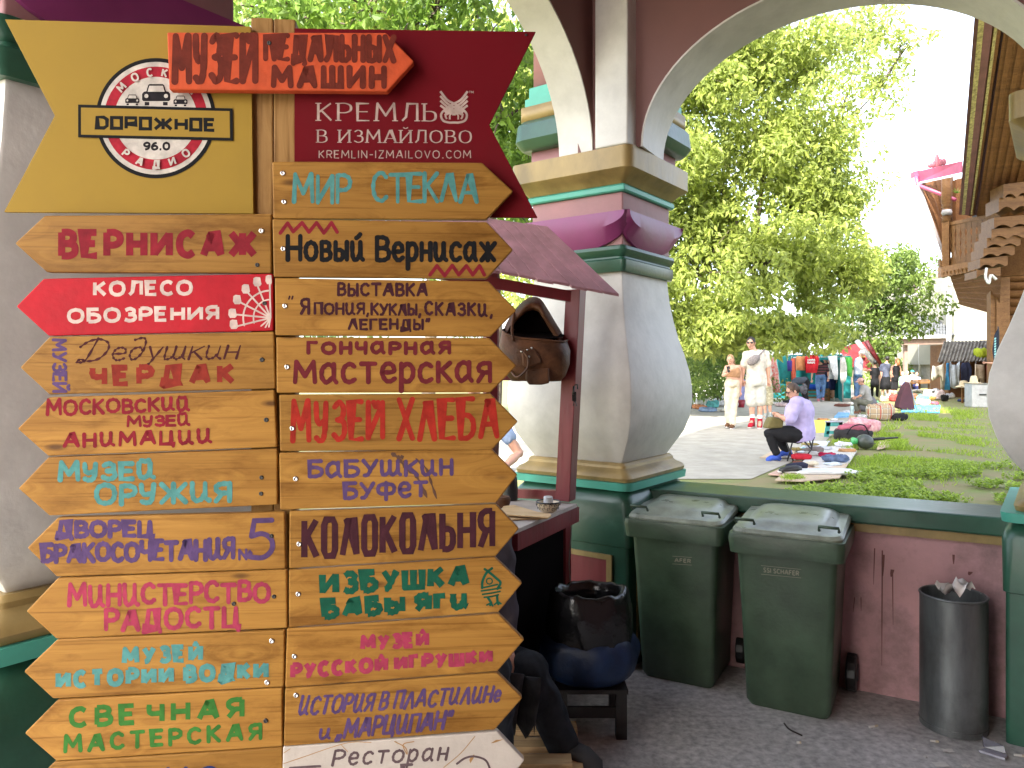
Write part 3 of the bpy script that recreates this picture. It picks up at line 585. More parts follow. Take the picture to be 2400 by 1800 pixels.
q = [Vector((p.x,p.y,GZ-.004)) for p in (o_, o_+U*400, Vector((700,900,0)), Vector((-700,900,0)), o_+A_*400)]
m.add(q, [(0,1,2),(0,2,3),(0,3,4)])
n = len(m.v); q0 = [Vector((p.x,p.y,z)) for p in (o_+A_*30, o_, o_+U*30) for z in (GZ-.004, -.02)]
m.add(q0, [(0,1,3,2),(2,3,5,4)]); tag(m.build("soil_ground", SOIL), kind='structure')
m = M()   # path: right edge runs away from the parapet
e = [G(1760,1123), G(1905,1062), G(1960,1010), G(2005,975), G(2040,945), G(2010,925), G(1990,905), G(1700,892)]
l = [G(1130,1123), G(1150,1000), G(1250,930), G(1300,900)]
pts = [Vector((p.x,p.y,GZ+.004)) for p in e+l[::-1]]; m.add(pts, [tuple(range(len(pts)))]); tag(m.build("concrete_path", PATH), kind='structure')
def rsq(h, r=.03, n=3, c=None):   # rounded square, corner list (u,v)
    out = []
    for sx, sy, a0 in ((1,1,0),(-1,1,90),(-1,-1,180),(1,-1,270)):
        for k in range(n+1):
            a = R(a0+90*k/n); out.append((sx*(h-r)+r*math.cos(a), sy*(h-r)+r*math.sin(a)))
    return out
def sqloft(m, c, prof, mi=0, n=3, uu=UP, vv=VP, sm=True):   # prof: (z, half, corner radius)
    c = Vector((c.x, c.y, c.z if c.z < 0 else 0)); k = 4*(n+1); vs = []
    for z, h, r in prof:
        for a, b in rsq(h, r, n): vs.append(c+uu*a+vv*b+Vector((0,0,z)))
    fs = [(i*k+j, i*k+(j+1) % k, (i+1)*k+(j+1) % k, (i+1)*k+j) for i in range(len(prof)-1) for j in range(k)]
    fs += [tuple(range(k-1,-1,-1)), tuple((len(prof)-1)*k+j for j in range(k))]
    # smooth only along the height: split flag handled with auto smooth by angle
    m.add(vs, fs, mi, sm); return m
def autosmooth(o, ang=32):
    me = o.data; bm = bmesh.new(); bm.from_mesh(me)
    for e_ in bm.edges:
        if len(e_.link_faces) == 2 and e_.calc_face_angle(0) > R(ang): e_.smooth = False
    for f in bm.faces: f.smooth = True
    bm.to_mesh(me); bm.free(); return o
def zz(y): return CH-(y-HZ)/409.0
def pillar(c, name, label, dz=0.0, uu=UP, vv=VP, outer=False, bf=1.0, af=1.0, pf=1.0):
    t = thing(name, label, "pillar", (c.x, c.y, 0)); k = lambda z: z+dz*max(0, min(1, (z-1.25)/.9))
    def part(nm, prof, mt, n=3):
        m = M(); sqloft(m, c, [(k(z), h*(pf if z < 1.08 and nm in ("plinth","teal_band") else 1), r) for z, h, r in prof], n=n, uu=uu, vv=vv); return autosmooth(m.build(nm, mt, t))
    part("plinth", [(0,.40,.02),(.70,.40,.02),(.705,.41,.03),(.95,.415,.05),(.985,.405,.06),(1.008,.385,.06),(1.028,.37,.06)], GREEN_P)
    for d, s in ((-vv, uu), (uu, vv)):                      # recessed-look panels framed in gold
        m = M(); cc = Vector((c.x,c.y,0))+d*.402*pf; 
        for a, b_ in ((-.30,-.265),(.265,.30)): m.obox(cc+s*a+Vector((0,0,.05)), s*(b_-a), d*.012, (0,0,.60))
        m.obox(cc-s*.264+Vector((0,0,.62)), s*.528, d*.012, (0,0,.03)); m.build("panel_frame", GOLD, t)
        m = M(); m.obox(cc-s*.263+Vector((0,0,.05)), s*.526, d*.004, (0,0,.567)); m.build("panel", RED_W, t)
    part("teal_band", [(1.03,.415,.05),(1.075,.42,.05)], TEAL)
    part("base_moulding", [(1.078,.405,.04),(1.10,.412,.05),(1.12,.40,.05),(1.135,.37,.04),(1.15,.352,.03),(1.165,.35,.03),(1.18,.335,.02)], GOLD)
    shaft = [(1.18,.315),(1.25,.355),(1.33,.40),(1.42,.428),(1.52,.442),(1.62,.44),(1.72,.428),(1.83,.403),(1.94,.373),(2.05,.35),(2.16,.332),(2.26,.322),(2.32,.318)]
    part("shaft", [(z,h*(1+(bf-1)*math.sin(math.pi*(z-1.18)/1.14)),.012) for z, h in shaft], WHITE_PL, n=2)
    part("neck_moulding", [(2.315,.345,.03),(2.34,.352,.03),(2.385,.352,.03),(2.395,.338,.03),(2.405,.335,.03),(2.425,.352,.03),(2.445,.36,.04),(2.465,.352,.03),(2.475,.33,.02)], GREEN_P)
    part("capital_core", [(2.475,.325,.01),(2.785,.325,.01)], CAP_PINK)
    for d, s in ((-vv, uu), (uu, vv), (vv, uu), (-uu, vv)):   # half-round apron on each face
        m = M(); N_ = 20; fr = []; bk = []
        base = Vector((c.x,c.y,0))
        arc = [(.385*af*math.cos(math.pi*j/N_), k(2.665)-.215*math.sin(math.pi*j/N_)**.8) for j in range(N_+1)]
        pts = [base+d*.327+s*a+Vector((0,0,z)) for a, z in arc]
        # belly: outer sheet bulges out
        vs = []; 
        for j, (a, z) in enumerate(arc): vs.append(base+d*.345*af+s*a+Vector((0,0,z)))
        top = [base+d*.385*af+s*a+Vector((0,0,k(2.665))) for a, z in arc]
        mid = [base+d*.40*af+s*a*.98+Vector((0,0,(k(2.665)*.5+z*.5))) for a, z in arc]
        n0 = len(arc); m.add(top+mid+vs+pts+[base+d*.327+s*a+Vector((0,0,k(2.665))) for a, z in arc],
            [(r_*n0+j, r_*n0+j+1, (r_+1)*n0+j+1, (r_+1)*n0+j) for r_ in range(4) for j in range(n0-1)]+[(4*n0+j, 4*n0+j+1, j+1, j) for j in range(n0-1)], 0, False)
        autosmooth(m.build("apron", MAGENTA, t, weld=True), 40)
    part("capital_teal_band", [(2.787,.345,.01),(2.795,.352,.01),(2.82,.352,.01),(2.832,.34,.01)], TEAL)
    part("capital_top", [(2.832,.345,.03),(2.85,.36,.03),(2.875,.385,.04),(2.895,.42,.05),(2.905,.43,.06),(3.03,.43,.06)], GOLD, n=4)
    if outer:
        cc = c+VP*.34-UP*.17-Vector((0,0,.09))
        m = M(); sqloft(m, cc, [(3.13,.37,.01),(3.33,.37,.01)]); m.build("outer_pier", CAP_PINK, t)
        m = M(); sqloft(m, cc, [(3.32,.42,.05),(3.335,.445,.08),(3.38,.475,.1),(3.44,.47,.1),(3.49,.46,.08),(3.52,.43,.05)]); autosmooth(m.build("outer_ring", GREEN_P, t))
        m = M(); sqloft(m, cc, [(3.52,.425,.02),(3.62,.425,.02)]); m.build("outer_gold_band", GOLD, t)
        m = M(); sqloft(m, cc, [(3.62,.405,.02),(3.68,.405,.02),(3.683,.385,.02),(3.76,.385,.02)]); autosmooth(m.build("outer_teal_band", TEAL, t), 25)
        m = M(); sqloft(m, cc, [(3.76,.36,.01),(4.9,.36,.01)]); m.build("outer_pier", CAP_PINK, t)
        m = M(); 
        m.obox(c+UP*.20-VP*.435+Vector((0,0,3.031)), UP*.215, VP*.20, (0,0,2.0)); m.build("pilaster", WHITE_PL, t, bevel=.01)
    return t
pillar(CC, "corner_pillar", "pot-bellied white pillar with gold, teal and magenta capital behind the red stall", outer=True)
pillar(LC, "corner_pillar", "large white pillar half hidden behind the signpost, bright on its outer side", dz=.16)
pillar(RC+U*.06, "corner_pillar", "pillar cut off by the frame beside the grey metal bin", bf=1.17, af=.86, pf=1.1)
def arched(name, label, c0, d, nrm, s0, s1, zsp0, zsp1, th0, th1, H=5.0, L_=None, N_=40, rise=1.0):
    """wall along d from c0; opening s0..s1, springing heights, thickness th0..th1 along nrm"""
    c0 = Vector((c0.x,c0.y,0)); t = thing(name, label, "arched wall", c0+nrm*(th0+th1)/2)
    L_ = L_ or s1+.45; rad = (s1-s0)/2; sc = (s0+s1)/2
    arc = [(sc-rad*math.cos(math.pi*j/N_), (zsp0+(zsp1-zsp0)*j/N_)+rad*math.sin(math.pi*j/N_)*rise) for j in range(N_+1)]
    pt = lambda s, z, n: c0+d*s+nrm*n+Vector((0,0,z))
    m = M()
    for n_ in (th0, th1):
        top = [(s, H) for s, z in arc]
        vs = [pt(s,z,n_) for s, z in arc]+[pt(s,H,n_) for s, z in arc]; k = len(arc)
        vs += [pt(0,zsp0,n_), pt(0,H,n_), pt(L_,zsp1,n_), pt(L_,H,n_)]
        fs = [(j, j+1, k+j+1, k+j) for j in range(k-1)]+[(2*k, 0, k, 2*k+1), (k-1, 2*k+2, 2*k+3, 2*k-1)]
        m.add(vs, fs)
    m.add([pt(0,zsp0,th0),pt(s0,zsp0,th0),pt(s0,zsp0,th1),pt(0,zsp0,th1)], [(0,1,2,3)]); m.add([pt(L_,zsp1,th0),pt(s1,zsp1,th0),pt(s1,zsp1,th1),pt(L_,zsp1,th1)], [(0,1,2,3)])
    m.add([pt(0,H,th0),pt(L_,H,th0),pt(L_,H,th1),pt(0,H,th1)], [(0,1,2,3)])
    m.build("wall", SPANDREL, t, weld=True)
    m = M()   # white lining of the arch, standing a little proud of both wall faces
    e_ = .004; w_ = .012
    ins = []; 
    for j in range(N_+1):
        a = math.pi*j/N_; ins.append((arc[j][0]+w_*math.cos(a), arc[j][1]-w_*math.sin(a)))
    k = N_+1; vs = [pt(s,z,th0-e_) for s,z in ins]+[pt(s,z,th1+e_) for s,z in ins]+[pt(s,z-.001,th1+e_) for s,z in arc]+[pt(s,z-.001,th0-e_) for s,z in arc]
    m.add(vs, [(r_*k+j, r_*k+j+1, ((r_+1) % 4)*k+j+1, ((r_+1) % 4)*k+j) for r_ in range(4) for j in range(N_)]+[(0,k,2*k,3*k),(N_,k+N_,2*k+N_,3*k+N_)], 0, True)
    autosmooth(m.build("arch_lining", WHITE_PL, t), 30); return t
la = (LC-CC).length
WA = arched("arched_wall", "dull rose wall with a white-lined arch above the signpost", CC, A_, AN, .36, la-.34, 3.032, 3.19, -.08, .15, H=5.2, L_=la+.45, rise=.72)
lb = (RC-CC).length
WB = arched("arched_wall", "dull rose wall with a white-lined arch opening onto the market path", CC, U, V, .40, lb-.21, 3.032, 3.032, -.38, .0, H=5.2, L_=lb+.45, rise=.73)
m = M()   # ceiling over the porch; the tower on it is unseen, shaped to cast shade
q = [CC+V*.6-U*.3, CC+U*12.0+V*.6, CC+U*12.0-V*6.8, Vector((-3.4,-4.8,0)), LC+A_*4.0-AN*.4, CC-AN*.4]
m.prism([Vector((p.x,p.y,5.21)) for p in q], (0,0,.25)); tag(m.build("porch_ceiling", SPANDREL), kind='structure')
tw = thing("tower", "unseen pink tower with a white cornice, shaped to shade the path and house", "tower", (3,0,5.5))
m = M(); q = [CC+V*.7-U*1.7, CC+U*14.0+V*.7, CC+U*14.0-V*9.0, Vector((-5.0,-6.2,0)), Vector((-4.8,-1.0,0)), Vector((-3.4,.7,0))]  # left overhang and height set to place the shadow edge on the path
m.prism([Vector((p.x,p.y,6.5)) for p in q], (0,0,12.5)); m.build("tower_wall", PINK_PL, tw)
m = M(); m.obox((1.5,-9,19.0), (11,0,0), (0,8.5,0), (0,0,22)); m.build("shade_block", PINK_PL, tw)  # taller unseen block added to keep the log house in shade
m = M(); q2 = [p+(Vector((3,0,0))-p)*.09 for p in q]; m.prism([Vector((p.x,p.y,5.47)) for p in q2], (0,0,1.025)); m.build("cornice", WHITE_PL, tw)
sw = thing("shade_wall", "plain dull rose wall, unseen, added to dim the porch beyond the right-hand pillar", "wall", RC+U*.4)
m = M(); a = RC+U*.42; m.obox(a, -V*7.0, U*.3, (0,0,5.2)); b_ = a-V*7.0; m.obox(b_, -U*2.0, -V*.3, (0,0,5.2)); m.build("wall", SPANDREL, sw)  # unseen walls at right and behind, added to cut the light inside
m = M()   # parapet between the pillars
pp = thing("parapet_wall", "low pink wall with a dark green capping behind the wheeled bins", "low wall", CC+U*1.3-V*.1)
f0 = CC+U*.36-V*.09; Lp = lb-.74
mm = M(); mm.obox(f0, U*Lp, V*.27, (0,0,.905)); mm.build("wall", PINK_PL, pp)
mm = M(); mm.obox(f0-V*.03+Vector((0,0,.865)), U*Lp, V*.026, (0,0,.045)); mm.build("gold_strip", GOLD, pp)
mm = M(); mm.obox(f0-V*.06+Vector((0,0,.912)), U*Lp, V*.40, (0,0,.095)); mm.build("capping", GREEN_P, pp, bevel=.012)
# dried runs on the pink wall
mm = M(); fp = f0-V*.0015
def onwall(px, py):
    d = P(px,py,1)-Vector((0,0,CH)); t_ = (fp-Vector((0,0,CH))).dot(V)/d.dot(V); return Vector((0,0,CH))+d*t_
for x0, y0, y1, w_ in ((2068,1290,1560,3),(2050,1285,1370,2.5),(2092,1340,1465,2.5),(2003,1400,1435,2),(2018,1400,1432,2),(2070,1300,1350,7),(2092,1335,1352,8),(2235,1300,1322,5),(2275,1340,1348,9)):
    a, b_ = onwall(x0,y0), onwall(x0+random.uniform(-4,4),y1); s_ = U*w_*3.9/F/2
    mm.add([a-s_,a+s_,(a+b_)/2+s_*.8,b_+s_*.3,b_-s_*.3,(a+b_)/2-s_*.9], [(0,1,2,3,4,5)])
mm.build("dried_runs", mat("brown_stain", (.13,.035,.03), rough=.5, bump=0), pp)
# ------------------------------------------------------------------ bins
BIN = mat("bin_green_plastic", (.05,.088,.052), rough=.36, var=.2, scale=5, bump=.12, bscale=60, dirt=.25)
LID = mat("bin_lid_sky_sheen", (.30,.34,.27), rough=.30, var=.2, scale=7, bump=.1, bscale=40, dirt=.45)  # pale base colour carries the sky reflected in the lids
def bin_(c, label, mark, mpx):
    t = thing("wheeled_bin", label, "bin", c, "wheeled bins by the parapet"); c = Vector(c); W = lambda a, b_, z: c+U*a+V*b_+Vector((0,0,z))
    m = M(); prof = [(.0,.19,.20),(.03,.205,.215),(.5,.225,.245),(.80,.24,.268)]; k = 0; vs = []
    def ring(z, a, b_, r=.035):
        o = []
        for sx, sy, a0 in ((1,1,0),(-1,1,90),(-1,-1,180),(1,-1,270)):
            for q_ in range(4): ang = R(a0+30*q_); o.append(W(sx*(a-r)+r*math.cos(ang), sy*(b_-r)+r*math.sin(ang)-.0, z))
        return o
    for z, a, b_ in prof: vs += ring(z,a,b_)
    m.add(vs, [(i_*16+j, i_*16+(j+1) % 16, (i_+1)*16+(j+1) % 16, (i_+1)*16+j) for i_ in range(len(prof)-1) for j in range(16)]+[tuple(range(15,-1,-1)), tuple(48+j for j in range(16))], 0, True)
    autosmooth(m.build("body", BIN, t), 40)
    m = M(); vs = []
    rim = [(.80,.25,.275),(.802,.272,.30),(.875,.28,.31),(.90,.275,.305),(.90,.25,.28)]
    for z, a, b_ in rim: vs += ring(z,a,b_,.04)
    m.add(vs, [(i_*16+j, i_*16+(j+1) % 16, (i_+1)*16+(j+1) % 16, (i_+1)*16+j) for i_ in range(len(rim)-1) for j in range(16)]+[tuple(range(15,-1,-1)), tuple(64+j for j in range(16))], 0, True)
    autosmooth(m.build("rim", BIN, t), 35)
    m = M(); vs = []   # lid: rounded tray with a raised centre
    lid = [(.903,.262,.285,.06),(.93,.266,.289,.06),(.945,.255,.278,.06),(.948,.215,.235,.08),(.968,.19,.21,.08),(.978,.15,.17,.07)]
    for z, a, b_, r in lid: vs += [v+Vector((0,0,.02*(v-c).dot(V)/.28)) for v in ring(z,a,b_,r)]
    m.add(vs, [(i_*16+j, i_*16+(j+1) % 16, (i_+1)*16+(j+1) % 16, (i_+1)*16+j) for i_ in range(len(lid)-1) for j in range(16)]+[tuple(range(15,-1,-1)), tuple(80+j for j in range(16))], 0, True)
    ld = autosmooth(m.build("lid", LID, t), 30)
    for a in (-.20,.20):
        m = M(); m.tube([W(a-.045,-.24,.945),W(a-.045,-.262,.968),W(a+.045,-.262,.968),W(a+.045,-.24,.945)], .008, 6); m.build("lid_handle", BIN, ld)
    m = M(); m.tube([W(-.2,.31,.93),W(.2,.31,.93)], .014, 8); m.build("rear_handle", BIN, t)
    for a in (-.27,.24):
        m = M(); m.tube([W(a,.24,.10),W(a+.05,.24,.10)], .10, 16, sm=False); wh = m.build("wheel", BLACK, t, bevel=.008)
        m = M(); m.tube([W(a-.006,.24,.10),W(a+.056,.24,.10)], .045, 12, sm=False); m.build("hub", mat("grey_hub", (.10,.10,.11), bump=0), wh)
    # pale maker's mark, letters and a box
    if mark:
        fn = V*-1; mm = M()
        def onfront(px, py):
            p0 = W(0,-.2665,.7); nn = (-V+Vector((0,0,-.07))).normalized()
            d = P(px,py,1)-Vector((0,0,CH)); t_ = (p0-Vector((0,0,CH))).dot(nn)/d.dot(nn); return Vector((0,0,CH))+d*t_+nn*.004
        def stroke(a, b_, w_):
            a, b_ = onfront(*a), onfront(*b_); d = (b_-a).normalized(); s_ = d.cross(V).normalized()*w_*3.8/F/2; mm.add([a-s_,a+s_,b_+s_,b_-s_], [(0,1,2,3)])
        x0, y0, x1, y1, h, letters = mpx; tot = sum(GL[ch][0] if ch in GL else .4 for ch in letters)+.3*len(letters); x = 0
        for ch in letters:
            if ch in GL:
                for sm_, pts in GL[ch][1]:
                    if sm_: pts = [(p.x,p.y) for p in spline([(a,b_,0) for a,b_ in pts], 2)]
                    f_ = lambda a, b_: (x0+(x1-x0)*(x+a)/tot, y0+(y1-y0)*(x+a)/tot-b_*h)
                    for a, b_ in zip(pts, pts[1:]): stroke(f_(*a), f_(*b_), 2.6)
                x += GL[ch][0]+.3
            else: x += .4
        stroke((x0-6,y0+5),(x1,y1+5),1.2); stroke((x0-6,y0-h-5),(x1,y1-h-5),1.2)
        mm.build("maker_mark", mat("faded_print", (.26,.26,.19), bump=0), t)
    return t
bc = Vector((1.355,3.745,0))+V*.25
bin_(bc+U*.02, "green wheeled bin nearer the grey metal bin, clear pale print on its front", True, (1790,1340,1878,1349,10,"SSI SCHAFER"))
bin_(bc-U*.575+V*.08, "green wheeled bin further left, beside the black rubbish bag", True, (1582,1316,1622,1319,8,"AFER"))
# ------------------------------------------------------------------ metal drum
GALV = mat("dirty_galvanised", (.20,.215,.215), rough=.42, var=.3, scale=5, bump=.15, metal=.6, stretch=(1,1,.25), dirt=.7)
t = thing("metal_bin", "tall grey metal drum bin, open at the top, by the parapet", "bin", (2.15,3.63,0)); tc = Vector((2.15,3.63,0))
m = M(); m.lathe([(.140,0),(.146,.004),(.146,.64)], tc, 32, cap=False); m.lathe([(.140,.64),(.140,.05)], tc, 32, cap=False); m.add([tc+Vector((.14*math.cos(R(a)),.14*math.sin(R(a)),.05)) for a in range(0,360,12)], [tuple(range(30))]); autosmooth(m.build("drum", GALV, t))
m = M(); m.tube([tc+Vector((.145*math.cos(R(a)),.145*math.sin(R(a)),.642)) for a in range(0,361,12)], .006, 6); m.build("rolled_rim", GALV, t)
m = M(); m.tube([tc+Vector((.1465*math.cos(R(a)),.1465*math.sin(R(a)),.03)) for a in range(0,361,12)], .004, 6); m.build("base_ring", GALV, t)
def crumple(c, sx, sy, sz, seed=0, n=8):
    m = M(); c = Vector(c)
    m.grid(lambda u, v: c+Vector(((u-.5)*sx, (v-.5)*sy, 0))+Vector((0,0,1))*(sz*(mnoise.noise(Vector((u*3+seed,v*3,seed)))+.5))+Vector((1,1,0))*.1*sx*mnoise.noise(Vector((u*4,v*4+seed,1))), n, n); return m
tis = crumple((2.14,3.60,.645), .15, .08, .09, 3)
tag(tis.build("paper_tissue", mat("tissue", (.75,.70,.66), rough=.9, bump=.3), None), "crumpled white tissue lying over the rim of the metal drum", "tissue")
# ------------------------------------------------------------------ red stall
stall = thing("market_stall", "oxide red stall with a pink plank roof in front of the white pillar", "stall", (.2,4.05,0))
def sp_(px, py, Y): return P(px, py, Y)
m = M(); r0, r1 = P(1285,531,4.22), P(1455,691,3.9); e0, e1 = P(900,508,4.02), P(1000,618,3.60)
# roof plane from ridge corner r0, eave corner r1, continuing left behind the signpost
ridge_l = r0+(P(1140,511,4.16)-r0)*3.2; eave_l = r1+(P(1165,633,3.74)-r1)*2.2
npl = 16; roofm = mat("faded_pink_planks", (.40,.195,.22), rough=.6, var=.15, scale=8, bump=.25, dirt=.2)
for j in range(npl):
    a, b_ = j/npl, (j+1)/npl-.005
    pa, pb = ridge_l+(r0-ridge_l)*a, ridge_l+(r0-ridge_l)*b_; qa, qb = eave_l+(r1-eave_l)*a, eave_l+(r1-eave_l)*b_
    x = random.uniform(-.012,.012); qa = qa+(qa-pa)*x; qb = qb+(qb-pb)*x
    m.prism([pa,pb,qb,qa], (0,0,-.014))
m.build("plank_roof", roofm, stall)
m = M(); m.obox(P(1345,700,4.02)-Vector((0,0,.02)), P(1000,640,3.86)-P(1345,700,4.02), (0,.04,0), (0,0,.06)); m.obox(P(1140,640,4.1), Vector((.06,.03,0)), Vector((-.02,.04,0)), (0,0,-.9)); m.build("eave_beam", RED_W, stall)
def post(a, b_, w_=.085, nm="post"):
    m = M(); m.obox(Vector(a)-U*w_/2-V*w_/2, U*w_, V*w_, Vector(b_)-Vector(a)); return m.build(nm, RED_W, stall, bevel=.004)
CTZ = 1.0
p_top, p_bot = P(1350,680,4.05), P(1325,1172,4.05); post(p_bot, p_top)
post(P(1150,1180,4.35), P(1152,640,4.35), .07)
post(P(1318,1180,4.08)*1+Vector((0,0,-.0)), Vector((P(1318,1180,4.08).x, 4.08, .0)), .075)
post(Vector((P(1180,1300,3.7).x,3.7,0)), P(1180,1205,3.7), .085)
m = M(); a, b_ = P(1060,895,4.32), P(1322,888,4.08); m.obox(a, b_-a, V*.05, (0,0,.066)); m.build("cross_rail", RED_W, stall, bevel=.003)
m = M(); a, b_ = P(1150,1165,4.36), P(1318,1172,4.1); m.obox(a, b_-a, V*.04, (0,0,.05)); m.build("counter_rail", RED_W, stall)
# counter top: corner near 1345,1182
c1, c2, c3 = P(1352,1181,4.0), P(1206,1240,3.45), P(1000,1262,3.62); zc = c1.z
Zf = lambda v: Vector((v.x,v.y,zc))
k_r = G(1352,1181,zc); k_l = G(1206,1243,zc); k_b = G(1150,1166,zc); far = k_b+(k_l-k_r)
m = M(); m.prism([k_r, k_l, k_l+(k_b-k_r)*1.0, k_b], (0,0,-.018)); m.build("counter_top", mat("grey_counter", (.42,.37,.33), rough=.6, var=.15, dirt=.3), stall)
m = M(); d_ = (k_l-k_r); m.obox(k_r+Vector((0,0,-.10))-d_*.0+V*.03, d_, (k_b-k_r).normalized()*.03, (0,0,.08)); m.build("counter_apron", RED_W, stall)
m = M(); d2 = (k_b-k_r); m.prism([k_r+d2*.12+d_*.05+Vector((0,0,-.12)), k_r+d2*.12+d_*.95+Vector((0,0,-.12)), Vector((0,0,0))+(k_r+d2*.12+d_*.95)*1-Vector((0,0,zc)), (k_r+d2*.12+d_*.05)-Vector((0,0,zc))], d2*.8); m.build("cabinet", mat("matte_near_black", (.006,.005,.005), rough=1, spec=.02, bump=0), stall)  # near-black block filling the space under the counter
# --- things on the stall
LEA = mat("brown_leather", (.10,.040,.016), rough=.55, spec=.3, var=.35, scale=9, bump=.35, bscale=60)
LEAD = mat("dark_leather_lining", (.012,.008,.007), rough=.8)
bpk = thing("leather_backpack", "worn brown leather backpack gaping open, hung on the red stall", "backpack", P(1260,900,3.98))
def BP(px, py, dy=0): return P(px, py, 3.98+dy)
m = M()
BR = [(1256,893,58,.10),(1256,880,70,.125),(1256,850,80,.14),(1254,815,83,.135),(1252,785,76,.115)]
def bpk_body(u, v):
    a = 2*math.pi*u; f_ = v*(len(BR)-1); k = min(int(f_), len(BR)-2); t_ = f_-k; cx_, cy_, rx, ry = [BR[k][q_]*(1-t_)+BR[k+1][q_]*t_ for q_ in range(4)]
    s_ = lambda x: math.copysign(abs(x)**.62, x); rise = v*v*(8*math.cos(a)*1.5-10*math.sin(a))
    p = BP(cx_+rx*s_(math.cos(a))+v*6*math.sin(a), cy_+rise, ry*s_(math.sin(a))); return p+Vector((.006,.014,.006))*mnoise.noise(p*11)
m.grid(bpk_body, 36, 12); m.add([BP(1200,890,-.05),BP(1312,890,-.05),BP(1312,890,.08),BP(1200,890,.08)], [(0,1,2,3)]); m.build("bag_body", LEA, bpk, weld=True)
m = M(); HP = [(1176,800),(1182,768),(1200,735),(1226,706),(1246,696),(1266,700),(1282,722),(1300,752),(1322,790),(1332,830)]
def hood(u, v):      # the back panel and lid standing up behind the open mouth
    q = spline([(a,b,0) for a,b in HP], 4); f_ = u*(len(q)-1); k = min(int(f_), len(q)-2); c = q[k].lerp(q[k+1], f_-k)
    cx_, cy_ = 1250, 800; w_ = v*.30; return BP(c.x+(cx_-c.x)*w_*(.6 if c.x < 1250 else 1.0), c.y+(cy_-c.y)*w_, .10-.13*math.sin(v*2.2)+.012*math.sin(u*17))
m.grid(hood, 36, 6, thick=(0,.01,0)); m.build("flap", LEA, bpk)
m = M(); m.add([BP(x,y,.105) for x, y in ((1176,806),(1182,768),(1200,737),(1226,708),(1246,699),(1266,703),(1282,725),(1300,755),(1318,800))], [tuple(range(9))])  # near-black sheets behind and across the open mouth
m.add([BP(1254+70*math.cos(R(a)), 786-8*math.sin(R(a)), .095*math.sin(R(a))) for a in range(0,360,20)], [tuple(range(18))]); m.build("lining", mat("near_black_inside", (.006,.004,.004), rough=1, spec=.05, bump=0), bpk)
m = M(); m.tube([BP(1254+76*math.copysign(abs(math.cos(R(a)))**.62,math.cos(R(a)))+6*math.sin(R(a)), 785+12*math.cos(R(a))-10*math.sin(R(a)), .116*math.copysign(abs(math.sin(R(a)))**.62,math.sin(R(a)))) for a in range(180,361,10)], .006, 6); m.build("rim_seam", LEA, bpk)
m = M(); m.tube(spline([BP(1196,720,.02),BP(1205,735,-.02),BP(1200,770,-.1),BP(1204,800,-.12)],5), .008, 6, flat=.5); m.build("strap", LEA, bpk)
def pocket(nm, pts, dy, th):
    m = M(); m.prism([BP(x,y,dy) for x, y in pts], (0,th,0)); return m.build(nm, LEA, bpk, bevel=.008)
pocket("pocket", [(1222,820),(1252,815),(1268,840),(1268,852),(1240,862),(1225,858)], -.155, .03)
pocket("lower_pocket", [(1233,868),(1286,862),(1288,898),(1270,902),(1240,902),(1232,890)], -.165, .06)
m = M(); m.tube(spline([BP(1228,825,-.17),BP(1238,842,-.18),BP(1234,866,-.18),BP(1212,884,-.16),BP(1196,868,-.1)], 5), .006, 6); m.build("strap", LEA, bpk)
m = M()
for x, y in ((1222,824),(1236,820),(1246,816),(1240,836)): m.ball(BP(x,y,-.16), .006, 6)
m.build("studs", STEEL, bpk)
hk = M(); hk.tube([P(1347,903,3.96),P(1353,901,3.95),P(1354,912,3.95)], .004, 6); hk.tube([P(1345,905,3.97),P(1344,925,3.96)], [.007,.006], 6); hk.obox(P(1341,940,3.97), (.022,0,0), (0,.012,0), (0,0,.05)); hk.tube([P(1346,940,3.96),P(1343,951,3.96),P(1352,952,3.96),P(1348,940,3.96)], .003, 6)
tag(hk.build("strap_buckle", BLACK), "black plastic hook and buckle dangling from the red stall post", "buckle")
bw = thing("painted_bowl", "small cream bowl with black scroll pattern on the stall counter", "bowl", Vector(P(1285,1184,3.78).xy.to_3d())+Vector((0,0,zc)))
bl = Vector(bw.location)
CRM = mat("bowl_glaze", (.62,.50,.33), rough=.35, var=.05)
m = M(); m.lathe([(.030,0),(.045,.012),(.058,.035),(.063,.052),(.059,.052),(.05,.03),(.02,.012)], bl, 24); autosmooth(m.build("bowl_body", CRM, bw))
m = M(); m.tube([bl+Vector((.061*math.cos(R(a)),.061*math.sin(R(a)),.052)) for a in range(0,361,15)], .004, 6); m.build("black_rim", BLACK, bw)
m = M()
for q_ in range(14):
    a = 2*math.pi*q_/14
    for z, r, dr in ((.022,.0535,.007),(.040,.0612,.007)):
        c0 = bl+Vector((r*math.cos(a+z*9),r*math.sin(a+z*9),z)); tx = Vector((-math.sin(a+z*9),math.cos(a+z*9),0))
        m.tube([c0+tx*dr*math.cos(R(b_))+Vector((0,0,dr*math.sin(R(b_)))) for b_ in range(0,300,50)], .0014, 4)
m.build("scroll_pattern", BLACK, bw)
gl = M(); gl.lathe([(.017,.012),(.026,.012),(.024,.075),(.02,.079),(.0,.08)], bl+Vector((.0,0,.0)), 16); autosmooth(tag(gl.build("plastic_cup", mat("clear_plastic", (.5,.52,.55), rough=.15, bump=0)), "clear plastic cup upturned in the painted bowl", "cup"))
def blade(pts, th, nm, mt, label, cat):
    m = M(); m.prism([G(x,y,zc+th) for x, y in pts], (0,0,-.006)); o = m.build(nm, mt, bevel=.001); return tag(o, label, cat)
blade([(1180,1186),(1205,1183),(1228,1190),(1262,1200),(1288,1203),(1292,1208),(1286,1212),(1240,1209),(1205,1207),(1186,1205),(1170,1200)], .022, "wooden_spatula", W_PALE, "upper wooden spatula lying across the stall counter", "spatula")
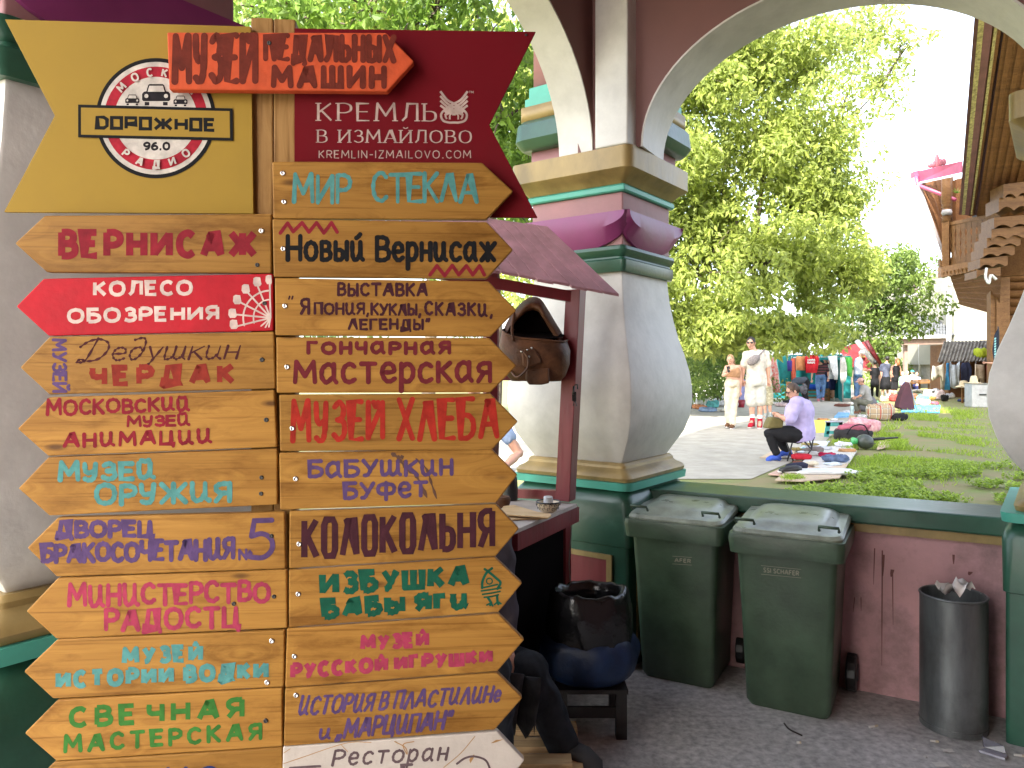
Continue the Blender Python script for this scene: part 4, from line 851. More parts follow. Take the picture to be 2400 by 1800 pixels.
blade([(1170,1208),(1210,1208),(1280,1210),(1284,1214),(1240,1215),(1190,1218),(1165,1216)], .008, "wooden_spatula", W_PALE, "wooden spatula lying underneath on the stall counter", "spatula")
m = M(); c0 = G(1196,1172,zc); m.lathe([(.040,0),(.042,.05),(.040,.10),(.036,.13),(.01,.135)], c0+Vector((0,0,0)), 16); tag(autosmooth(m.build("black_pot", BLACK)), "black rounded holder at the back of the stall counter", "holder")
m = M(); c0 = G(1176,1188,zc); m.lathe([(.036,0),(.045,.02),(.047,.045),(.04,.055),(.03,.05)], c0, 16); tag(autosmooth(m.build("brown_pouch", LEA)), "round brown leather pouch beside the black holder", "pouch")
m = M(); a = P(1340,1190,3.98); m.tube(spline([a, P(1338,1260,4.0), P(1334,1320,4.0), P(1338,1400,4.0), Vector((P(1338,1400,4.0).x,4.02,.01))], 6), .0035, 6); tag(m.build("power_cable", mat("grey_cable", (.2,.19,.18), bump=0)), "thin grey cable hanging from the stall counter", "cable")
# ------------------------------------------------------------------ rubbish bag in a blue bag on a stand
BAGB = mat("black_polythene", (.008,.008,.009), rough=.22, var=.2, scale=6, bump=.7, bscale=16)
BLUEB = mat("blue_polythene", (.005,.024,.08), rough=.5, var=.25, scale=6, bump=.6, bscale=14)
bk = Vector((.375,3.64,0))
bs = thing("bag_stand", "low dark crate stand under the rubbish bags", "stand", bk)
m = M()
for sx in (-.14,.14):
    for sy in (-.12,.12): m.box(bk+Vector((sx,sy,.11)), (.05,.05,.22))
m.box(bk+Vector((0,0,.225)), (.34,.30,.02)); m.box(bk+Vector((0,-.12,.12)), (.28,.02,.05)); m.build("stand_frame", mat("dark_crate", (.02,.019,.018)), bs)
def sack(c, prof, seed, amp, n=36, lipf=.14):
    m = M(); 
    def fn(u, v):
        f_ = v*(len(prof)-1); k = min(int(f_), len(prof)-2); t_ = f_-k; r = prof[k][0]*(1-t_)+prof[k+1][0]*t_; z = prof[k][1]*(1-t_)+prof[k+1][1]*t_; a = 2*math.pi*u
        p = Vector((math.cos(a)*r, math.sin(a)*r*.85, z)); q_ = mnoise.noise(Vector((math.cos(a)*2.2+seed, math.sin(a)*2.2, z*4)))+.5*mnoise.noise(Vector((math.cos(a)*6+seed, math.sin(a)*6, z*9)))
        return Vector(c)+Vector((p.x*(1+amp*q_),p.y*(1+amp*q_),p.z+amp*.12*q_))+Vector((0,0,amp*lipf*mnoise.noise(Vector((a and math.cos(a)*4, math.sin(a)*4, seed)))*(1 if v > .6 else 0)))
    m.grid(fn, n, 16); return m
tag(sack(bk, [(.02,.235),(.17,.235),(.225,.28),(.24,.36),(.236,.40),(.222,.43),(.20,.45),(.16,.44)], 2, .13, 36, 0).build("blue_bag", BLUEB, weld=True), "blue plastic bag slumped under the black rubbish bag", "bag")
tag(sack(bk, [(.02,.34),(.16,.33),(.20,.38),(.213,.47),(.208,.58),(.195,.65),(.178,.672),(.15,.655),(.14,.56),(.12,.48)], 9, .10, 48).build("black_rubbish_bag", BAGB, weld=True), "black rubbish bag with its mouth open, left of the green bins", "rubbish bag")
# ------------------------------------------------------------------ litter on the floor
def F0(px, py): return G(px, py, 0)
m = M(); cent = F0(2340,1772)
t = thing("plastic_tray", "broken dark blue plastic piece lying on the floor at right", "litter", cent)
m = M(); m.prism([F0(2293,1766)+Vector((0,0,.004)),F0(2315,1758)+Vector((0,0,.004)),F0(2362,1777)+Vector((0,0,.004)),F0(2356,1786)+Vector((0,0,.004))], (0,0,.012)); m.build("tray_base", mat("tray_pale", (.35,.35,.4), rough=.25, bump=0), t, bevel=.003)
m = M(); m.prism([F0(2306,1760)+Vector((0,0,.018)),F0(2357,1775)+Vector((0,0,.018)),F0(2357,1775)+Vector((0,.01,.045)),F0(2306,1760)+Vector((0,.01,.06))], (0,.006,0)); m.build("tray_back", mat("tray_navy", (.012,.012,.05), rough=.2, bump=0), t)
WPAPER = mat("dirty_paper", (.62,.60,.56), rough=.9, var=.1)
for k, (x, y, l_, a) in enumerate(((2047,1705,.05,.3),(2190,1740,.035,-.2),(1872,1743,.02,0),(2400-8,1774,.05,-.3),(2300,1712,.025,.1),(2388,1725,.03,-.8))):
    p = F0(x,y)+Vector((0,0,.006)); d = Vector((math.cos(a),math.sin(a),0))*l_/2; m = M(); m.tube([p-d,p+d*.2], .0055, 8, sm=False, mi=0); m.tube([p+d*.2,p+d], .0056, 8, sm=False, mi=1)
    lab = ["longest cigarette end on the floor between the bins","cigarette end on the floor in front of the metal drum","tiny cigarette end in front of the nearer green bin","cigarette end beside the blue plastic piece","cigarette end touching the foot of the metal drum","cigarette end beside the right-hand pillar foot"][k]
    tag(m.build("cigarette_end", [WPAPER, mat("filter_tip", (.5,.42,.3))]), lab, "cigarette end", "cigarette ends on the floor")
for k, (x, y, sx, sy) in enumerate(((2221,1761,.05,.03),(2205,1794,.06,.035),(2170,1776,.02,.015),(2143,1757,.018,.012),(2265,1797,.04,.02))):
    p = F0(x,y); q_ = crumple(p+Vector((0,0,.002)), sx, sy, .006, k, 4)
    tag(q_.build("paper_scrap", WPAPER), ["white paper scrap by the metal drum foot","largest paper scrap at the bottom edge of the photo","small paper scrap left of the largest one","tiny paper crumb under the cigarette ends","paper scrap at the bottom edge, furthest right"][k], "paper scrap", "paper scraps on the floor")
m = M(); m.tube(spline([F0(1838,1697)+Vector((0,0,.004)),F0(1850,1712)+Vector((0,0,.006)),F0(1880,1726)+Vector((0,0,.004))], 5), .004, 6); tag(m.build("twig", mat("dark_twig", (.03,.022,.018))), "thin dark twig on the floor before the nearer green bin", "twig")
# ================================================================== BUILDINGS OUTSIDE
CREAM = mat("cream_render", (.22,.215,.175), rough=.8, var=.05, scale=1.5, bump=.1)
GREYR = mat("grey_roof_tiles", (.095,.10,.105), rough=.5, var=.15, scale=4)
ROSE = mat("rose_sheet_metal", (.36,.06,.12), rough=.35, var=.08, scale=3, bump=.05)
FASC = mat("plum_fascia", (.20,.085,.09), rough=.6, var=.15, scale=3)
YEL = mat("weathered_yellow_edge", (.45,.38,.17), rough=.8, var=.3, scale=12)
house = thing("wooden_house", "carved log house with a balcony and steep plank-lined eaves at right", "house", (18.5,27,GZ))
def slab(nm, pts, th, mt, par, bev=0):
    m = M(); m.prism(pts, th); return m.build(nm, mt, par, bevel=bev)
def planks(nm, a, b, c, d, n, th, mt, par, gap=.012):   # n boards from edge ab to edge dc (a-b is the run)
    m = M(); a, b, c, d = map(Vector, (a,b,c,d))
    for k in range(n):
        t0, t1 = k/n, (k+1)/n; z = Vector(th)*(.0 if k % 2 else .35)
        p = [a.lerp(d,t0)+z, b.lerp(c,t0)+z, b.lerp(c,t1)+z, a.lerp(d,t1)+z]; m.prism(p, th)
    return m.build(nm, mt, par)
# log walls (round logs) and the corner post
m = M()
for k in range(28):
    z = GZ+.15+k*.30; m.tube([(17.75,27.3,z),(25,26.2,z)], .16, 10); m.tube([(17.75,27.3,z+.15),(25.5,38,z+.15)], .16, 10)
m.build("log_wall", W_HOUSE, house)
pb = P(2343,900,26.6); m = M(); m.obox(Vector((P(2322,860,26.6).x,26.6,GZ)), Vector((.62,-.1,0)), Vector((.05,.3,0)), (0,0,5.0)); m.obox(Vector((P(2336,860,26.5).x,26.5,GZ)), Vector((.22,-.03,0)), Vector((.01,.1,0)), (0,0,5.0)); m.build("corner_post", W_HOUSE, house)
m = M(); m.obox(P(2318,650,26.5), P(2440,640,24.9)-P(2318,650,26.5), (.1,.5,0), (0,0,1.3)); m.build("wall_beam", W_HOUSE, house)
# sloping soffit of the jetty
planks("jetty_soffit", P(2228,652,27.8), P(2348,622,25.4), P(2342,742,26.9), P(2250,716,29.0), 13, (0,.02,.08), W_DARK, house)
slab("jetty_fascia", [P(2206,626,28), P(2340,598,25.2), P(2340,624,25.2), P(2206,650,28)], (.05,.3,0), W_HOUSE, house)
m = M()
for k in range(14):
    t_ = k/13; p = P(2216,646,27.9).lerp(P(2335,622,25.3), t_); m.prism([p+Vector((-.13,-.04,.12)), p+Vector((.13,-.09,.12)), p+Vector((.09,-.08,.0)), p+Vector((0,-.06,-.07)), p+Vector((-.09,-.04,0))], (.01,.05,0))
m.build("carved_valance", W_HOUSE, house)
# balcony railing: boards with cut-out silhouettes
bal = M(); A0, A1, B1, B0 = P(2228,528,28), P(2345,505,25.3), P(2345,597,25.3), P(2228,622,28)
def RL(u, v, d=0): return A0.lerp(A1,u).lerp(B0.lerp(B1,u), v)+Vector((.05,.2,0))*d
nb = 9
for k in range(nb):
    u0, u1 = k/nb+.004, (k+1)/nb-.004; hw = (u1-u0)/2; cu = (u0+u1)/2; prof = []
    for i_ in range(25):
        v = i_/24; cut = 0
        for v0, h_, s_ in ((.26,.12,.62),(.50,.09,.5),(.74,.13,.66)): cut = max(cut, s_*max(0, 1-abs(v-v0)/h_))
        prof.append((hw*(1-cut), v))
    for (wa, va), (wb, vb) in zip(prof, prof[1:]): bal.prism([RL(cu-wa,va),RL(cu+wa,va),RL(cu+wb,vb),RL(cu-wb,vb)], (.02,.07,0))
ro = bal.build("balcony_railing", W_HOUSE, house)
slab("rail_cap", [P(2226,520,28), P(2345,497,25.3), P(2345,505,25.3), P(2226,528,28)], (.06,.25,0), W_HOUSE, ro)
m = M(); m.tube([P(2218,640,28.1),P(2218,520,28.1)], .17, 4, sm=False)
prof = [(520,.17),(512,.12),(509,.18),(505,.12),(502,.16),(492,.16),(488,.1),(485,.18),(480,.12),(477,.17),(440,.17),(420,.17)]
m.tube([P(2218,y,28.1) for y, r in prof], [r for y, r in prof], 14); m.build("turned_post", W_HOUSE, house)
m = M(); m.tube([P(2219,y,28.0) for y in (504,498,492)], [.15,.19,.15], 14); m.build("grey_vase_turning", mat("weathered_grey", (.30,.28,.27)), house)
slab("balcony_back_wall", [P(2240,420,30), P(2420,380,27.4), P(2420,600,27.4), P(2240,620,30)], (.05,.3,0), W_DARK, house)
m = M(); m.obox(P(2282,512,28.2), P(2318,505,27.6)-P(2282,512,28.2), (0,.1,0), (0,0,.62)); m.build("dark_window", BLACK, house)
# the steep front roof: verge, fascia, gap board and plank soffit
Y0, Y1 = 19.0, 26.5
def RF(px0, py0, px1, py1, f): return P(px0+(px1-px0)*f, py0+(py1-py0)*f, Y0+(Y1-Y0)*f)
def strip(nm, xa, xb, mt, th=(.1,.12,.05), fa=-.5, fb=1.0, lift=0):
    L_ = [RF(2284+xa,90,2250+xa*.55,505,f) for f in (fa,fb)]; R_ = [RF(2284+xb,90,2250+xb*.55,505,f) for f in (fa,fb)]
    return slab(nm, [p+Vector((0,lift,0)) for p in (L_[0],R_[0],R_[1],L_[1])], th, mt, house)
strip("verge_edge", 0, 13, YEL, lift=-.1); strip("fascia", 13, 36, FASC, lift=-.05); strip("fascia_trim", 36, 42, YEL, lift=-.12); strip("gap_board", 42, 66, W_DARK, lift=.12)
L_ = lambda x, f: RF(2284+x,90,2250+x*.6,505,f)
planks("roof_soffit", L_(66,-.5), L_(66,1.03), L_(230,1.03)+Vector((.5,.6,0)), L_(230,-.5), 13, (.1,.14,.05), W_DARK, house)
slab("roof_deck", [L_(2,-.5)+Vector((.15,.35,.1)), L_(2,1.0)+Vector((.15,.35,.1)), L_(240,1.0)+Vector((.6,.8,.1)), L_(240,-.5)+Vector((.15,.35,.1))], (.15,.2,.1), FASC, house)
# carved log ends stacked at the corner
m = M()
rows = [(2352,430,2420,470,23.6),(2341,462,2420,500,23.7),(2330,508,2420,540,23.9),(2324,535,2405,566,24.0),(2313,556,2392,585,24.1),(2305,580,2378,607,24.2),(2297,605,2362,632,24.3),(2289,632,2345,655,24.4)]
for k, (x0, y0, x1, y1, Yd) in enumerate(rows):
    h = y1-y0; b_ = []; n_ = 16
    for i_ in range(n_+1):
        t_ = i_/n_; b_.append(P(x0+(x1-x0)*t_, y1-4-h*.28*abs(math.sin(t_*math.pi*2.2))-h*.12*t_, Yd+.0))
    m.prism([P(x0,y0+2,Yd), P(x1,y0-6,Yd)]+b_[::-1], (.15,.9,0))
m.build("carved_log_ends", W_HOUSE, house)
m = M(); m.tube(spline([P(2312,628,24.2),P(2310,650,24.2),P(2318,664,24.2),P(2322,645,24.2),P(2335,655,24.2)], 5), .04, 6); m.build("loose_cable", mat("white_cable", (.6,.6,.57), bump=0), house)
# rear roof with rose fascia, gutter pipe and its own soffit
slab("rose_fascia", [P(2145,403,30), P(2256,377,27.5), P(2256,404,27.5), P(2150,428,30)], (.05,.25,.05), ROSE, house)
slab("rose_fascia_end", [P(2141,402,30), P(2155,399,29.8), P(2156,411,29.8), P(2143,414,30)], (.02,.3,.0), ROSE, house)
m = M(); m.tube([P(2147,413,29.9),P(2150,430,29.9),P(2158,437,29.8),P(2238,468,28)], .075, 8); m.build("rain_pipe", ROSE, house)
m = M()
for x, h in ((2180,.10),(2187,.14),(2196,.30),(2204,.16),(2212,.14)): m.ball(P(x,391-(x-2180)*.22,29.3)+Vector((0,0,h/2)), (.11,.06,h), 8)
m.build("ridge_ornament", mat("dark_rose", (.25,.06,.08)), house)
planks("rear_soffit", P(2152,432,29.8), P(2216,610,29.6), P(2242,560,30.6), P(2232,415,30.5), 6, (.1,.1,.05), W_DARK, house)
slab("rear_verge", [P(2148,430,29.8), P(2155,428,29.8), P(2219,606,29.4), P(2213,614,29.4)], (.1,.2,.1), mat("grey_verge", (.22,.19,.18)), house)
slab("jetty_end", [P(2202,608,28.5), P(2214,612,28.5), P(2216,650,28.5), P(2206,648,28.5)], (.1,.3,0), W_HOUSE, house)
m = M()
for k in range(9): a = k*.7; m.tube([P(2243,452,28.5), P(2243+14*math.cos(a),446+7*math.sin(a),28.5)], [.035,.005], 5, flat=.3)
tag(m.build("potted_plant", mat("fresh_leaf", (.20,.36,.05), bump=0)), "small bright green plant on the house balcony under the eaves", "plant")
# white building with pipe, tiled roof beyond
wb = thing("cream_building", "plain cream building standing behind the log house", "building", (31,46,GZ))
m = M(); m.obox(Vector((P(2236,860,46).x,46,1.9)), (14,0,0), (0,12,0), (0,0,7.2-1.9+.6)); m.build("wall", CREAM, wb)
m = M(); m.obox(Vector((P(2236,860,46).x+.5,46.3,GZ)), (13,0,0), (0,11,0), (0,0,1.6)); m.build("plinth", mat("grey_base", (.3,.28,.25)), wb)
WMET = mat("white_metal", (.40,.40,.39), rough=.5, bump=0)
m = M(); px_ = 2226; m.tube(spline([P(2228,668,45.4),P(2219,664,45.4),P(2213,672,45.4),P(2214,682,45.4)], 5), .16, 8); m.obox(P(2222,802,45.3), (.19,0,0), (0,.19,0), (0,0,3.2)); m.build("white_downpipe", WMET, wb)
gb = thing("tiled_passage", "roofed passage with grey tiles on a brown beam beyond the path", "roof", (P(2160,860,46).x,46,GZ))
m = M(); nx, ny = 26, 7
def tile(u, v): 
    p = P(2060+(2236-2060)*u, 786-46*v, 46+v*2.2); return p+Vector((0,-.05,.05))*(abs(math.sin(u*nx*math.pi)))+Vector((0,-.09,.0))*(1-(v*ny) % 1)
m.grid(tile, 52, 28, sm=False); m.build("tiles", GREYR, gb)
slab("eave_board", [P(2060,786,45.9),P(2226,784,45.9),P(2226,792,45.9),P(2060,795,45.9)], (0,.1,0), WMET, gb)
slab("beam", [P(2050,793,46.2),P(2226,792,46.2),P(2226,806,46.2),P(2050,810,46.2)], (0,.6,0), mat("brown_beam", (.22,.14,.11)), gb)
m = M()
for x in (2062, 2120): m.obox(Vector((P(x,860,46.6).x,46.6,GZ)), (.2,0,0), (0,.2,0), (0,0,P(x,806,46.6).z-GZ))
m.build("pillar", MC["brown_beam"], gb)
tr = thing("steel_canopy", "open steel canopy of trusses above the tiled passage", "canopy", (P(2180,860,50).x,50,GZ))
m = M()
for x in (2120,2155,2199,2226): m.tube([P(x,742,50),P(x,668,50)], .07, 6)
for a, b_ in (((2120,700),(2199,668)),((2199,690),(2226,720)),((2155,720),(2226,690)),((2175,742),(2199,690)),((2110,700),(2240,696)),((2110,720),(2240,716))): m.tube([P(*a,50),P(*b_,50)], .05, 6)
for x in (2120,2155,2199,2226): m.tube([Vector((P(x,742,50).x,50,GZ)),P(x,742,50)], .07, 6)
m.build("truss", WMET, tr)
m = M(); 
for k in range(3): m.obox(P(2105,662+k*9,50), (4.2,0,0), (0,2.5,0), (0,0,.13))
for k in range(18): m.obox(P(2105,672,50)+Vector((.23*k,0,0)), (.09,0,0), (0,2.5,0), (0,0,.3))
m.build("slatted_roof", mat("dark_slats", (.09,.07,.06)), tr)
# hut with corrugated roof and the clothes on it
hut = thing("market_hut", "wooden hut with a grey corrugated roof hung with clothes", "hut", (P(2265,930,33).x,33.4,GZ))
m = M(); a0, a1, b1, b0 = P(2212,800,34.6), P(2345,798,34.6), P(2330,845,32.6), P(2197,848,32.6)
m.grid(lambda u, v: a0.lerp(a1,u).lerp(b0.lerp(b1,u),v)+Vector((0,-.02,.055))*.5*math.sin(u*2*math.pi*16), 128, 6, thick=(0,.01,-.03)); m.build("corrugated_roof", mat("old_slate_sheet", (.20,.185,.16), rough=.9, var=.3, scale=4, bump=.4, dirt=.3), hut)
m = M(); m.obox(Vector((a0.x+.1,34.4,GZ)), (a1.x-a0.x,0,0), (0,1.5,0), (0,0,a0.z-GZ-.15)); m.build("wall", W_DARK, hut)
for x in (2206,2318):
    m = M(); m.obox(Vector((P(x,860,32.9).x,32.9,GZ)), (.09,0,0), (0,.09,0), (0,0,P(x,850,32.9).z-GZ+.05)); m.build("post", W_DARK, hut)
m = M(); m.tube([P(2200,852,32.7),P(2328,850,32.7)], .025, 6); m.build("hanging_rail", W_DARK, hut)
planks("plank_fence_behind", P(2300,798,36), P(2300,905,36), P(2365,905,36), P(2365,796,36), 7, (0,.04,0), mat("grey_planks", (.33,.27,.2), var=.2), hut)
def garment(pts, Y, mt, label, cat, name, bulge=.06, hanger=True, marks=None, group=None):
    """hanging cloth cut to an outline (pixels) with soft folds; two layers joined round the edge"""
    poly = [P(x,y,Y) for x, y in pts]; bm = bmesh.new()
    f = bm.faces.new([bm.verts.new(p) for p in poly]); bmesh.ops.triangulate(bm, faces=[f]); bmesh.ops.subdivide_edges(bm, edges=bm.edges, cuts=2, use_grid_fill=True)
    ext = bmesh.ops.extrude_face_region(bm, geom=bm.faces[:]); mv = [g for g in ext['geom'] if isinstance(g, bmesh.types.BMVert)]
    for v_ in mv: v_.co.y += bulge
    for v_ in bm.verts: v_.co.y += bulge*.8*math.sin(v_.co.x*23+v_.co.z*2)+bulge*.4*mnoise.noise(v_.co*5)
    m = M(); bm.verts.index_update(); m.add([v_.co.copy() for v_ in bm.verts], [tuple(v_.index for v_ in f_.verts) for f_ in bm.faces], 0, True); bm.free()
    o = m.build(name, mt); tag(o, label, cat, group)
    if hanger:
        t0 = max((p for p in poly), key=lambda p: p.z); 
        mm = M(); mm.tube(spline([t0+Vector((0,0,-.02)), t0+Vector((.0,0,.06)), t0+Vector((.03,0,.09))], 4), .008, 5); mm.build("hook", STEEL, o)
    return o
GG = "clothes hung under the corrugated roof"
garment([(2188,857),(2196,861),(2204,856),(2213,852),(2216,870),(2214,890),(2209,893),(2207,882),(2196,885),(2188,892),(2185,886)], 32.3, cloth("cream",(.62,.58,.48)), "cream blouse with wide sleeves at the left end of the hut", "blouse", "hanging_blouse", group=GG)
garment([(2204,884),(2216,880),(2218,914),(2205,914)], 32.45, cloth("khaki",(.42,.38,.29)), "khaki trousers hanging below the cream blouse", "trousers", "hanging_trousers", group=GG)
garment([(2219,851),(2226,850),(2225,880),(2228,914),(2216,914),(2218,880)], 32.4, cloth("blue",(.06,.30,.60)), "bright blue dress between the cream blouse and grey dress", "dress", "hanging_dress", group=GG)
garment([(2229,848),(2232,855),(2244,855),(2249,847),(2247,870),(2249,908),(2238,911),(2229,906),(2230,875)], 32.3, cloth("paleblue",(.42,.47,.52)), "pale grey-blue strappy dress on the hut", "dress", "hanging_dress", group=GG)
garment([(2257,850),(2272,849),(2277,863),(2276,905),(2254,907),(2254,864)], 32.4, cloth("navy",(.03,.035,.07)), "navy top hanging in the middle of the hut", "top", "hanging_shirt", group=GG)
garment([(2287,854),(2308,855),(2310,898),(2300,898),(2297,868),(2292,898),(2283,897)], 32.2, cloth("beige",(.50,.40,.29)), "beige trousers hanging near the right end of the hut", "trousers", "hanging_trousers", group=GG)
garment([(2312,857),(2325,856),(2326,893),(2313,894)], 32.3, cloth("winered",(.22,.025,.035)), "dark red garment at the right end of the hut", "garment", "hanging_garment", group=GG)
lb_ = M(); 
def lump(c, sx, sy, sz, seed=0, n=14, sq=.75, amp=.18):
    m = M(); c = Vector(c); s_ = lambda x: math.copysign(abs(x)**sq, x)
    def fn(u, v):
        a = 2*math.pi*u; b_ = math.pi*v; p = Vector((s_(math.cos(a))*s_(math.sin(b_))*sx, s_(math.sin(a))*s_(math.sin(b_))*sy, (1-s_(math.cos(b_)))*.5*sz)); q_ = Vector((math.cos(a), math.sin(a), 0))*math.sin(b_); k = 1+amp*mnoise.noise(Vector((q_.x*1.6+seed, q_.y*1.6, v*3)))+amp*.7*mnoise.noise(Vector((q_.x*4+seed, q_.y*6, v*5)))+amp*.5*abs(mnoise.noise(Vector((q_.x*9+seed, q_.y*9, v*9))))
        return c+Vector((p.x*k,p.y*k,p.z*k))
    m.grid(fn, n, max(8, n//2)); return m
tag(lump(P(2300,840,33.1)-Vector((0,0,.03)), .30, .25, .46, 3).build("green_sack", cloth("lime",(.36,.42,.03)), weld=True), "lime green bag sitting on the hut's corrugated roof", "bag")
# white cabinet, sun hats, small table
fr = thing("white_cabinet", "white enamel cabinet standing on the grass used as a stall table", "cabinet", G(2310,952))
c0 = G(2278,955); m = M(); m.obox(c0, (1.15,.0,0), (.1,.6,0), (0,0,.80)); m.build("body", WMET, fr, bevel=.02)
m = M(); m.obox(c0+Vector((.25,-.03,.42)), (.5,0,0), (0,.03,0), (0,0,.05)); m.build("handle", BLACK, fr)
m = M(); m.obox(c0+Vector((-.02,-.03,.80)), (1.2,0,0), (.1,.66,0), (0,0,.03)); m.build("top", CREAM, fr, bevel=.01)
HATM = cloth("straw",(.60,.50,.33))
hz = GZ+.84; hp = c0+Vector((.25,.3,.84))
m = M(); m.lathe([(.02,.26),(.09,.24),(.12,.12),(.13,.03),(.26,.0),(.25,-.01),(.10,-.01)], hp, 18); tag(autosmooth(m.build("sun_hat", HATM)), "pale straw sun hat standing on the white cabinet", "hat")
hp = G(2262,945)+Vector((0,0,0)); tb = thing("wooden_trestle", "small wooden trestle beside the white cabinet", "trestle", hp); m = M()
for dx in (-.12,.14): m.obox(hp+Vector((dx,0,0)), (.06,0,0), (0,.06,0), (0,0,.62))
m.obox(hp+Vector((-.2,-.1,.62)), (.5,0,0), (0,.4,0), (0,0,.04)); m.build("frame", W_HOUSE, tb)
m = M(); m.lathe([(.02,.20),(.12,.18),(.15,.08),(.16,.02),(.30,-.06),(.28,-.07),(.10,.0)], hp+Vector((0,.1,.68)), 18); tag(autosmooth(m.build("sun_hat", HATM)), "cream sun hat drooping over the wooden trestle", "hat")
# banner flag
fb = thing("feather_banner", "narrow dark feather banner with pale lettering beside the log house", "banner", G(2332,945)); fbp = P(2332,860,25.5)
m = M(); m.tube([Vector((P(2341,860,25.5).x,25.5,GZ)), P(2341,780,25.5), P(2339,765,25.5)], .02, 6); m.build("pole", BLACK, fb)
m = M(); m.prism([P(x,y,25.48) for x, y in ((2340,768),(2341,850),(2330,852),(2326,820),(2331,785))], (0,.012,0)); m.build("cloth", cloth("inknavy",(.02,.025,.04)), fb)
m = M(); 
for k in range(9): y = 792+k*6; m.prism([P(x,y_,25.46) for x, y_ in ((2331,y),(2335,y-1),(2334,y+4),(2330,y+4))], (0,.004,0))
m.build("lettering", cloth("aqua",(.25,.5,.52)), fb)
# ------------------------------------------------------------------ tents and hanging goods left of the hut
TEALC = cloth("tealtarp", (.02,.19,.19), var=.2, scale=3)
tent = thing("market_tent", "teal market tent with a white peaked roof among the trees", "tent", (P(1915,935,31).x,31,GZ))
y0, y1 = 29.5, 33.5
e_ = [P(1848,832,y0), P(1975,830,y0), P(1965,832,y1), P(1862,834,y1)]; pk = P(1918,770,31.5)
m = M(); TR = mat("tent_roof_white", (.66,.72,.74), rough=.6, var=.06, scale=2, bump=.05)
for k in range(4): 
    a, b_ = e_[k], e_[(k+1) % 4]; m.grid(lambda u, v: a.lerp(b_,u).lerp(pk,v)-Vector((0,0,.35))*math.sin(v*math.pi)*.6, 8, 8)
m.build("peaked_roof", TR, tent, weld=True)
m = M(); m.prism([e_[0],e_[1],e_[1]-Vector((0,0,.22)),e_[0]-Vector((0,0,.22))], (0,.02,0)); m.build("valance", TEALC, tent)
m = M(); m.grid(lambda u, v: Vector((e_[3].x-1.2+(e_[2].x-e_[3].x+1.6)*u, y1-.3+.06*math.sin(u*30), GZ+(e_[3].z-GZ)*v)), 40, 4); m.build("rear_curtain", TEALC, tent)
m = M(); sd_ = [P(1974,832,y0), P(1966,832,y1)]; m.grid(lambda u, v: Vector((sd_[0].x*(1-u)+sd_[1].x*u+.05*math.sin(u*25), y0+(y1-y0)*u, GZ+(sd_[0].z-GZ)*v)), 30, 4); m.build("side_curtain", TEALC, tent)
for p in e_:
    m = M(); m.tube([Vector((p.x,p.y,GZ)), p], .03, 8); m.build("pole", mat("grey_pole", (.3,.31,.31), metal=.6), tent)
m = M(); a, b_ = P(1848,838,29.4), P(1975,836,29.4); m.tube([a,b_], .02, 6); m.build("rail", STEEL, tent)
HG = "clothes hung round the teal tent"
garment([(1806,838),(1820,836),(1826,870),(1832,920),(1812,921),(1808,880)], 28.0, mat("cloth_redwhite",(.55,.02,.02), col2=(.62,.5,.45), scale=14, rough=.85), "long red and white patterned cloth hung left of the tent", "cloth", "hanging_cloth", .1, group=HG)
garment([(1820,835),(1858,836),(1856,900),(1830,900)], 29.2, TEALC, "teal tarpaulin hung beside the red patterned cloth", "tarpaulin", "tarpaulin", .1, False)
garment([(1855,840),(1864,840),(1865,895),(1857,897)], 29.0, cloth("coral",(.50,.10,.06)), "coral strip of cloth between the tarpaulin and the orange shirt", "cloth", "hanging_cloth", group=HG)
garment([(1846,845),(1856,845),(1855,870),(1848,870)], 28.6, cloth("indigo",(.05,.04,.22)), "small indigo garment hung on the tarpaulin edge", "garment", "hanging_garment", group=HG)
garment([(1866,840),(1870,834),(1880,836),(1888,834),(1892,842),(1888,868),(1866,868)], 28.9, cloth("apricot",(.62,.27,.12)), "apricot orange shirt hung beside the red T-shirt", "shirt", "hanging_shirt", group=HG)
o = garment([(1888,840),(1893,832),(1902,834),(1913,831),(1920,840),(1917,850),(1914,848),(1914,874),(1890,874),(1891,850),(1887,850)], 28.7, cloth("teered",(.50,.02,.03)), "red T-shirt with two lines of white print hung on the tent", "t-shirt", "hanging_shirt", group=HG)
m = M()
def tiny(txt, x0, y0, wd, h, Y, m):
    tot = sum(GL[ch][0]+.3 for ch in txt); x = 0
    for ch in txt:
        for sm_, pts in GL[ch][1]:
            if sm_: pts = [(p.x,p.y) for p in spline([(a,b,0) for a,b in pts], 2)]
            for a, b_ in zip(pts, pts[1:]):
                pa, pb_ = P(x0+wd*(x+a[0])/tot, y0-a[1]*h, Y), P(x0+wd*(x+b_[0])/tot, y0-b_[1]*h, Y); m.tube([pa,pb_], .011, 4)
        x += GL[ch][0]+.3
tiny("CAMPUS", 1893, 846, 18, 4, 28.55, m); tiny("EUROPE", 1893, 852, 18, 4, 28.55, m); m.build("print", mat("white_print", (.75,.72,.7), bump=0), o)
garment([(1940,835),(1962,833),(1964,870),(1962,890),(1957,890),(1956,845),(1942,846)], 29.0, cloth("offwhite",(.62,.62,.64)), "white garment hung at the tent's front corner", "garment", "hanging_garment", group=HG)
garment([(1972,838),(1979,836),(1985,860),(1982,892),(1976,900),(1970,892)], 28.2, cloth("stone",(.45,.44,.40)), "stone grey coat hung on the tent's right pole", "coat", "hanging_coat", group=HG)
garment([(1982,836),(1999,838),(1998,870),(1996,884),(1988,880)], 29.6, cloth("grassgreen",(.10,.42,.08)), "bright green cloth hung right of the tent", "cloth", "hanging_cloth", group=HG)
slab_t = thing("low_plank_bench", "low bench of stacked planks under the hanging shirts", "bench", G(1900,938)); m = M(); c0 = G(1888,940)
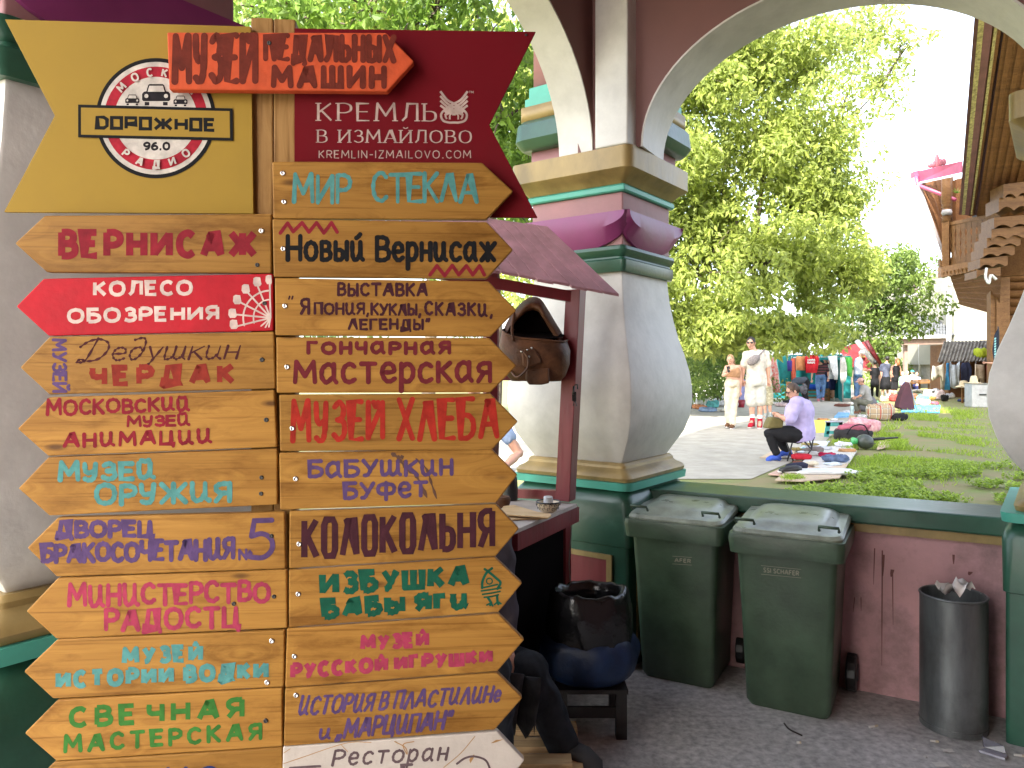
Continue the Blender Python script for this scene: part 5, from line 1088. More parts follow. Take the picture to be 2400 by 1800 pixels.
for k in range(3): m.obox(c0+Vector((0,.1*k,.12+.14*k)), (1.1,0,0), (0,.35,0), (0,0,.05))
for dx in (.05,.95): m.obox(c0+Vector((dx,.05,0)), (.08,0,0), (0,.4,0), (0,0,.5))
m.build("planks", W_HOUSE, slab_t)
tag(lump(c0+Vector((.45,.3,.46)), .42,.2,.22, 4).build("blue_cloth_heap", cloth("royal",(.02,.08,.45)), weld=True), "royal blue cloth heap on the plank bench", "cloth heap")
rt = thing("red_awning", "red tent wall with white and red sloping tent poles beyond the tent", "awning", (P(2010,860,36).x,36,GZ)); 
m = M(); m.prism([P(x,y,36) for x, y in ((1972,815),(2030,800),(2060,860),(2060,880),(1972,850))], (0,.1,0)); m.build("red_panel", cloth("awnred",(.26,.04,.05)), rt)
m = M(); m.tube([P(2008,798,34),P(2055,858,34)], .12, 8); m.build("white_pole", WMET, rt); m = M(); m.tube([P(2030,800,34),P(2068,862,34)], .11, 8); m.build("red_pole", RED_W, rt)
m = M(); m.tube([Vector((P(2060,860,34).x,34,GZ)), P(2060,860,34)], .04, 6); m.build("upright", STEEL, rt)
# ================================================================== PEOPLE
def remesh(m, vox, smooth=4):
    """join overlapping limbs and torso into one continuous surface"""
    me = bpy.data.meshes.new("tmp"); me.from_pydata(m.v, [], m.f); bm = bmesh.new(); bm.from_mesh(me); bmesh.ops.recalc_face_normals(bm, faces=bm.faces); bm.to_mesh(me); bm.free()
    o = bpy.data.objects.new("tmp", me); C.objects.link(o); r = o.modifiers.new("r", 'REMESH'); r.mode = 'VOXEL'; r.voxel_size = vox
    s = o.modifiers.new("s", 'SMOOTH'); s.iterations = smooth; s.factor = .5
    dg = bpy.context.evaluated_depsgraph_get(); ev = o.evaluated_get(dg); m2 = ev.to_mesh()
    n = M(); n.add([v.co.copy() for v in m2.vertices], [tuple(q.vertices) for q in m2.polygons], 0, True); ev.to_mesh_clear()
    bpy.data.objects.remove(o); bpy.data.meshes.remove(me); return n
def etube(m, pts, rs, lat, n=14):
    """elliptical tube; rs = (lateral, depth) radii, lat = lateral direction"""
    pts = [Vector(q) for q in pts]; k = len(pts); vs = []
    for i in range(k):
        d = (pts[min(i+1,k-1)]-pts[max(i-1,0)]).normalized(); y = d.cross(lat).normalized(); x = y.cross(d).normalized()
        for j in range(n): t = 2*math.pi*j/n; vs.append(pts[i]+x*math.cos(t)*rs[i][0]+y*math.sin(t)*rs[i][1])
    fs = [(i*n+j, i*n+(j+1) % n, (i+1)*n+(j+1) % n, (i+1)*n+j) for i in range(k-1) for j in range(n)]+[tuple(range(n-1,-1,-1)), tuple((k-1)*n+j for j in range(n))]
    return m.add(vs, fs, 0, True)
def limb(m, pts, rs):
    pts = [Vector(q) for q in pts]; m.tube(pts, rs, 10)
    for q, r in zip(pts, rs): m.ball(q, r*1.0, 10)
HAIR = {k: mat("hair_"+k, c, rough=.55, var=.3, scale=30, bump=.3, stretch=(1,1,.2)) for k, c in dict(black=(.015,.012,.010), brown=(.06,.03,.015), blond=(.34,.21,.10), red=(.34,.14,.05), grey=(.3,.28,.26)).items()}
def person(label, Y, J, H=1.7, top=None, bottom=None, shoes=None, hair=None, face=(0,-1), sleeve=.75, hem=1.0, bot='trousers', wide=1.0, fat=1.0, cap=None, extra=None, socks=None, topdrop=.0, longhair=0, glasses=False, skin=None, sleeves=True, sub=1):
    """J: joint -> (px, py[, depth offset]); figure stands at depth Y"""
    k = H/1.7; p = {n: P(v[0], v[1], Y+(v[2] if len(v) > 2 else 0)) for n, v in J.items()}
    base = Vector((p['pv'].x, p['pv'].y, GZ if Y > 5 else 0)); t = thing("person", label, "person", base)
    sk = skin or SKIN
    vox = max(.009, Y/F*2.2)
    def lerp(a, b, f): return p[a].lerp(p[b], f)
    lat = (p['shR']-p['shL']).normalized() if 'shR' in p else Vector((1,0,0)); spine = p['nk']-p['pv']
    m = M()
    def torso(m, g, low=0.0, top_=.97):
        P_ = [p['pv']-spine.normalized()*low, p['pv'], lerp('pv','ch',.5), p['ch'], lerp('ch','nk',.55), lerp('ch','nk',.85), lerp('ch','nk',top_)]
        R_ = [(.155,.115),(.165,.125),(.145,.112),(.165,.125),(.158,.108),(.095,.08),(.062,.06)]
        etube(m, P_ if low else P_[1:], [((a*(fat if q < 6 else 1)+g)*k, (b*(fat if q < 5 else 1)+g)*k) for q, (a, b) in enumerate(R_)][0 if low else 1:], lat)
    torso(m, 0); limb(m, [lerp('ch','nk',.8), p['nk'], lerp('nk','hd',.6)], [.06*k,.052*k,.052*k])
    for s in 'LR':
        if 'sh'+s in p:
            e_ = p.get('ha'+s, p['wr'+s]+(p['wr'+s]-p['el'+s])*.22); limb(m, [lerp('ch','nk',.7), p['sh'+s], lerp('sh'+s,'el'+s,.5), p['el'+s], lerp('el'+s,'wr'+s,.35), p['wr'+s], p['wr'+s]+(e_-p['wr'+s]).normalized()*.07*k], [.07*k,.056*fat*k,.047*fat*k,.041*fat*k,.041*fat*k,.027*k,.034*k])
        if 'kn'+s in p:
            Q = [p['hp'+s], lerp('hp'+s,'kn'+s,.5), p['kn'+s], lerp('kn'+s,'an'+s,.33), p['an'+s]]; r_ = [.088*fat*k,.078*fat*k,.056*k,.056*k,.036*k]
            if 'to'+s in p: Q.append(p['an'+s].lerp(p['to'+s], .7)); r_.append(.032*k)
            limb(m, Q, r_)
    m = remesh(m, vox, 3)
    # head: skull, jaw, nose, ears, eyes, mouth
    fd = Vector((face[0], face[1], face[2] if len(face) > 2 else 0)).normalized(); rt = Vector((-fd.y, fd.x, 0)).normalized(); up = rt.cross(fd)*-1
    if up.z < 0: up = -up
    rot = Matrix((rt, fd, up)).transposed(); h = p['hd']
    m.ball(h, (.074*k,.092*k,.108*k), 14, 0, rot); m.ball(h+fd*.035*k-up*.06*k, (.05*k,.055*k,.055*k), 10, 0, rot)
    m.tube([h+fd*.085*k+up*.012*k, h+fd*.112*k-up*.025*k, h+fd*.088*k-up*.03*k], [.008*k,.015*k,.010*k], 6)
    for sg in (-1, 1): m.ball(h+rt*sg*.074*k-up*.005*k, (.012*k,.02*k,.03*k), 6, 0, rot)
    for s in 'LR':   # five fingers on each hand
        if 'wr'+s in p:
            ht = p.get('ha'+s, p['wr'+s]+(p['wr'+s]-p['el'+s])*.25); d = (ht-p['wr'+s]); d = d.normalized() if d.length > 1e-6 else Vector((0,0,-1)); x = d.cross(fd); x = x.normalized() if x.length > 1e-3 else rt; y = x.cross(d)
            palm = p['wr'+s]+d*.075*k
            for q, (off, ln) in enumerate(((-.028,.062),(-.009,.075),(.010,.070),(.027,.055))):
                b = palm+x*off*k; m.tube([b, b+d*ln*.5*k+y*.006*k, b+d*ln*.9*k+y*.022*k], [.0095*k,.0085*k,.0065*k], 6)
            b = p['wr'+s]+d*.03*k; m.tube([b-x*.022*k, b-x*.045*k+d*.03*k, b-x*.047*k+d*.058*k+y*.012*k], [.011*k,.010*k,.007*k], 6)
    body = m.build("body", sk, t, fix=False)
    m = M()
    for sg in (-1, 1): m.ball(h+fd*.083*k+rt*sg*.03*k+up*.02*k, (.011*k,.008*k,.007*k), 6, 0, rot)
    m.tube([h+fd*.088*k-rt*.022*k-up*.06*k, h+fd*.094*k-up*.062*k, h+fd*.088*k+rt*.022*k-up*.06*k], .004*k, 5)
    m.build("face_features", mat("dark_features", (.05,.02,.018), bump=0), t)
    if glasses:
        m = M()
        for sg in (-1, 1): m.ball(h+fd*.092*k+rt*sg*.032*k+up*.02*k, (.028*k,.008*k,.017*k), 8, 0, rot); m.tube([h+fd*.09*k+rt*sg*.058*k+up*.022*k, h+rt*sg*.078*k+up*.022*k], .004*k, 4)
        m.build("sunglasses", BLACK, t)
    def wrink(m, a):
        for v in m.v: v += Vector((mnoise.noise(v*14+Vector((3,0,0))), mnoise.noise(v*14), mnoise.noise(v*12)*.4))*a
    if top:
        m = M(); torso(m, .018 if topdrop <= .1 else .04, low=max(.001, topdrop*spine.length*.8) if topdrop > 0 else 0, top_=.86)
        if topdrop < 0:      # cropped: cut from the waist up
            m = M(); etube(m, [p['pv'].lerp(p['ch'],-topdrop), p['ch'], lerp('ch','nk',.5), lerp('ch','nk',.72)], [(.15*fat*k+.015,.115*fat*k+.015),(.165*fat*k+.015,.128*fat*k+.015),(.15*fat*k+.01,.105*fat*k+.01),(.10*k,.085*k)], lat)
        for s in 'LR':
            if 'sh'+s in p and sleeves:
                Q = [lerp('ch','nk',.68), p['sh'+s], lerp('sh'+s,'el'+s,sleeve*.55), lerp('sh'+s,'el'+s,min(sleeve,1))]; r_ = [.078*fat*k,.07*fat*k,.066*fat*k,.068*fat*k]
                if sleeve > 1: Q.append(lerp('el'+s,'wr'+s,sleeve-1)); r_ = [.078*fat*k,.068*fat*k,.06*fat*k,.055*fat*k,.045*k]
                limb(m, Q, r_)
        m = remesh(m, vox, 3); wrink(m, .012*k); m.build("top", top, t, fix=False)
    if bottom:
        if bot == 'skirt':
            m = M(); hemp = (p['knL']+p['knR'])/2; w_ = p['pv']+(p['ch']-p['pv'])*.35; hemp = w_.lerp(hemp, hem)
            etube(m, [w_, p['pv'], p['pv'].lerp(hemp,.5), hemp], [(.15*k*fat,.12*k*fat),(.185*k*fat,.15*k*fat),(.20*k*fat,.165*k*fat),(.215*k*fat*wide,.18*k*fat)], lat, 18); m.build("skirt", bottom, t)
        else:
            m = M(); etube(m, [p['pv']-spine.normalized()*.05*k, p['pv'], p['pv'].lerp(p['ch'],.12 if topdrop > 0 else .38)], [(.165*fat*k+.01,.13*fat*k+.01),(.172*fat*k+.008,.135*fat*k+.008),(.15*fat*k+.006,.118*fat*k+.006)], lat)
            for s in 'LR':
                if 'kn'+s not in p: continue
                if hem <= 1: limb(m, [p['hp'+s], lerp('hp'+s,'kn'+s,hem*.5), lerp('hp'+s,'kn'+s,hem)], [.10*fat*k,.096*fat*wide*k,.094*fat*wide*k])
                else: limb(m, [p['hp'+s], lerp('hp'+s,'kn'+s,.5), p['kn'+s], lerp('kn'+s,'an'+s,.4), lerp('kn'+s,'an'+s,hem-1)], [.102*fat*k,.09*fat*wide*k,.073*wide*k,.07*wide*k,.062*wide*k])
            m = remesh(m, vox, 3); wrink(m, .012*k); m.build(bot, bottom, t, fix=False)
    if shoes:
        for s in 'LR':
            if 'to'+s not in p: continue
            A_n, T_n = p['an'+s], p['to'+s]; dr = T_n-A_n; dr.z = 0; dr = dr.normalized()*.12*k if dr.length > 1e-3 else fd*.12*k
            fl = T_n.z; heel = Vector((A_n.x, A_n.y, fl+.02*k))-dr*.35; tip = Vector((A_n.x, A_n.y, fl+.0*k))+dr*1.35
            m = M(); m.tube([heel, heel+dr*.4+Vector((0,0,.03*k)), heel+dr*1.1+Vector((0,0,.02*k)), tip-dr*.15+Vector((0,0,.01*k)), tip], [.042*k,.05*k,.05*k,.045*k,.02*k], 10, flat=.85)
            m.tube([A_n+Vector((0,0,.05*k)), Vector((A_n.x,A_n.y,fl+.04*k))], [.046*k,.05*k], 10); sh_ = m.build("shoe", shoes[0], t)
            m = M(); m.tube([heel+Vector((0,0,-.035*k)), heel+dr+Vector((0,0,-.03*k)), tip+Vector((0,0,-.012*k))], [.048*k,.05*k,.035*k], 10, flat=.4); m.build("sole", shoes[1], sh_)
            if socks:
                m = M(); m.tube([A_n+Vector((0,0,.12*k)), A_n], [.045*k,.045*k], 10); m.build("sock", socks, t)
    if hair:
        hm = HAIR[hair]; m = M(); m.ball(h+up*.022*k-fd*.018*k, (.084*k,.094*k,.105*k), 14, 0, rot)
        if longhair:
            m.tube([h-fd*.05*k+up*.03*k, h-fd*.085*k-up*.06*k, h-fd*.09*k-up*.16*k*longhair, h-fd*.085*k-up*.27*k*longhair], [.075*k,.085*k,.085*k,.04*k], 10, flat=.7)
        m.build("hair", hm, t)
    if cap:
        m = M(); c0 = h+up*.045*k; m.ball(c0, (.09*k,.102*k,.075*k), 14, 0, rot); m.prism([c0+fd*.08*k+rt*.07*k-up*.01*k, c0+fd*.17*k+rt*.05*k-up*.025*k, c0+fd*.185*k-up*.027*k, c0+fd*.17*k-rt*.05*k-up*.025*k, c0+fd*.08*k-rt*.07*k-up*.01*k], up*.01*k); m.build("cap", cap, t)
    return t, p, k
def sit2(J): return J
CREAMC = cloth("sand",(.58,.50,.37)); BEIGE = cloth("oat",(.60,.55,.47)); WHT = cloth("white",(.68,.67,.66)); NAVY = cloth("darknavy",(.015,.02,.07)); JEAN = cloth("denim",(.09,.17,.33), var=.25); BLK = cloth("black",(.014,.014,.016)); GREYC = cloth("grey",(.33,.32,.31)); LAV = cloth("lavender",(.42,.36,.60), var=.08); TAN = cloth("tan",(.38,.21,.11)); SOLE = mat("pale_sole", (.62,.60,.56), bump=0); OLIVE = cloth("olive",(.15,.125,.05))
STRIPE = mat("cloth_striped", (.03,.016,.018), rough=.85, col2=(.03,.016,.018), bump=.2)
def stripes(m, c2, freq):
    N = m.node_tree.nodes; L = m.node_tree.links; b = N["Principled BSDF"]; tc = N.new("ShaderNodeTexCoord"); s = N.new("ShaderNodeSeparateXYZ"); L.new(tc.outputs["Object"], s.inputs[0])
    mm = N.new("ShaderNodeMath"); mm.operation = 'MULTIPLY'; mm.inputs[1].default_value = freq; L.new(s.outputs[2], mm.inputs[0]); f = N.new("ShaderNodeMath"); f.operation = 'FRACT'; L.new(mm.outputs[0], f.inputs[0]); g = N.new("ShaderNodeMath"); g.operation = 'GREATER_THAN'; g.inputs[1].default_value = .8; L.new(f.outputs[0], g.inputs[0])
    x = N.new("ShaderNodeMix"); x.data_type = 'RGBA'; L.new(g.outputs[0], x.inputs[0]); src = b.inputs["Base Color"].links[0].from_socket; L.new(src, x.inputs[6]); x.inputs[7].default_value = (*c2,1); L.new(x.outputs[2], b.inputs["Base Color"])
stripes(STRIPE, (.22,.05,.07), 9)
t, p, k = person("woman walking in a tan crop top and wide cream trousers, holding a phone", 16.9, dict(hd=(1712,843),nk=(1715,857),ch=(1719,872),pv=(1716,900),shL=(1703,861),elL=(1695,880,-.1),wrL=(1704,876,-.25),haL=(1708,871,-.28),shR=(1732,860),elR=(1736,889),wrR=(1735,917),haR=(1732,930),hpL=(1709,904),knL=(1707,944),anL=(1707,990,.1),toL=(1704,1000,0),hpR=(1724,904),knR=(1720,946),anR=(1717,995,-.05),toR=(1713,1004,-.2)), 1.66, top=TAN, bottom=CREAMC, shoes=(cloth("brownshoe",(.12,.06,.03)),SOLE), hair='blond', face=(-.6,-1,-.25), hem=1.95, wide=1.22, longhair=.8, sleeves=False, topdrop=-.55)
m = M(); m.obox(p['haL']+Vector((-.03,-.03,-.02)), (.07,0,.02), (0,.012,0), (-.03,0,.13)); tag(m.build("mobile_phone", BLACK), "dark mobile phone held by the woman in cream trousers", "phone")
t, p, k = person("tall man in cream T-shirt and pale shorts, red high-top shoes and sunglasses", 17.0, dict(hd=(1760,804),nk=(1766,820),ch=(1772,846),pv=(1770,898),shL=(1749,831),elL=(1742,860),wrL=(1740,889),haL=(1743,907),shR=(1795,830),elR=(1800,860),wrR=(1801,889),haR=(1803,907),hpL=(1759,904),knL=(1762,949),anL=(1763,985),toL=(1757,1001,-.15),hpR=(1781,904),knR=(1781,946),anR=(1781,987),toR=(1780,1003,-.25)), 2.03, top=BEIGE, bottom=cloth("paleshort",(.50,.48,.42)), bot='shorts', shoes=(cloth("redshoe",(.36,.015,.03)),SOLE), hair='black', face=(-.55,-1,-.2), hem=.86, wide=1.12, sleeve=.8, socks=WHT, glasses=True, fat=1.08)
m = M(); m.ball(p['ch']+Vector((-.12,-.20,.02)), (.17,.06,.10), 12, 0, Matrix.Rotation(R(-35),3,'Y')); m.tube([p['ch']+Vector((-.02,-.2,.1)), p['shR']+Vector((-.06,-.08,.1)), p['shR']+Vector((-.05,.09,.07))], .016, 6); tag(m.build("belt_bag", mat("patterned_nylon", (.10,.09,.09), col2=(.30,.26,.25), scale=40, rough=.6)), "dark patterned belt bag slung across the tall man's chest", "bag")
person("dark-haired person in black half hidden behind the walking couple", 27.5, dict(hd=(1733,833),nk=(1734,842),ch=(1736,853),pv=(1738,880),shL=(1728,845),elL=(1726,862),wrL=(1728,878),shR=(1744,845),elR=(1746,862),wrR=(1745,880),hpL=(1734,883),knL=(1735,910),anL=(1735,940),toL=(1734,945,-.2),hpR=(1742,883),knR=(1741,910),anR=(1741,940),toR=(1741,945,-.2)), 1.72, top=BLK, bottom=cloth("mauve",(.30,.30,.55)), hair='black', shoes=(BLK,SOLE), hem=1.9)
person("person in patterned knee shorts walking behind the tall man", 20.4, dict(hd=(1784,846),nk=(1785,857),ch=(1787,872),pv=(1796,905),shL=(1774,862),elL=(1772,882),wrL=(1774,900),shR=(1802,862),elR=(1806,882),wrR=(1804,900),hpL=(1791,908),knL=(1792,944),anL=(1794,972),toL=(1790,979,-.2),hpR=(1803,908),knR=(1804,944),anR=(1806,970),toR=(1804,977,-.1)), 1.6, top=WHT, bottom=mat("cloth_patterned", (.55,.50,.36), col2=(.25,.22,.14), scale=18, rough=.85), bot='shorts', shoes=(cloth("greyshoe",(.35,.38,.36)),SOLE), hair='brown', hem=.98, wide=1.15)
# seated woman with her folding stool and olive bag
t, p, k = person("seated woman in lavender T-shirt and black leggings on a folding stool", 11.2, dict(hd=(1858,917),nk=(1866,936),ch=(1874,962),pv=(1876,1014),shL=(1866,945,-.22),elL=(1850,984,-.30),wrL=(1830,977,-.26),haL=(1822,972,-.22),shR=(1872,943,.2),elR=(1858,980,.25),wrR=(1833,974,.1),haR=(1826,974,.08),hpL=(1868,1018,-.12),knL=(1800,1016,-.14),anL=(1822,1068,-.12),toL=(1800,1080,-.12),hpR=(1868,1018,.14),knR=(1813,1016,.18),anR=(1848,1062,.15),toR=(1832,1069,.15)), 1.72, top=LAV, bottom=BLK, shoes=(cloth("blueshoe",(.05,.10,.42)),SOLE), hair='brown', face=(-1,-.12,-.45), hem=1.85, wide=.98, sleeve=.9, fat=1.38, topdrop=.28, glasses=True)
m = M(); hh = p['hd']; m.ball(hh+Vector((.135,-.02,.03)), (.06,.065,.06), 10)
for q in range(8): a = q*.785; m.ball(hh+Vector((.145,-.03,.035))+Vector((.02,.055*math.cos(a),.055*math.sin(a))), .026, 6)
m.build("scrunchie", cloth("slate",(.10,.10,.11)), t)
st = thing("folding_stool", "black tubular folding stool under the seated woman", "stool", G(1880,1075)); m = M(); Ys = 11.2
for dy in (-.17,.17):
    m.tube([P(1842,1033,Ys+dy),P(1860,1082,Ys+dy)], .011, 6); m.tube([P(1858,1033,Ys+dy),P(1845,1082,Ys+dy)], .011, 6); m.tube(spline([P(1885,1034,Ys+dy),P(1902,1052,Ys+dy),P(1896,1028,Ys+dy)],3), .011, 6); m.tube([P(1906,1028,Ys+dy),P(1902,1053,Ys+dy),P(1880,1082,Ys+dy)], .011, 6)
for x, y in ((1860,1082),(1845,1082),(1908,1026),(1880,1082)): m.tube([P(x,y,Ys-.17),P(x,y,Ys+.17)], .011, 6)
m.build("frame", BLACK, st); m = M(); m.prism([P(1840,1031,Ys-.17),P(1908,1027,Ys-.17),P(1908,1027,Ys+.17),P(1840,1031,Ys+.17)], (0,0,-.015)); m.build("seat", BLK, st)
hb = thing("handbag", "olive handbag resting on the seated woman's lap", "handbag", P(1816,1008,11.15)); m = M()
op = [(1796,1006),(1836,1004),(1839,985),(1828,979),(1808,978),(1801,992)]; m.prism([P(x,y,11.0) for x,y in op], (0,.22,0)); m.build("bag_body", OLIVE, hb, bevel=.03, subsurf=1); m = M(); m.tube(spline([P(1812,979,11.1),P(1814,969,11.1),P(1824,967,11.1),P(1828,978,11.1)],5), .008, 6); m.build("handle", OLIVE, hb)
person("bald man in dark striped polo shirt and blue jeans walking from the tent", 30.0, dict(hd=(1915,840),nk=(1919,849),ch=(1922,861),pv=(1923,884),shL=(1909,856),elL=(1904,874),wrL=(1902,888),haL=(1902,896),shR=(1936,855),elR=(1941,873),wrR=(1941,886),haR=(1940,892),hpL=(1917,888),knL=(1917,911),anL=(1918,935),toL=(1919,941,-.2),hpR=(1930,888),knR=(1930,911),anR=(1928,932),toR=(1930,938,-.2)), 1.86, top=STRIPE, bottom=JEAN, shoes=(cloth("pinkshoe",(.35,.12,.14)),SOLE), face=(-.6,-1,-.3), hem=1.95, fat=1.05, topdrop=-.15)
person("person in navy cap and blue shorts between the bald man and the woman in white", 31.5, dict(hd=(1934,842),nk=(1935,849),ch=(1936,862),pv=(1937,885),shL=(1928,854),elL=(1926,870),wrL=(1927,885),shR=(1944,854),elR=(1946,870),wrR=(1945,886),hpL=(1933,889),knL=(1934,911),anL=(1934,933),toL=(1934,938,-.2),hpR=(1941,889),knR=(1941,911),anR=(1940,933),toR=(1940,938,-.2)), 1.72, top=NAVY, bottom=cloth("midblue",(.05,.12,.32)), bot='shorts', shoes=(WHT,SOLE), hair='brown', cap=NAVY, hem=.8)
person("woman in white T-shirt, navy shorts and navy cap with a shoulder strap", 30.8, dict(hd=(1944,845),nk=(1946,852),ch=(1949,865),pv=(1950,887),shL=(1941,857),elL=(1940,873),wrL=(1942,888),shR=(1957,857),elR=(1959,874),wrR=(1959,890),haR=(1959,897),hpL=(1946,891),knL=(1947,914),anL=(1949,934),toL=(1950,939,-.2),hpR=(1954,891),knR=(1953,914),anR=(1954,933),toR=(1955,938,-.2)), 1.68, top=WHT, bottom=NAVY, bot='shorts', shoes=(WHT,SOLE), hair='brown', face=(-.5,-1,-.2), cap=NAVY, hem=.85, topdrop=.1)
person("man in white flat cap and pale shirt looking down at something in his hands", 30.2, dict(hd=(2019,829),nk=(2016,838),ch=(2012,852),pv=(2011,880),shL=(2008,844),elL=(2011,862),wrL=(2031,868),haL=(2043,868),shR=(2014,843,.3),elR=(2016,862,.3),wrR=(2033,866,.25),haR=(2044,867,.2),hpL=(2007,884),knL=(2006,908),anL=(2006,932),toL=(2008,939,-.1),hpR=(2014,884,.1),knR=(2014,908,.1),anR=(2013,932,.1),toR=(2016,938,.1)), 1.9, top=cloth("paleshirt",(.48,.52,.62)), bottom=JEAN, shoes=(BLK,SOLE), hair='grey', face=(1,-.35,-.5), cap=WHT, hem=1.95, fat=1.12)
person("seated person in pink baseball cap and grey T-shirt bending over wares", 22.4, dict(hd=(2018,894),nk=(2023,903),ch=(2028,917),pv=(2033,941),shL=(2022,908,-.18),elL=(2019,926,-.25),wrL=(2007,931,-.25),haL=(2002,933,-.25),shR=(2026,907,.2),elR=(2022,925,.25),wrR=(2008,930,.15),hpL=(2029,944,-.1),knL=(1998,936,-.12),anL=(2009,964,-.1),toL=(2000,970,-.1),hpR=(2029,944,.12),knR=(2002,937,.15),anR=(2013,962,.12),toR=(2005,968,.12)), 1.66, top=GREYC, bottom=cloth("greygreen",(.16,.16,.13)), shoes=(cloth("tanshoe",(.2,.1,.06)),SOLE), hair='brown', face=(-1,-.2,-.25), cap=cloth("pinkcap",(.62,.38,.36)), hem=1.9, sleeve=.85, fat=1.1)
person("woman in slate T-shirt and black skirt seen from behind with one hand on hip", 31.5, dict(hd=(2080,841),nk=(2078,850),ch=(2075,864),pv=(2075,886),shL=(2066,856),elL=(2063,872),wrL=(2065,886),shR=(2084,855),elR=(2084,868,.1),wrR=(2091,877,.1),haR=(2092,882,.1),hpL=(2070,890),knL=(2069,913),anL=(2067,931),toL=(2067,937,-.1),hpR=(2080,890),knR=(2080,913),anR=(2081,928),toR=(2081,933,.1)), 1.75, top=cloth("slateblue",(.08,.09,.13)), bottom=BLK, bot='skirt', shoes=(WHT,SOLE), hair='black', face=(.4,1), hem=1.0, topdrop=.1)
person("red-haired woman in black tank top and black shorts seen from behind", 32.5, dict(hd=(2102,847),nk=(2101,855),ch=(2099,867),pv=(2097,889),shL=(2090,860),elL=(2087,875),wrL=(2089,888),shR=(2109,860),elR=(2112,874),wrR=(2113,887),hpL=(2093,892),knL=(2091,914),anL=(2089,931),toL=(2089,936,.1),hpR=(2101,892),knR=(2099,914),anR=(2098,931),toR=(2098,936,.1)), 1.72, top=BLK, bottom=BLK, bot='shorts', shoes=(WHT,SOLE), hair='red', face=(-.2,1), hem=.85, sleeves=False, longhair=.75)
person("black-haired person in black sitting with back to the camera by the white-capped man", 30.8, dict(hd=(2051,851),nk=(2050,860),ch=(2050,873),pv=(2050,900),shL=(2043,864),elL=(2041,880),wrL=(2043,893),shR=(2058,864),elR=(2060,880),wrR=(2058,893),hpL=(2046,903),knL=(2044,905,.5),anL=(2044,930,.5),hpR=(2055,903),knR=(2056,905,.5),anR=(2056,930,.5)), 1.7, top=BLK, bottom=BLK, hair='black', face=(.3,1), hem=1.9)
person("person in dark grey bending far forward beside the red patterned cloth", 26.0, dict(hd=(1849,903),nk=(1856,899),ch=(1868,893),pv=(1890,892),shL=(1860,898,-.2),elL=(1858,912,-.25),wrL=(1853,922,-.25),shR=(1861,897,.2),elR=(1858,912,.22),wrR=(1853,922,.22),hpL=(1890,896,-.1),knL=(1884,924,-.1),anL=(1890,948,-.1),toL=(1884,953,-.1),hpR=(1892,896,.1),knR=(1888,923,.1),anR=(1894,946,.1),toR=(1888,951,.1)), 1.7, top=cloth("steelgrey",(.06,.07,.09)), bottom=BLK, hair='red', face=(-1,-.1,-.8), shoes=(BLK,SOLE), hem=1.9)
for k_, (x, y, col, hc, lab) in enumerate(((2127,874,(.55,.56,.58),'grey',"leftmost far person seated at the brown table, pale hair"),(2138,872,(.5,.55,.6),'brown',"far person in a teal cap seated at the brown table"),(2149,877,(.36,.45,.66),'blond',"far sandy-haired person in pale blue at the brown table"),(2116,876,(.25,.38,.70),'grey',"far person in light blue just right of the red-haired woman"))):
    person(lab, 44+k_*.4, dict(hd=(x,y),nk=(x,y+6),ch=(x+1,y+13),pv=(x+1,y+28),shL=(x-6,y+9),elL=(x-7,y+18),wrL=(x-4,y+24,-.2),shR=(x+7,y+9),elR=(x+8,y+18),wrR=(x+5,y+24,-.2),hpL=(x-2,y+30),knL=(x-3,y+30,-.45),anL=(x-3,y+42,-.45),hpR=(x+4,y+30),knR=(x+5,y+30,-.45),anR=(x+5,y+42,-.45)), 1.7, top=cloth("far%d" % k_, col), bottom=NAVY, hair=hc, cap=cloth("tealcap",(.05,.32,.33)) if k_ == 1 else None, hem=1.9)
tb = thing("brown_table", "brown wooden table with wares before the far seated people", "table", P(2156,918,42)); m = M(); m.prism([P(2130,897,41),P(2182,895,41),P(2176,889,43.5),P(2138,890,43.5)], (0,0,-.08)); m.build("tabletop", W_HOUSE, tb)
for x in (2136,2154,2176): m = M(); m.obox(Vector((P(x,900,41.3).x,41.3,GZ)), (.08,0,0), (0,.08,0), (0,0,.75-.07)); m.build("leg", W_HOUSE, tb)
t, p, k = person("man in red vest and dark cap sitting at right, arm stretched out", 26.6, dict(hd=(2349,820),nk=(2356,834),ch=(2354,852),pv=(2349,892),shL=(2346,841,-.15),elL=(2332,852,-.2),wrL=(2312,850,-.2),haL=(2303,849,-.2),shR=(2366,840,.1),elR=(2372,862,.1),wrR=(2360,878,0),hpL=(2345,896,-.1),knL=(2325,902,-.3),anL=(2317,938,-.3),toL=(2306,946,-.3),hpR=(2355,896,.1),knR=(2335,903,-.1),anR=(2328,940,-.1),toR=(2318,947,-.1)), 1.84, top=cloth("vest",(.42,.02,.03)), bottom=JEAN, shoes=(cloth("darkshoe",(.06,.06,.07)),SOLE), hair='brown', face=(-1,-.4), cap=cloth("charcoalcap",(.04,.04,.04)), hem=1.6, sleeve=.55)
sb = thing("seat_crate", "crate seat under the man in the red vest", "crate", G(2352,948)); m = M(); m.box(Vector((P(2352,900,26.7).x,26.75,GZ+.24)), (.5,.45,.48)); m.build("crate_body", W_DARK, sb, bevel=.01)
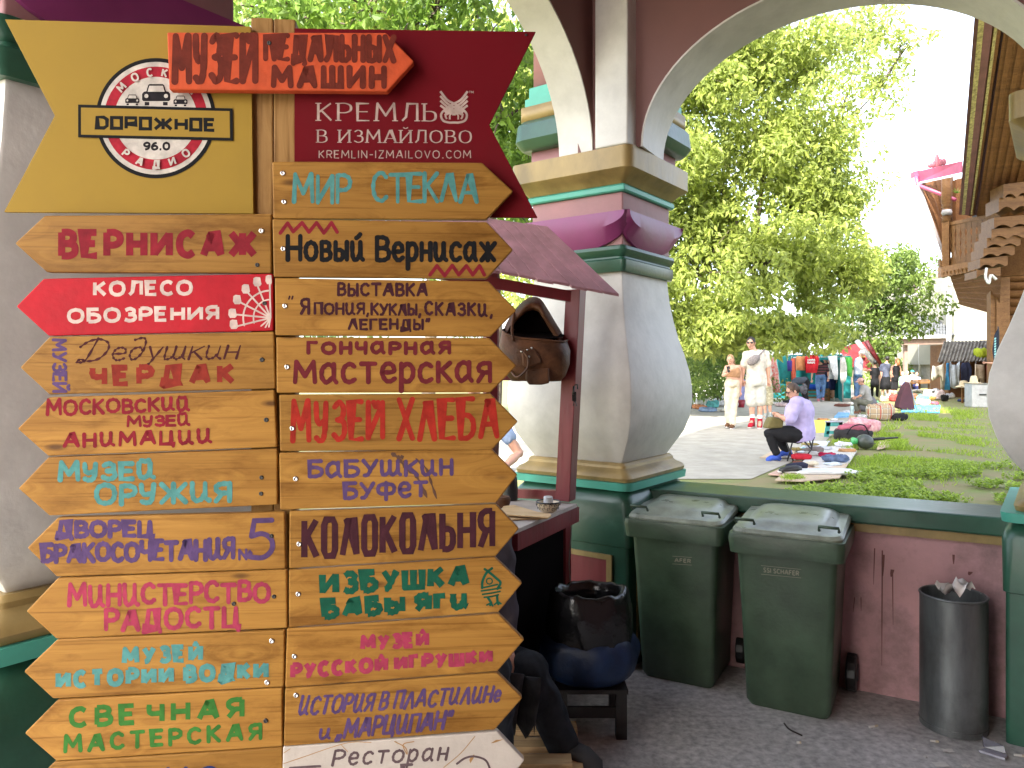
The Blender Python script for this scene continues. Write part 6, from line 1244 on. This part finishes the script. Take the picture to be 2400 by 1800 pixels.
# near person seated behind the signpost
t, p, k = person("person in grey shirt and black trousers sitting behind the signpost, leg stretched out", 3.18, dict(hd=(1080,1080,.1),nk=(1090,1180,.1),ch=(1108,1310,.1),pv=(1108,1555,.1),shL=(1030,1235,.1),elL=(1010,1420,0),wrL=(1080,1500,-.12),shR=(1152,1240,.1),elR=(1185,1420,.12),wrR=(1190,1530,.0),haR=(1200,1570,-.04),hpL=(1070,1580,.05),knL=(1150,1570,-.35),anL=(1160,1790,-.38),toL=(1180,1830,-.45),hpR=(1150,1560,.25),knR=(1240,1572,-.02),anR=(1322,1752,-.02),toR=(1375,1800,-.08)), 1.78, top=cloth("charcoal",(.065,.055,.065)), bottom=cloth("blackdenim",(.022,.026,.033), var=.3), shoes=(mat("black_canvas", (.03,.03,.032), rough=.8, bump=.3),SOLE), hair='brown', face=(.8,.6), hem=1.93, wide=1.13, sleeve=1.55, topdrop=.05)
m = M()   # loose frayed apron hanging over the thigh
def apr(u, v):
    x = 1165+u*95+8*math.sin(u*14+v*3); y = 1570+v*150*(1-.25*abs(math.sin(u*9)))+u*20; return P(x,y,3.02+.03*math.sin(u*11+v*2)+.02*v)
m.grid(apr, 26, 12, thick=(0,.006,0)); m.build("apron", cloth("rag",(.035,.034,.036), var=.4), t)
pl = thing("wooden_pallet", "low pale wooden pallet under the person sitting behind the signpost", "pallet", Vector((.2,3.3,0))); m = M()
z0 = .15
for k_ in range(4):
    a = G(1150,1690+k_*38,z0); b_ = G(1350-k_*6,1690+k_*38,z0); m.obox(a, b_-a, (0,-.085,0), (0,0,-.025))
m.build("deck_board", W_PALE, pl); 
for dx in (.02,.24):
    m = M(); m.obox(G(1325,1695,z0)+Vector((-dx,-.36,-.15)), (.07,0,0), (0,.36,0), (0,0,.124)); m.build("bearer", W_PALE, pl)
person("person in pale blue shirt sitting outside behind the red stall, only the arm in view", 6.3, dict(hd=(1110,890),nk=(1112,935),ch=(1116,990),pv=(1118,1110),shL=(1070,955),elL=(1060,1035),wrL=(1080,1092,-.2),shR=(1156,968),elR=(1216,1062),wrR=(1180,1096,-.2),haR=(1160,1100,-.25),hpL=(1145,1120),knL=(1140,1120,-.45),anL=(1140,1220,-.45),hpR=(1180,1120),knR=(1190,1120,-.45),anR=(1190,1220,-.45)), 1.74, top=cloth("bluecheck",(.30,.38,.55)), bottom=JEAN, hair='brown', sleeve=.6, hem=1.9)
# ================================================================== WARES ON THE GROUND
def sheet(px, label, name, mt, cat="sheet", th=.012, z=GZ+.006):
    m = M(); m.prism([G(x,y,z+th) for x, y in px], (0,0,-th)); return tag(m.build(name, mt), label, cat)
CARD = mat("corrugated_card", (.50,.38,.27), rough=.9, var=.1, scale=3); PLS = mat("white_plastic_sheet", (.62,.63,.63), rough=.4, var=.08, scale=5, bump=.5, bscale=12)
sheet([(1780,1072),(1822,1051),(1872,1050),(1862,1073)], "cardboard sheet on the path left of the folding stool", "cardboard_sheet", CARD)
sheet([(1800,1111),(1862,1082),(1915,1090),(1852,1115)], "pinkish cardboard under the brown sandals", "cardboard_sheet", mat("pink_card", (.50,.33,.26), rough=.9), z=GZ+.020)
sheet([(1816,1125),(1842,1103),(1900,1096),(1990,1083),(1968,1119),(1880,1127)], "large cardboard sheet nearest the parapet, under black shoes", "cardboard_sheet", CARD, z=GZ+.034)
tag(lump(G(1935,1117)+Vector((0,0,.04)), .42,.16,.05, 8, sq=.5).build("plastic_sheet", PLS, weld=True), "white plastic sheet folded on the nearest cardboard", "plastic sheet")
sheet([(1862,1060),(1895,1034),(1945,1033),(1925,1062)], "pale cloth spread behind the folding stool with printed magazines", "ground_cloth", mat("printed_cloth", (.62,.6,.6), col2=(.4,.45,.55), scale=10, rough=.8), "cloth")
sheet([(1880,1082),(1920,1050),(1985,1040),(2008,1056),(1990,1084),(1930,1098)], "crumpled white cloth under the heap of clothes on sale", "ground_cloth", cloth("dustsheet",(.55,.52,.48)), "cloth", th=.02, z=GZ+.03)
sheet([(1893,1013),(1903,985),(1945,982),(1938,1013)], "bright yellow cloth laid on the path with trinkets", "yellow_cloth", cloth("yellow",(.62,.55,.10)), "cloth")
def item(cx_, cy_, wpx, hpx, mt, label, name, cat, seed=1, dpt=.5, amp=.3, dz=.04, sq=.75):
    g = G(cx_, cy_+hpx/2*.6); s_ = g.y/F; w_ = wpx*s_/2; h_ = hpx*s_*.75
    return tag(lump(g+Vector((0,w_*dpt*.5,dz)), w_, w_*dpt, max(h_,.04), seed, 30, sq, amp).build(name, mt, weld=True), label, cat)
item(1880,1079,44,17, cloth("redbag",(.42,.02,.035)), "red folded bag lying before the folding stool", "red_bag", "bag", 2, .55, .12, sq=.5)
item(1942,1075,40,14, cloth("crimsonpad",(.36,.015,.06)), "crimson padded pouch beside the blue jeans", "padded_pouch", "pouch", 3, .5)
item(1960,1085,56,22, cloth("blujean",(.10,.14,.24), var=.3), "crumpled blue jeans on the clothes heap", "folded_jeans", "jeans", 4, .6, .3)
item(1955,1096,36,9, cloth("capblue",(.55,.62,.68)), "white and blue cap below the blue jeans", "peaked_cap", "cap", 5, .6)
item(1981,1050,34,15, cloth("fleece",(.62,.63,.70)), "white folded fleece at the back of the clothes heap", "folded_fleece", "fleece", 6, .7)
item(1988,1063,38,11, cloth("ochre",(.45,.25,.12)), "ochre brown garment beside the white fleece", "folded_garment", "garment", 7, .5, .3)
item(1910,1063,44,17, cloth("taupe",(.18,.15,.14)), "dark taupe garment behind the white cloth bundle", "folded_garment", "garment", 8, .5, .3)
item(1905,1072,42,13, cloth("dirtywhite",(.55,.54,.52)), "off-white cloth bundle beside the red bag", "cloth_bundle", "bundle", 9, .5, .3)
item(1930,1058,40,10, cloth("silver",(.45,.45,.47)), "silver grey garment at the back of the heap", "folded_garment", "garment", 10, .6, .3)
item(1886,1060,18,9, cloth("turq",(.12,.5,.55)), "small turquoise shoe beside the dark taupe garment", "turquoise_shoe", "shoe", 11, .6)
item(1868,1060,26,10, cloth("khakibag",(.22,.17,.06)), "khaki bundle under the folding stool", "khaki_bundle", "bundle", 12, .6)
item(1902,1048,36,9, cloth("olivebag",(.25,.20,.08)), "olive-brown bundle right of the stool leg", "olive_bundle", "bundle", 13, .6)
item(1905,1095,30,13, cloth("ivory",(.60,.54,.42)), "ivory lace-up shoes in the middle of the cardboard", "ivory_shoes", "shoes", 14, .6, .35)
item(1862,1100,26,10, cloth("bone",(.62,.55,.44)), "bone white shoes next to the black trainer", "bone_shoes", "shoes", 15, .5, .35)
item(1872,1093,26,8, cloth("sandal",(.16,.06,.04)), "brown leather sandals on the pinkish cardboard", "sandals", "sandals", 16, .4, .35)
def trainer(px_, py_, rz, mt, label):
    g = G(px_,py_)+Vector((0,0,.05)); d = Vector((math.cos(rz),math.sin(rz),0)); t = thing("trainer_shoe", label, "shoe", g); m = M()
    m.tube([g-d*.13+Vector((0,0,.045)), g-d*.08+Vector((0,0,.055)), g+d*.05+Vector((0,0,.04)), g+d*.12+Vector((0,0,.025)), g+d*.15+Vector((0,0,.02))], [.04,.052,.052,.045,.02], 10, flat=.9); m.build("upper", mt, t)
    m = M(); m.tube([g-d*.14+Vector((0,0,.012)), g+Vector((0,0,.012)), g+d*.155+Vector((0,0,.012))], [.042,.052,.035], 10, flat=.35); m.build("sole", SOLE, t)
trainer(1853,1117,3.1, BLACK, "black trainer nearest the parapet on the cardboard"); trainer(1868,1109,2.9, cloth("inkshoe",(.02,.022,.045)), "ink blue trainer just behind the black one")
# step stool
g0 = G(1953,1024); stl = thing("step_stool", "teal plastic step stool with a grey top and oval opening", "stool", g0); TQ = mat("teal_plastic", (.06,.30,.28), rough=.4, bump=0); Yd = g0.y
fr = [(1931,1024),(1936,990),(1974,990),(1978,1020),(1972,1020),(1966,1016),(1945,1017),(1940,1024)]
for dy in (-.13,.13):
    m = M(); a = lambda x, y: P(x,y,Yd+dy)
    for q in ([(1931,1024),(1936,990),(1946,990),(1942,1024)], [(1968,1022),(1966,990),(1974,990),(1978,1022)], [(1936,990),(1974,990),(1974,999),(1936,999)], [(1938,1010),(1974,1010),(1976,1017),(1936,1017)]): m.prism([a(*v) for v in q], (0,.012*(1 if dy > 0 else -1),0))
    m.build("side_frame", TQ, stl)
m = M(); m.prism([P(1933,990,Yd-.16),P(1977,990,Yd-.16),P(1977,990,Yd+.16),P(1933,990,Yd+.16)], (0,0,.03)); m.build("top", mat("grey_lilac_plastic", (.36,.36,.44), rough=.4, bump=0), stl, bevel=.01)
# bags
FLOR = mat("cloth_floral", (.60,.42,.42), col2=(.42,.12,.16), scale=13, rough=.7)
item(2026,1003,72,46, FLOR, "pink and cream floral shopping bag behind the duffel bag", "floral_bag", "bag", 21, .45, .15, .0, .55)
dz_ = thing("duffel_bag", "black duffel bag with open pink top lying on the grass edge", "duffel bag", G(2005,1038)); g = G(2006,1036); 
lump(g+Vector((0,.15,.0)), .34,.2,.24, 23, 22, .6, .2).build("bag_body", cloth("duffel",(.03,.028,.03)), dz_, weld=True); lump(g+Vector((.04,.17,.17)), .27,.15,.14, 25, 20, .6, .25).build("open_top", cloth("duffelpink",(.36,.10,.14)), dz_, weld=True); m = M(); m.tube(spline([g+Vector((-.2,-.06,.15)),g+Vector((-.1,-.1,.3)),g+Vector((.1,-.1,.32)),g+Vector((.22,-.05,.16))],5), .012, 6); m.build("strap", BLK, dz_)
th_ = thing("thermos_flask", "pale blue thermos flask with a steel cap behind the floral bag", "flask", G(1997,982)); c0 = th_.location.copy(); m = M(); m.lathe([(.04,0),(.045,.01),(.045,.22),(.035,.25)], c0+Vector((0,0,.1)), 14); m.build("flask_body", mat("pale_blue_enamel", (.40,.55,.58), rough=.3, bump=0), th_); m = M(); m.lathe([(.035,.25),(.036,.33),(.02,.35),(.01,.36)], c0+Vector((0,0,.1)), 14); m.build("cap", STEEL, th_); m = M(); m.box(c0+Vector((0,0,.05)), (.12,.12,.1)); m.build("base_block", CARD, th_)
hl = thing("garden_vacuum", "dark green rounded garden vacuum with a black tube and green nozzle on the grass", "garden tool", G(2035,1056)); g = G(2035,1055); m = M(); m.ball(g+Vector((0,.12,.13)), (.145,.14,.125), 16, 0, Matrix.Rotation(R(12),3,'Y')); m.build("shell", mat("dark_olive_plastic", (.05,.062,.05), rough=.35, bump=0), hl)
m = M(); m.tube([g+Vector((-.11+.29*i_/12,.12-.142*math.sin(math.pi*i_/12),.13-.03*i_/12)) for i_ in range(13)], .007, 5); m.build("seam", BLACK, hl)
m = M(); m.tube([g+Vector((.13,.12,.17)),g+Vector((.33,.12,.185)),g+Vector((.34,.12,.186)),g+Vector((.56,.12,.20))], [.026,.026,.018,.015], 10); m.build("tube", BLACK, hl); m = M(); m.tube([g+Vector((-.14,.12,.14)),g+Vector((-.22,.12,.15))], [.055,.06], 10); m.build("nozzle", mat("clear_green_plastic", (.08,.42,.14), rough=.2, bump=0), hl)
sheet([(2055,1053),(2060,1034),(2090,1030),(2086,1046)], "cardboard flap lying on the grass by the garden vacuum", "cardboard_flap", CARD, z=GZ+.03)
# plaid bag
PLAID = mat("cloth_plaid", (.36,.27,.17), col2=(.30,.22,.14), rough=.8, bump=.2)
def plaid(m):
    N = m.node_tree.nodes; L = m.node_tree.links; b = N["Principled BSDF"]; tc = N.new("ShaderNodeTexCoord"); s = N.new("ShaderNodeSeparateXYZ"); L.new(tc.outputs["Object"], s.inputs[0]); src = b.inputs["Base Color"].links[0].from_socket
    for ax, fr_, th_, col in ((0,7,.86,(.62,.6,.55)),(2,7,.86,(.62,.6,.55)),(0,7,.93,(.05,.04,.035)),(2,7,.93,(.05,.04,.035)),(0,3.5,.9,(.32,.05,.04))):
        mm = N.new("ShaderNodeMath"); mm.operation = 'MULTIPLY_ADD'; mm.inputs[1].default_value = fr_; mm.inputs[2].default_value = 20.3+ax*.2; L.new(s.outputs[ax], mm.inputs[0]); f = N.new("ShaderNodeMath"); f.operation = 'FRACT'; L.new(mm.outputs[0], f.inputs[0]); g_ = N.new("ShaderNodeMath"); g_.operation = 'GREATER_THAN'; g_.inputs[1].default_value = th_; L.new(f.outputs[0], g_.inputs[0])
        x = N.new("ShaderNodeMix"); x.data_type = 'RGBA'; L.new(g_.outputs[0], x.inputs[0]); L.new(src, x.inputs[6]); x.inputs[7].default_value = (*col,1); src = x.outputs[2]
    L.new(src, b.inputs["Base Color"])
plaid(PLAID); item(2068,970,58,52, PLAID, "large tan plaid bag standing on the path edge", "plaid_bag", "bag", 31, .55, .16, 0, .55)
item(2111,980,34,22, BLK, "small black bag lying right of the plaid bag", "black_bag", "bag", 33, .6, .2, 0)
item(2033,951,50,46, cloth("greydrape",(.16,.155,.17)), "dark grey jacket draped beside the seated person in pink cap", "draped_jacket", "jacket", 35, .5, .15, 0, .8)
tr_ = thing("shopping_trolley", "dark plum shopping trolley bag leaning on its two-wheel frame", "shopping trolley", G(2140,968)); g = G(2128,963); Yt = g.y; m = M()
m.prism([P(x,y,Yt-.15) for x,y in ((2106,956),(2110,935),(2122,905),(2131,894),(2136,905),(2146,960),(2125,964))], (0,.32,0)); m.build("trolley_bag", cloth("plum",(.028,.010,.015)), tr_, bevel=.03, subsurf=1)
for dy in (-.1,.2): m = M(); m.tube([P(2129,888,Yt+dy),P(2131,895,Yt+dy),P(2149,962,Yt+dy)], .014, 6); m.build("frame_tube", STEEL, tr_)
for dy in (-.2,.28): m = M(); m.tube([P(2151,966,Yt+dy),P(2151,966,Yt+dy+.03)], .085, 16, sm=False); m.build("wheel", BLACK, tr_)
item(2112,905,34,26, mat("cloth_greenwhite", (.12,.48,.10), col2=(.65,.66,.62), scale=7, rough=.6), "green and white carrier bag behind the shopping trolley", "carrier_bag", "bag", 37, .4, .15, .2)
sheet([(2112,964),(2120,951),(2204,949),(2202,966)], "blue tarpaulin spread on the ground behind the trolley", "blue_tarpaulin", cloth("tarpblue",(.08,.32,.62)), "tarpaulin", .03)
sheet([(1955,976),(1965,966),(1992,961),(1990,974)], "light blue cloth on the path left of the thermos flask", "blue_cloth", cloth("skyblue",(.2,.42,.66)), "cloth", .05)
item(1975,954,34,9, cloth("brownrag",(.14,.06,.045)), "brown leather shoe pile on the path beyond the light blue cloth", "brown_shoes", "shoes", 41, .4)
HW = "heaps of goods on the ground"
heaps = [(2165,940,26,26,(.10,.35,.50),"aqua blue bag heap near the brown table"),(2185,925,34,24,(.66,.67,.70),"white carrier bags heaped under the brown table"),(2203,930,26,26,(.60,.50,.50),"pink-striped white bag beside the heaped carriers"),(2172,935,40,14,(.45,.28,.08),"yellow-brown cloth heap in front of the carrier bags"),(2165,945,28,20,(.50,.52,.56),"pale grey bag right behind the trolley"),(2228,930,20,16,(.66,.66,.68),"small white bag by the hut post"),(2258,940,22,8,(.03,.05,.16),"navy shoe pair before the wooden trestle"),(2300,950,24,12,(.14,.015,.03),"dark red cloth heap at the seated man's shoe"),
 (1650,945,34,30,(.68,.66,.62),"leftmost white heap by the hedge"),(1672,950,30,22,(.12,.40,.42),"turquoise heap beside the leftmost white heap"),(1690,944,34,28,(.66,.66,.66),"rounded white heap by the walking woman"),(1660,962,40,14,(.20,.28,.42),"flat blue-grey heap on the sunny ground"),(1720,950,20,20,(.64,.62,.60),"white bag between the walking couple"),(2090,925,24,22,(.66,.64,.64),"white and red bag in front of the skirted woman"),(2097,935,22,20,(.50,.06,.05),"red-topped bag behind the plaid bag"),(1835,950,30,12,(.55,.42,.42),"pinkish goods in front of the red patterned cloth"),(1808,946,30,10,(.60,.60,.58),"flat pale goods behind the patterned shorts"),(1850,945,24,16,(.05,.05,.06),"black bag below the bending person"),(1985,968,30,10,(.55,.56,.58),"clear bottles and jars by the thermos flask"),(1930,984,26,6,(.45,.22,.10),"amber trinkets on the yellow cloth"),(1955,984,18,6,(.6,.58,.55),"white trinkets behind the step stool"),(2022,978,22,12,(.6,.62,.64),"white packet behind the floral bag"),(2215,935,16,20,(.02,.02,.02),"black stand under the hanging cream trousers"),(2140,930,22,14,(.30,.12,.08),"rust brown heap left of the white carrier bags"),(2120,942,22,12,(.10,.12,.30),"indigo heap behind the trolley's plum bag"),(2072,938,20,14,(.35,.30,.20),"sand coloured heap at the skirted woman's feet"),(2050,944,20,10,(.12,.30,.16),"green heap beside the draped jacket"),(2150,918,24,10,(.50,.46,.40),"pale boxes under the brown table edge"),(2193,946,18,9,(.40,.10,.14),"raspberry heap at the blue tarpaulin's far edge"),(1640,955,30,14,(.45,.20,.10),"orange brown heap left of the turquoise heap"),(1700,962,34,10,(.62,.60,.56),"flat pale heap in front of the walking woman"),(1870,945,26,12,(.30,.08,.10),"maroon heap beside the bending person's feet")]
for q, (x, y, w_, h_, col, lab) in enumerate(heaps): item(x, y, w_, h_, cloth("heap%d" % q, col, var=.25), lab, "goods_heap", "goods heap", 50+q, .6, .3, 0).__setitem__('group', HW)
bk_ = thing("red_bucket", "dark red bucket standing behind the walking woman", "bucket", G(1737,955)); m = M(); m.lathe([(.10,0),(.14,.26),(.13,.26),(.10,.03)], bk_.location, 16); m.build("bucket_body", mat("red_plastic", (.30,.02,.04), rough=.35, bump=0), bk_)
# ================================================================== TREES AND GRASS
def leaves(m, c, r, n, size, rg, droop=.5, shell=.35):
    c = Vector(c)
    for _ in range(n):
        while True:
            p = Vector((rg.uniform(-1,1), rg.uniform(-1,1), rg.uniform(-1,1)))
            if p.length < 1: break
        p = p.normalized()*(p.length**shell); q = c+Vector((p.x*r[0], p.y*r[1], p.z*r[2]))
        d = Vector((rg.uniform(-1,1), rg.uniform(-1,1), rg.uniform(-1,.6)-droop)).normalized(); s = d.cross(Vector((rg.uniform(-1,1), rg.uniform(-1,1), rg.uniform(-1,1)))); s = s.normalized() if s.length > 1e-3 else d.orthogonal().normalized()
        L_ = size*rg.uniform(.6,1.25); w_ = L_*rg.uniform(.17,.27); nn = d.cross(s)*L_*.08
        k = len(m.v); m.v += [q, q+d*L_*.45+s*w_+nn, q+d*L_, q+d*L_*.45-s*w_+nn]; m.f.append((k,k+1,k+2,k+3)); m.mi.append(0); m.sm.append(False)
BARK = mat("grey_bark", (.11,.085,.06), rough=.9, var=.3, scale=6, bump=.8, stretch=(1,1,.2))
def tree(label, base, h, limbs, clumps, lsize, lm, seed, density=1.0, sub=7, droop=.5, tr=.16, group=None, spread=1.0):
    rg = random.Random(seed); base = Vector(base); t = thing("broadleaf_tree", label, "tree", base, group); m = M()
    top = base+Vector((0,0,h)); m.tube(spline([base, base+Vector((.1,.05,h*.4)), top], 6), [tr*(1-.6*i_/12) for i_ in range(13)], 10)
    for a, b_ in limbs: 
        a, b_ = Vector(a), Vector(b_); mid = a.lerp(b_,.5)+Vector((rg.uniform(-.2,.2), rg.uniform(-.2,.2), .15)); m.tube(spline([a, mid, b_], 5), [tr*.5*(1-.8*i_/10) for i_ in range(11)], 6)
    m.build("trunk", BARK, t); m = M(); mb = M()
    for c, r, n in clumps:
        c = Vector(c)
        for _ in range(sub):
            q = c+Vector((rg.gauss(0,.45)*r[0], rg.gauss(0,.45)*r[1], rg.gauss(0,.45)*r[2])); rr = rg.uniform(.28,.55)
            leaves(m, q, (r[0]*rr,r[1]*rr,r[2]*rr), int(n*density/sub), lsize, rg, droop)
            mb.tube([c+(q-c)*-.1, c.lerp(q,.6)+Vector((0,0,.05)), q], [tr*.12,tr*.08,tr*.03], 5)
    m.build("crown", lm, t, fix=False); mb.build("branches", BARK, t); return t
LF1 = leafmat("leaf_sunny", (.27,.335,.095), .55); LF2 = leafmat("leaf_mid", (.14,.21,.055), .45); LF3 = leafmat("leaf_deep", (.05,.085,.028), .35); LF4 = leafmat("leaf_near", (.13,.22,.04), .5)  # brighter and darker leaf colours carry sunlit and shaded foliage
def cl(px, py, Y, rx, rz, n, ry=None): c = P(px,py,Y); return (c, (rx, ry or rx, rz), n)
b0 = G(1720,930); Y1 = 21.
tree("large bright maple filling the arch view beside the path", (4.6,Y1+3.5,GZ), 8, [(P(1760,640,Y1),P(1930,400,Y1)),(P(1760,600,Y1),P(1640,330,Y1)),(P(1770,560,Y1),P(1800,200,Y1))],
  [cl(1620,180,Y1,1.9,1.7,2100),cl(1760,120,Y1,1.9,1.6,2000),cl(1880,160,Y1,1.5,1.3,1100),cl(1620,420,Y1,1.9,1.8,2300),cl(1780,380,Y1,1.9,1.8,2300),cl(1910,460,Y1,1.4,1.4,1500),cl(1640,640,Y1,1.9,1.6,2300),cl(1800,620,Y1,2.0,1.6,2400),cl(1960,620,Y1,1.5,1.2,1700),cl(1650,780,Y1-1,1.6,.7,1500),cl(1830,780,Y1-.5,1.6,.55,1300),cl(1540,300,Y1+1,1.6,1.9,1500),cl(1540,600,Y1+1,1.5,1.9,1500)], .21, LF1, 3, 3.0, sub=18, tr=.17)
tree("tall sparse maple whose upper branches reach into the white sky", (8.2,27.5,GZ), 6, [(P(1915,380,24),P(2060,210,24)),(P(1915,380,24),P(2020,150,24)),(P(2060,210,24),P(2140,90,24)),(P(1900,420,24),P(1950,200,24))],
  [cl(1950,110,24,1.5,1.1,800),cl(2040,90,24,1.1,.8,420),cl(2110,110,24,.7,.5,170),cl(2060,200,24,1.0,.7,320),cl(1980,250,24,1.2,1.0,620),cl(1950,350,24,1.1,.8,520),cl(1990,480,24,1.0,.8,480)], .20, LF1, 5, 1.5, sub=14, tr=.12)
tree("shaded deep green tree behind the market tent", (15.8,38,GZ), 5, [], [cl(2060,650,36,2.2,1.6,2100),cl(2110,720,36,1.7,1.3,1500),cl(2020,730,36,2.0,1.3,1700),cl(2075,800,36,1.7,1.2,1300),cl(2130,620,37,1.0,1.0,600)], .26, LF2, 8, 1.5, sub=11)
tree("green tree beyond the roofed passage, seen under its beam", (26.5,58,GZ), 5, [], [cl(2130,840,56,3,1.7,1500),cl(2190,835,56,3,1.7,1500),cl(2170,720,58,3.5,2,1500),cl(2110,870,52,2.2,1.2,900)], .38, LF2, 11, 1.0, sub=9)
hp = thing("hedge_shrub", "bushy green shrubs behind the walking couple at the left of the path", "shrub", (7.2,27,GZ)); m = M(); rg = random.Random(4)
for x, y, Yh, rx, rz, n in ((1620,850,25,1.5,.9,1300),(1680,860,26,1.5,.9,1300),(1740,850,28,1.6,1.0,1300),(1560,880,23,1.4,1.0,1000),(1640,905,24.5,1.3,.5,700),(1700,800,28,1.8,1.0,1300),(1790,800,36,2.0,1.2,900)):
    c, r, _n = cl(x,y,Yh,rx,rz,n); 
    for _ in range(6): q = c+Vector((rg.gauss(0,.5)*rx,rg.gauss(0,.5)*rx,rg.gauss(0,.45)*rz)); q.z = max(q.z, GZ+.15); leaves(m, q, (rx*.45,rx*.45,rz*.45), n//6, .2, rg)
m.build("foliage", LF2, hp, fix=False); m = M()
for x, Yh in ((1620,25),(1680,26),(1740,28),(1800,30)): b_ = Vector((P(x,860,Yh).x,Yh,GZ)); m.tube([b_, b_+Vector((.1,0,.9))], [.04,.02], 6)
m.build("stems", BARK, hp)
tree("leafy tree close to the porch behind the dark red panel", (-.3,9.6,GZ), 4.2, [(P(900,300,8),P(760,40,8)),(P(1000,300,8),P(1150,160,8)),(P(900,300,8),P(980,20,8))],
  [cl(700,40,8,.9,.7,700),cl(860,20,8,.9,.7,800),cl(1020,30,8,.8,.7,700),cl(1130,120,8,.7,.7,700),cl(1180,280,8,.7,.7,600),cl(1230,330,8.6,.7,.8,500),cl(1120,420,8.5,.8,.8,600),cl(980,300,8.6,1.1,1,500),cl(760,300,8.6,1.1,1,400),cl(1200,480,9,.8,.6,400),cl(620,20,8.3,.7,.6,300),cl(930,-150,8,1.2,.7,500)], .135, LF4, 21, 1.3, sub=10, tr=.12)
tree("brighter tree further back behind the near leafy tree", (-2,17.5,GZ), 7, [], [cl(650,60,16,2,1.6,1400),cl(850,60,16,2,1.6,1500),cl(1050,80,16,2,1.6,1500),cl(1200,260,16,1.7,1.7,1500),cl(1120,450,16,1.7,1.5,1000),cl(900,300,16,2,1.7,800),cl(1180,620,17,1.5,1.2,500),cl(1320,200,17,1.6,1.6,900),cl(1350,480,17,1.6,1.6,700)], .22, LF1, 24, 1.8, sub=12, tr=.18)
m = M(); rg = random.Random(9)
for _ in range(70):
    a = rg.uniform(-1.0,.62); Yf = rg.uniform(62,90); x = Yf*math.tan(a); leaves(m, (x,Yf,GZ+rg.uniform(1,5.5)), (4,4,3), 110, .8, rg)
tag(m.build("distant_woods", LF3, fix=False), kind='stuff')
# grass and weeds
GR = leafmat("grass_blade", (.25,.36,.05), .4, .3); WEED = leafmat("weed_leaf", (.26,.37,.06), .4, .3)
def blade(m, p, h, w_, rg):
    a = rg.uniform(0,6.28); d = Vector((math.cos(a),math.sin(a),0)); s = Vector((-d.y,d.x,0))*w_; k = len(m.v)
    m.v += [p-s, p+s, p+d*h*.25+Vector((0,0,h*.6))+s*.6, p+d*h*.6+Vector((0,0,h))]; m.f.append((k,k+1,k+2,k+3)); m.mi.append(0); m.sm.append(False)
m = M(); rg = random.Random(12)
for x0, y0, x1, y1, n, h in ((2040,1000,2190,1062,5200,.09),(2115,958,2300,992,4200,.10),(2000,1062,2110,1092,1300,.06),(1975,1040,2010,1062,500,.09),(2200,1010,2330,1060,900,.06),(2060,1060,2350,1110,1800,.05),(1900,1085,2100,1130,1500,.05),(2180,990,2330,1010,500,.06),(1960,1000,2340,1130,5200,.04),(2050,960,2330,1060,2500,.045)):
    for _ in range(n):
        u, v = rg.gauss(.5,.24), rg.gauss(.5,.26); p = G(x0+(x1-x0)*u, y0+(y1-y0)*v)
        if mnoise.noise(Vector((p.x*1.1,p.y*.8,3))) < .0: continue
        blade(m, p, h*rg.uniform(.5,1.3), .007, rg)
for x, y in ((1850,1128),(1862,1130),(1985,1035),(1968,1042)):
    for _ in range(120): blade(m, G(x+rg.gauss(0,9), y+rg.gauss(0,2.5)), .09, .006, rg)
tag(m.build("grass", GR, fix=False), kind='stuff')
m = M()
for _ in range(2600):
    u, v = rg.random(), rg.random()**.8; y = 1092+(1185-1092)*v; xl = 2080-(y-1092)*3.4; p = G(xl+(2420-xl)*u, y)
    if mnoise.noise(Vector((p.x*1.3,p.y*1.3,7))) < -.02: continue
    for _k in range(7):
        a = rg.uniform(0,6.28); d = Vector((math.cos(a),math.sin(a),rg.uniform(.15,.9))).normalized(); s = Vector((-math.sin(a),math.cos(a),0)); q = p+Vector((0,0,rg.uniform(.005,.08))); L_ = rg.uniform(.03,.065); k = len(m.v)
        m.v += [q, q+d*L_*.5+s*L_*.32, q+d*L_, q+d*L_*.5-s*L_*.32]; m.f.append((k,k+1,k+2,k+3)); m.mi.append(0); m.sm.append(False)
tag(m.build("ground_weeds", WEED, fix=False), kind='stuff')
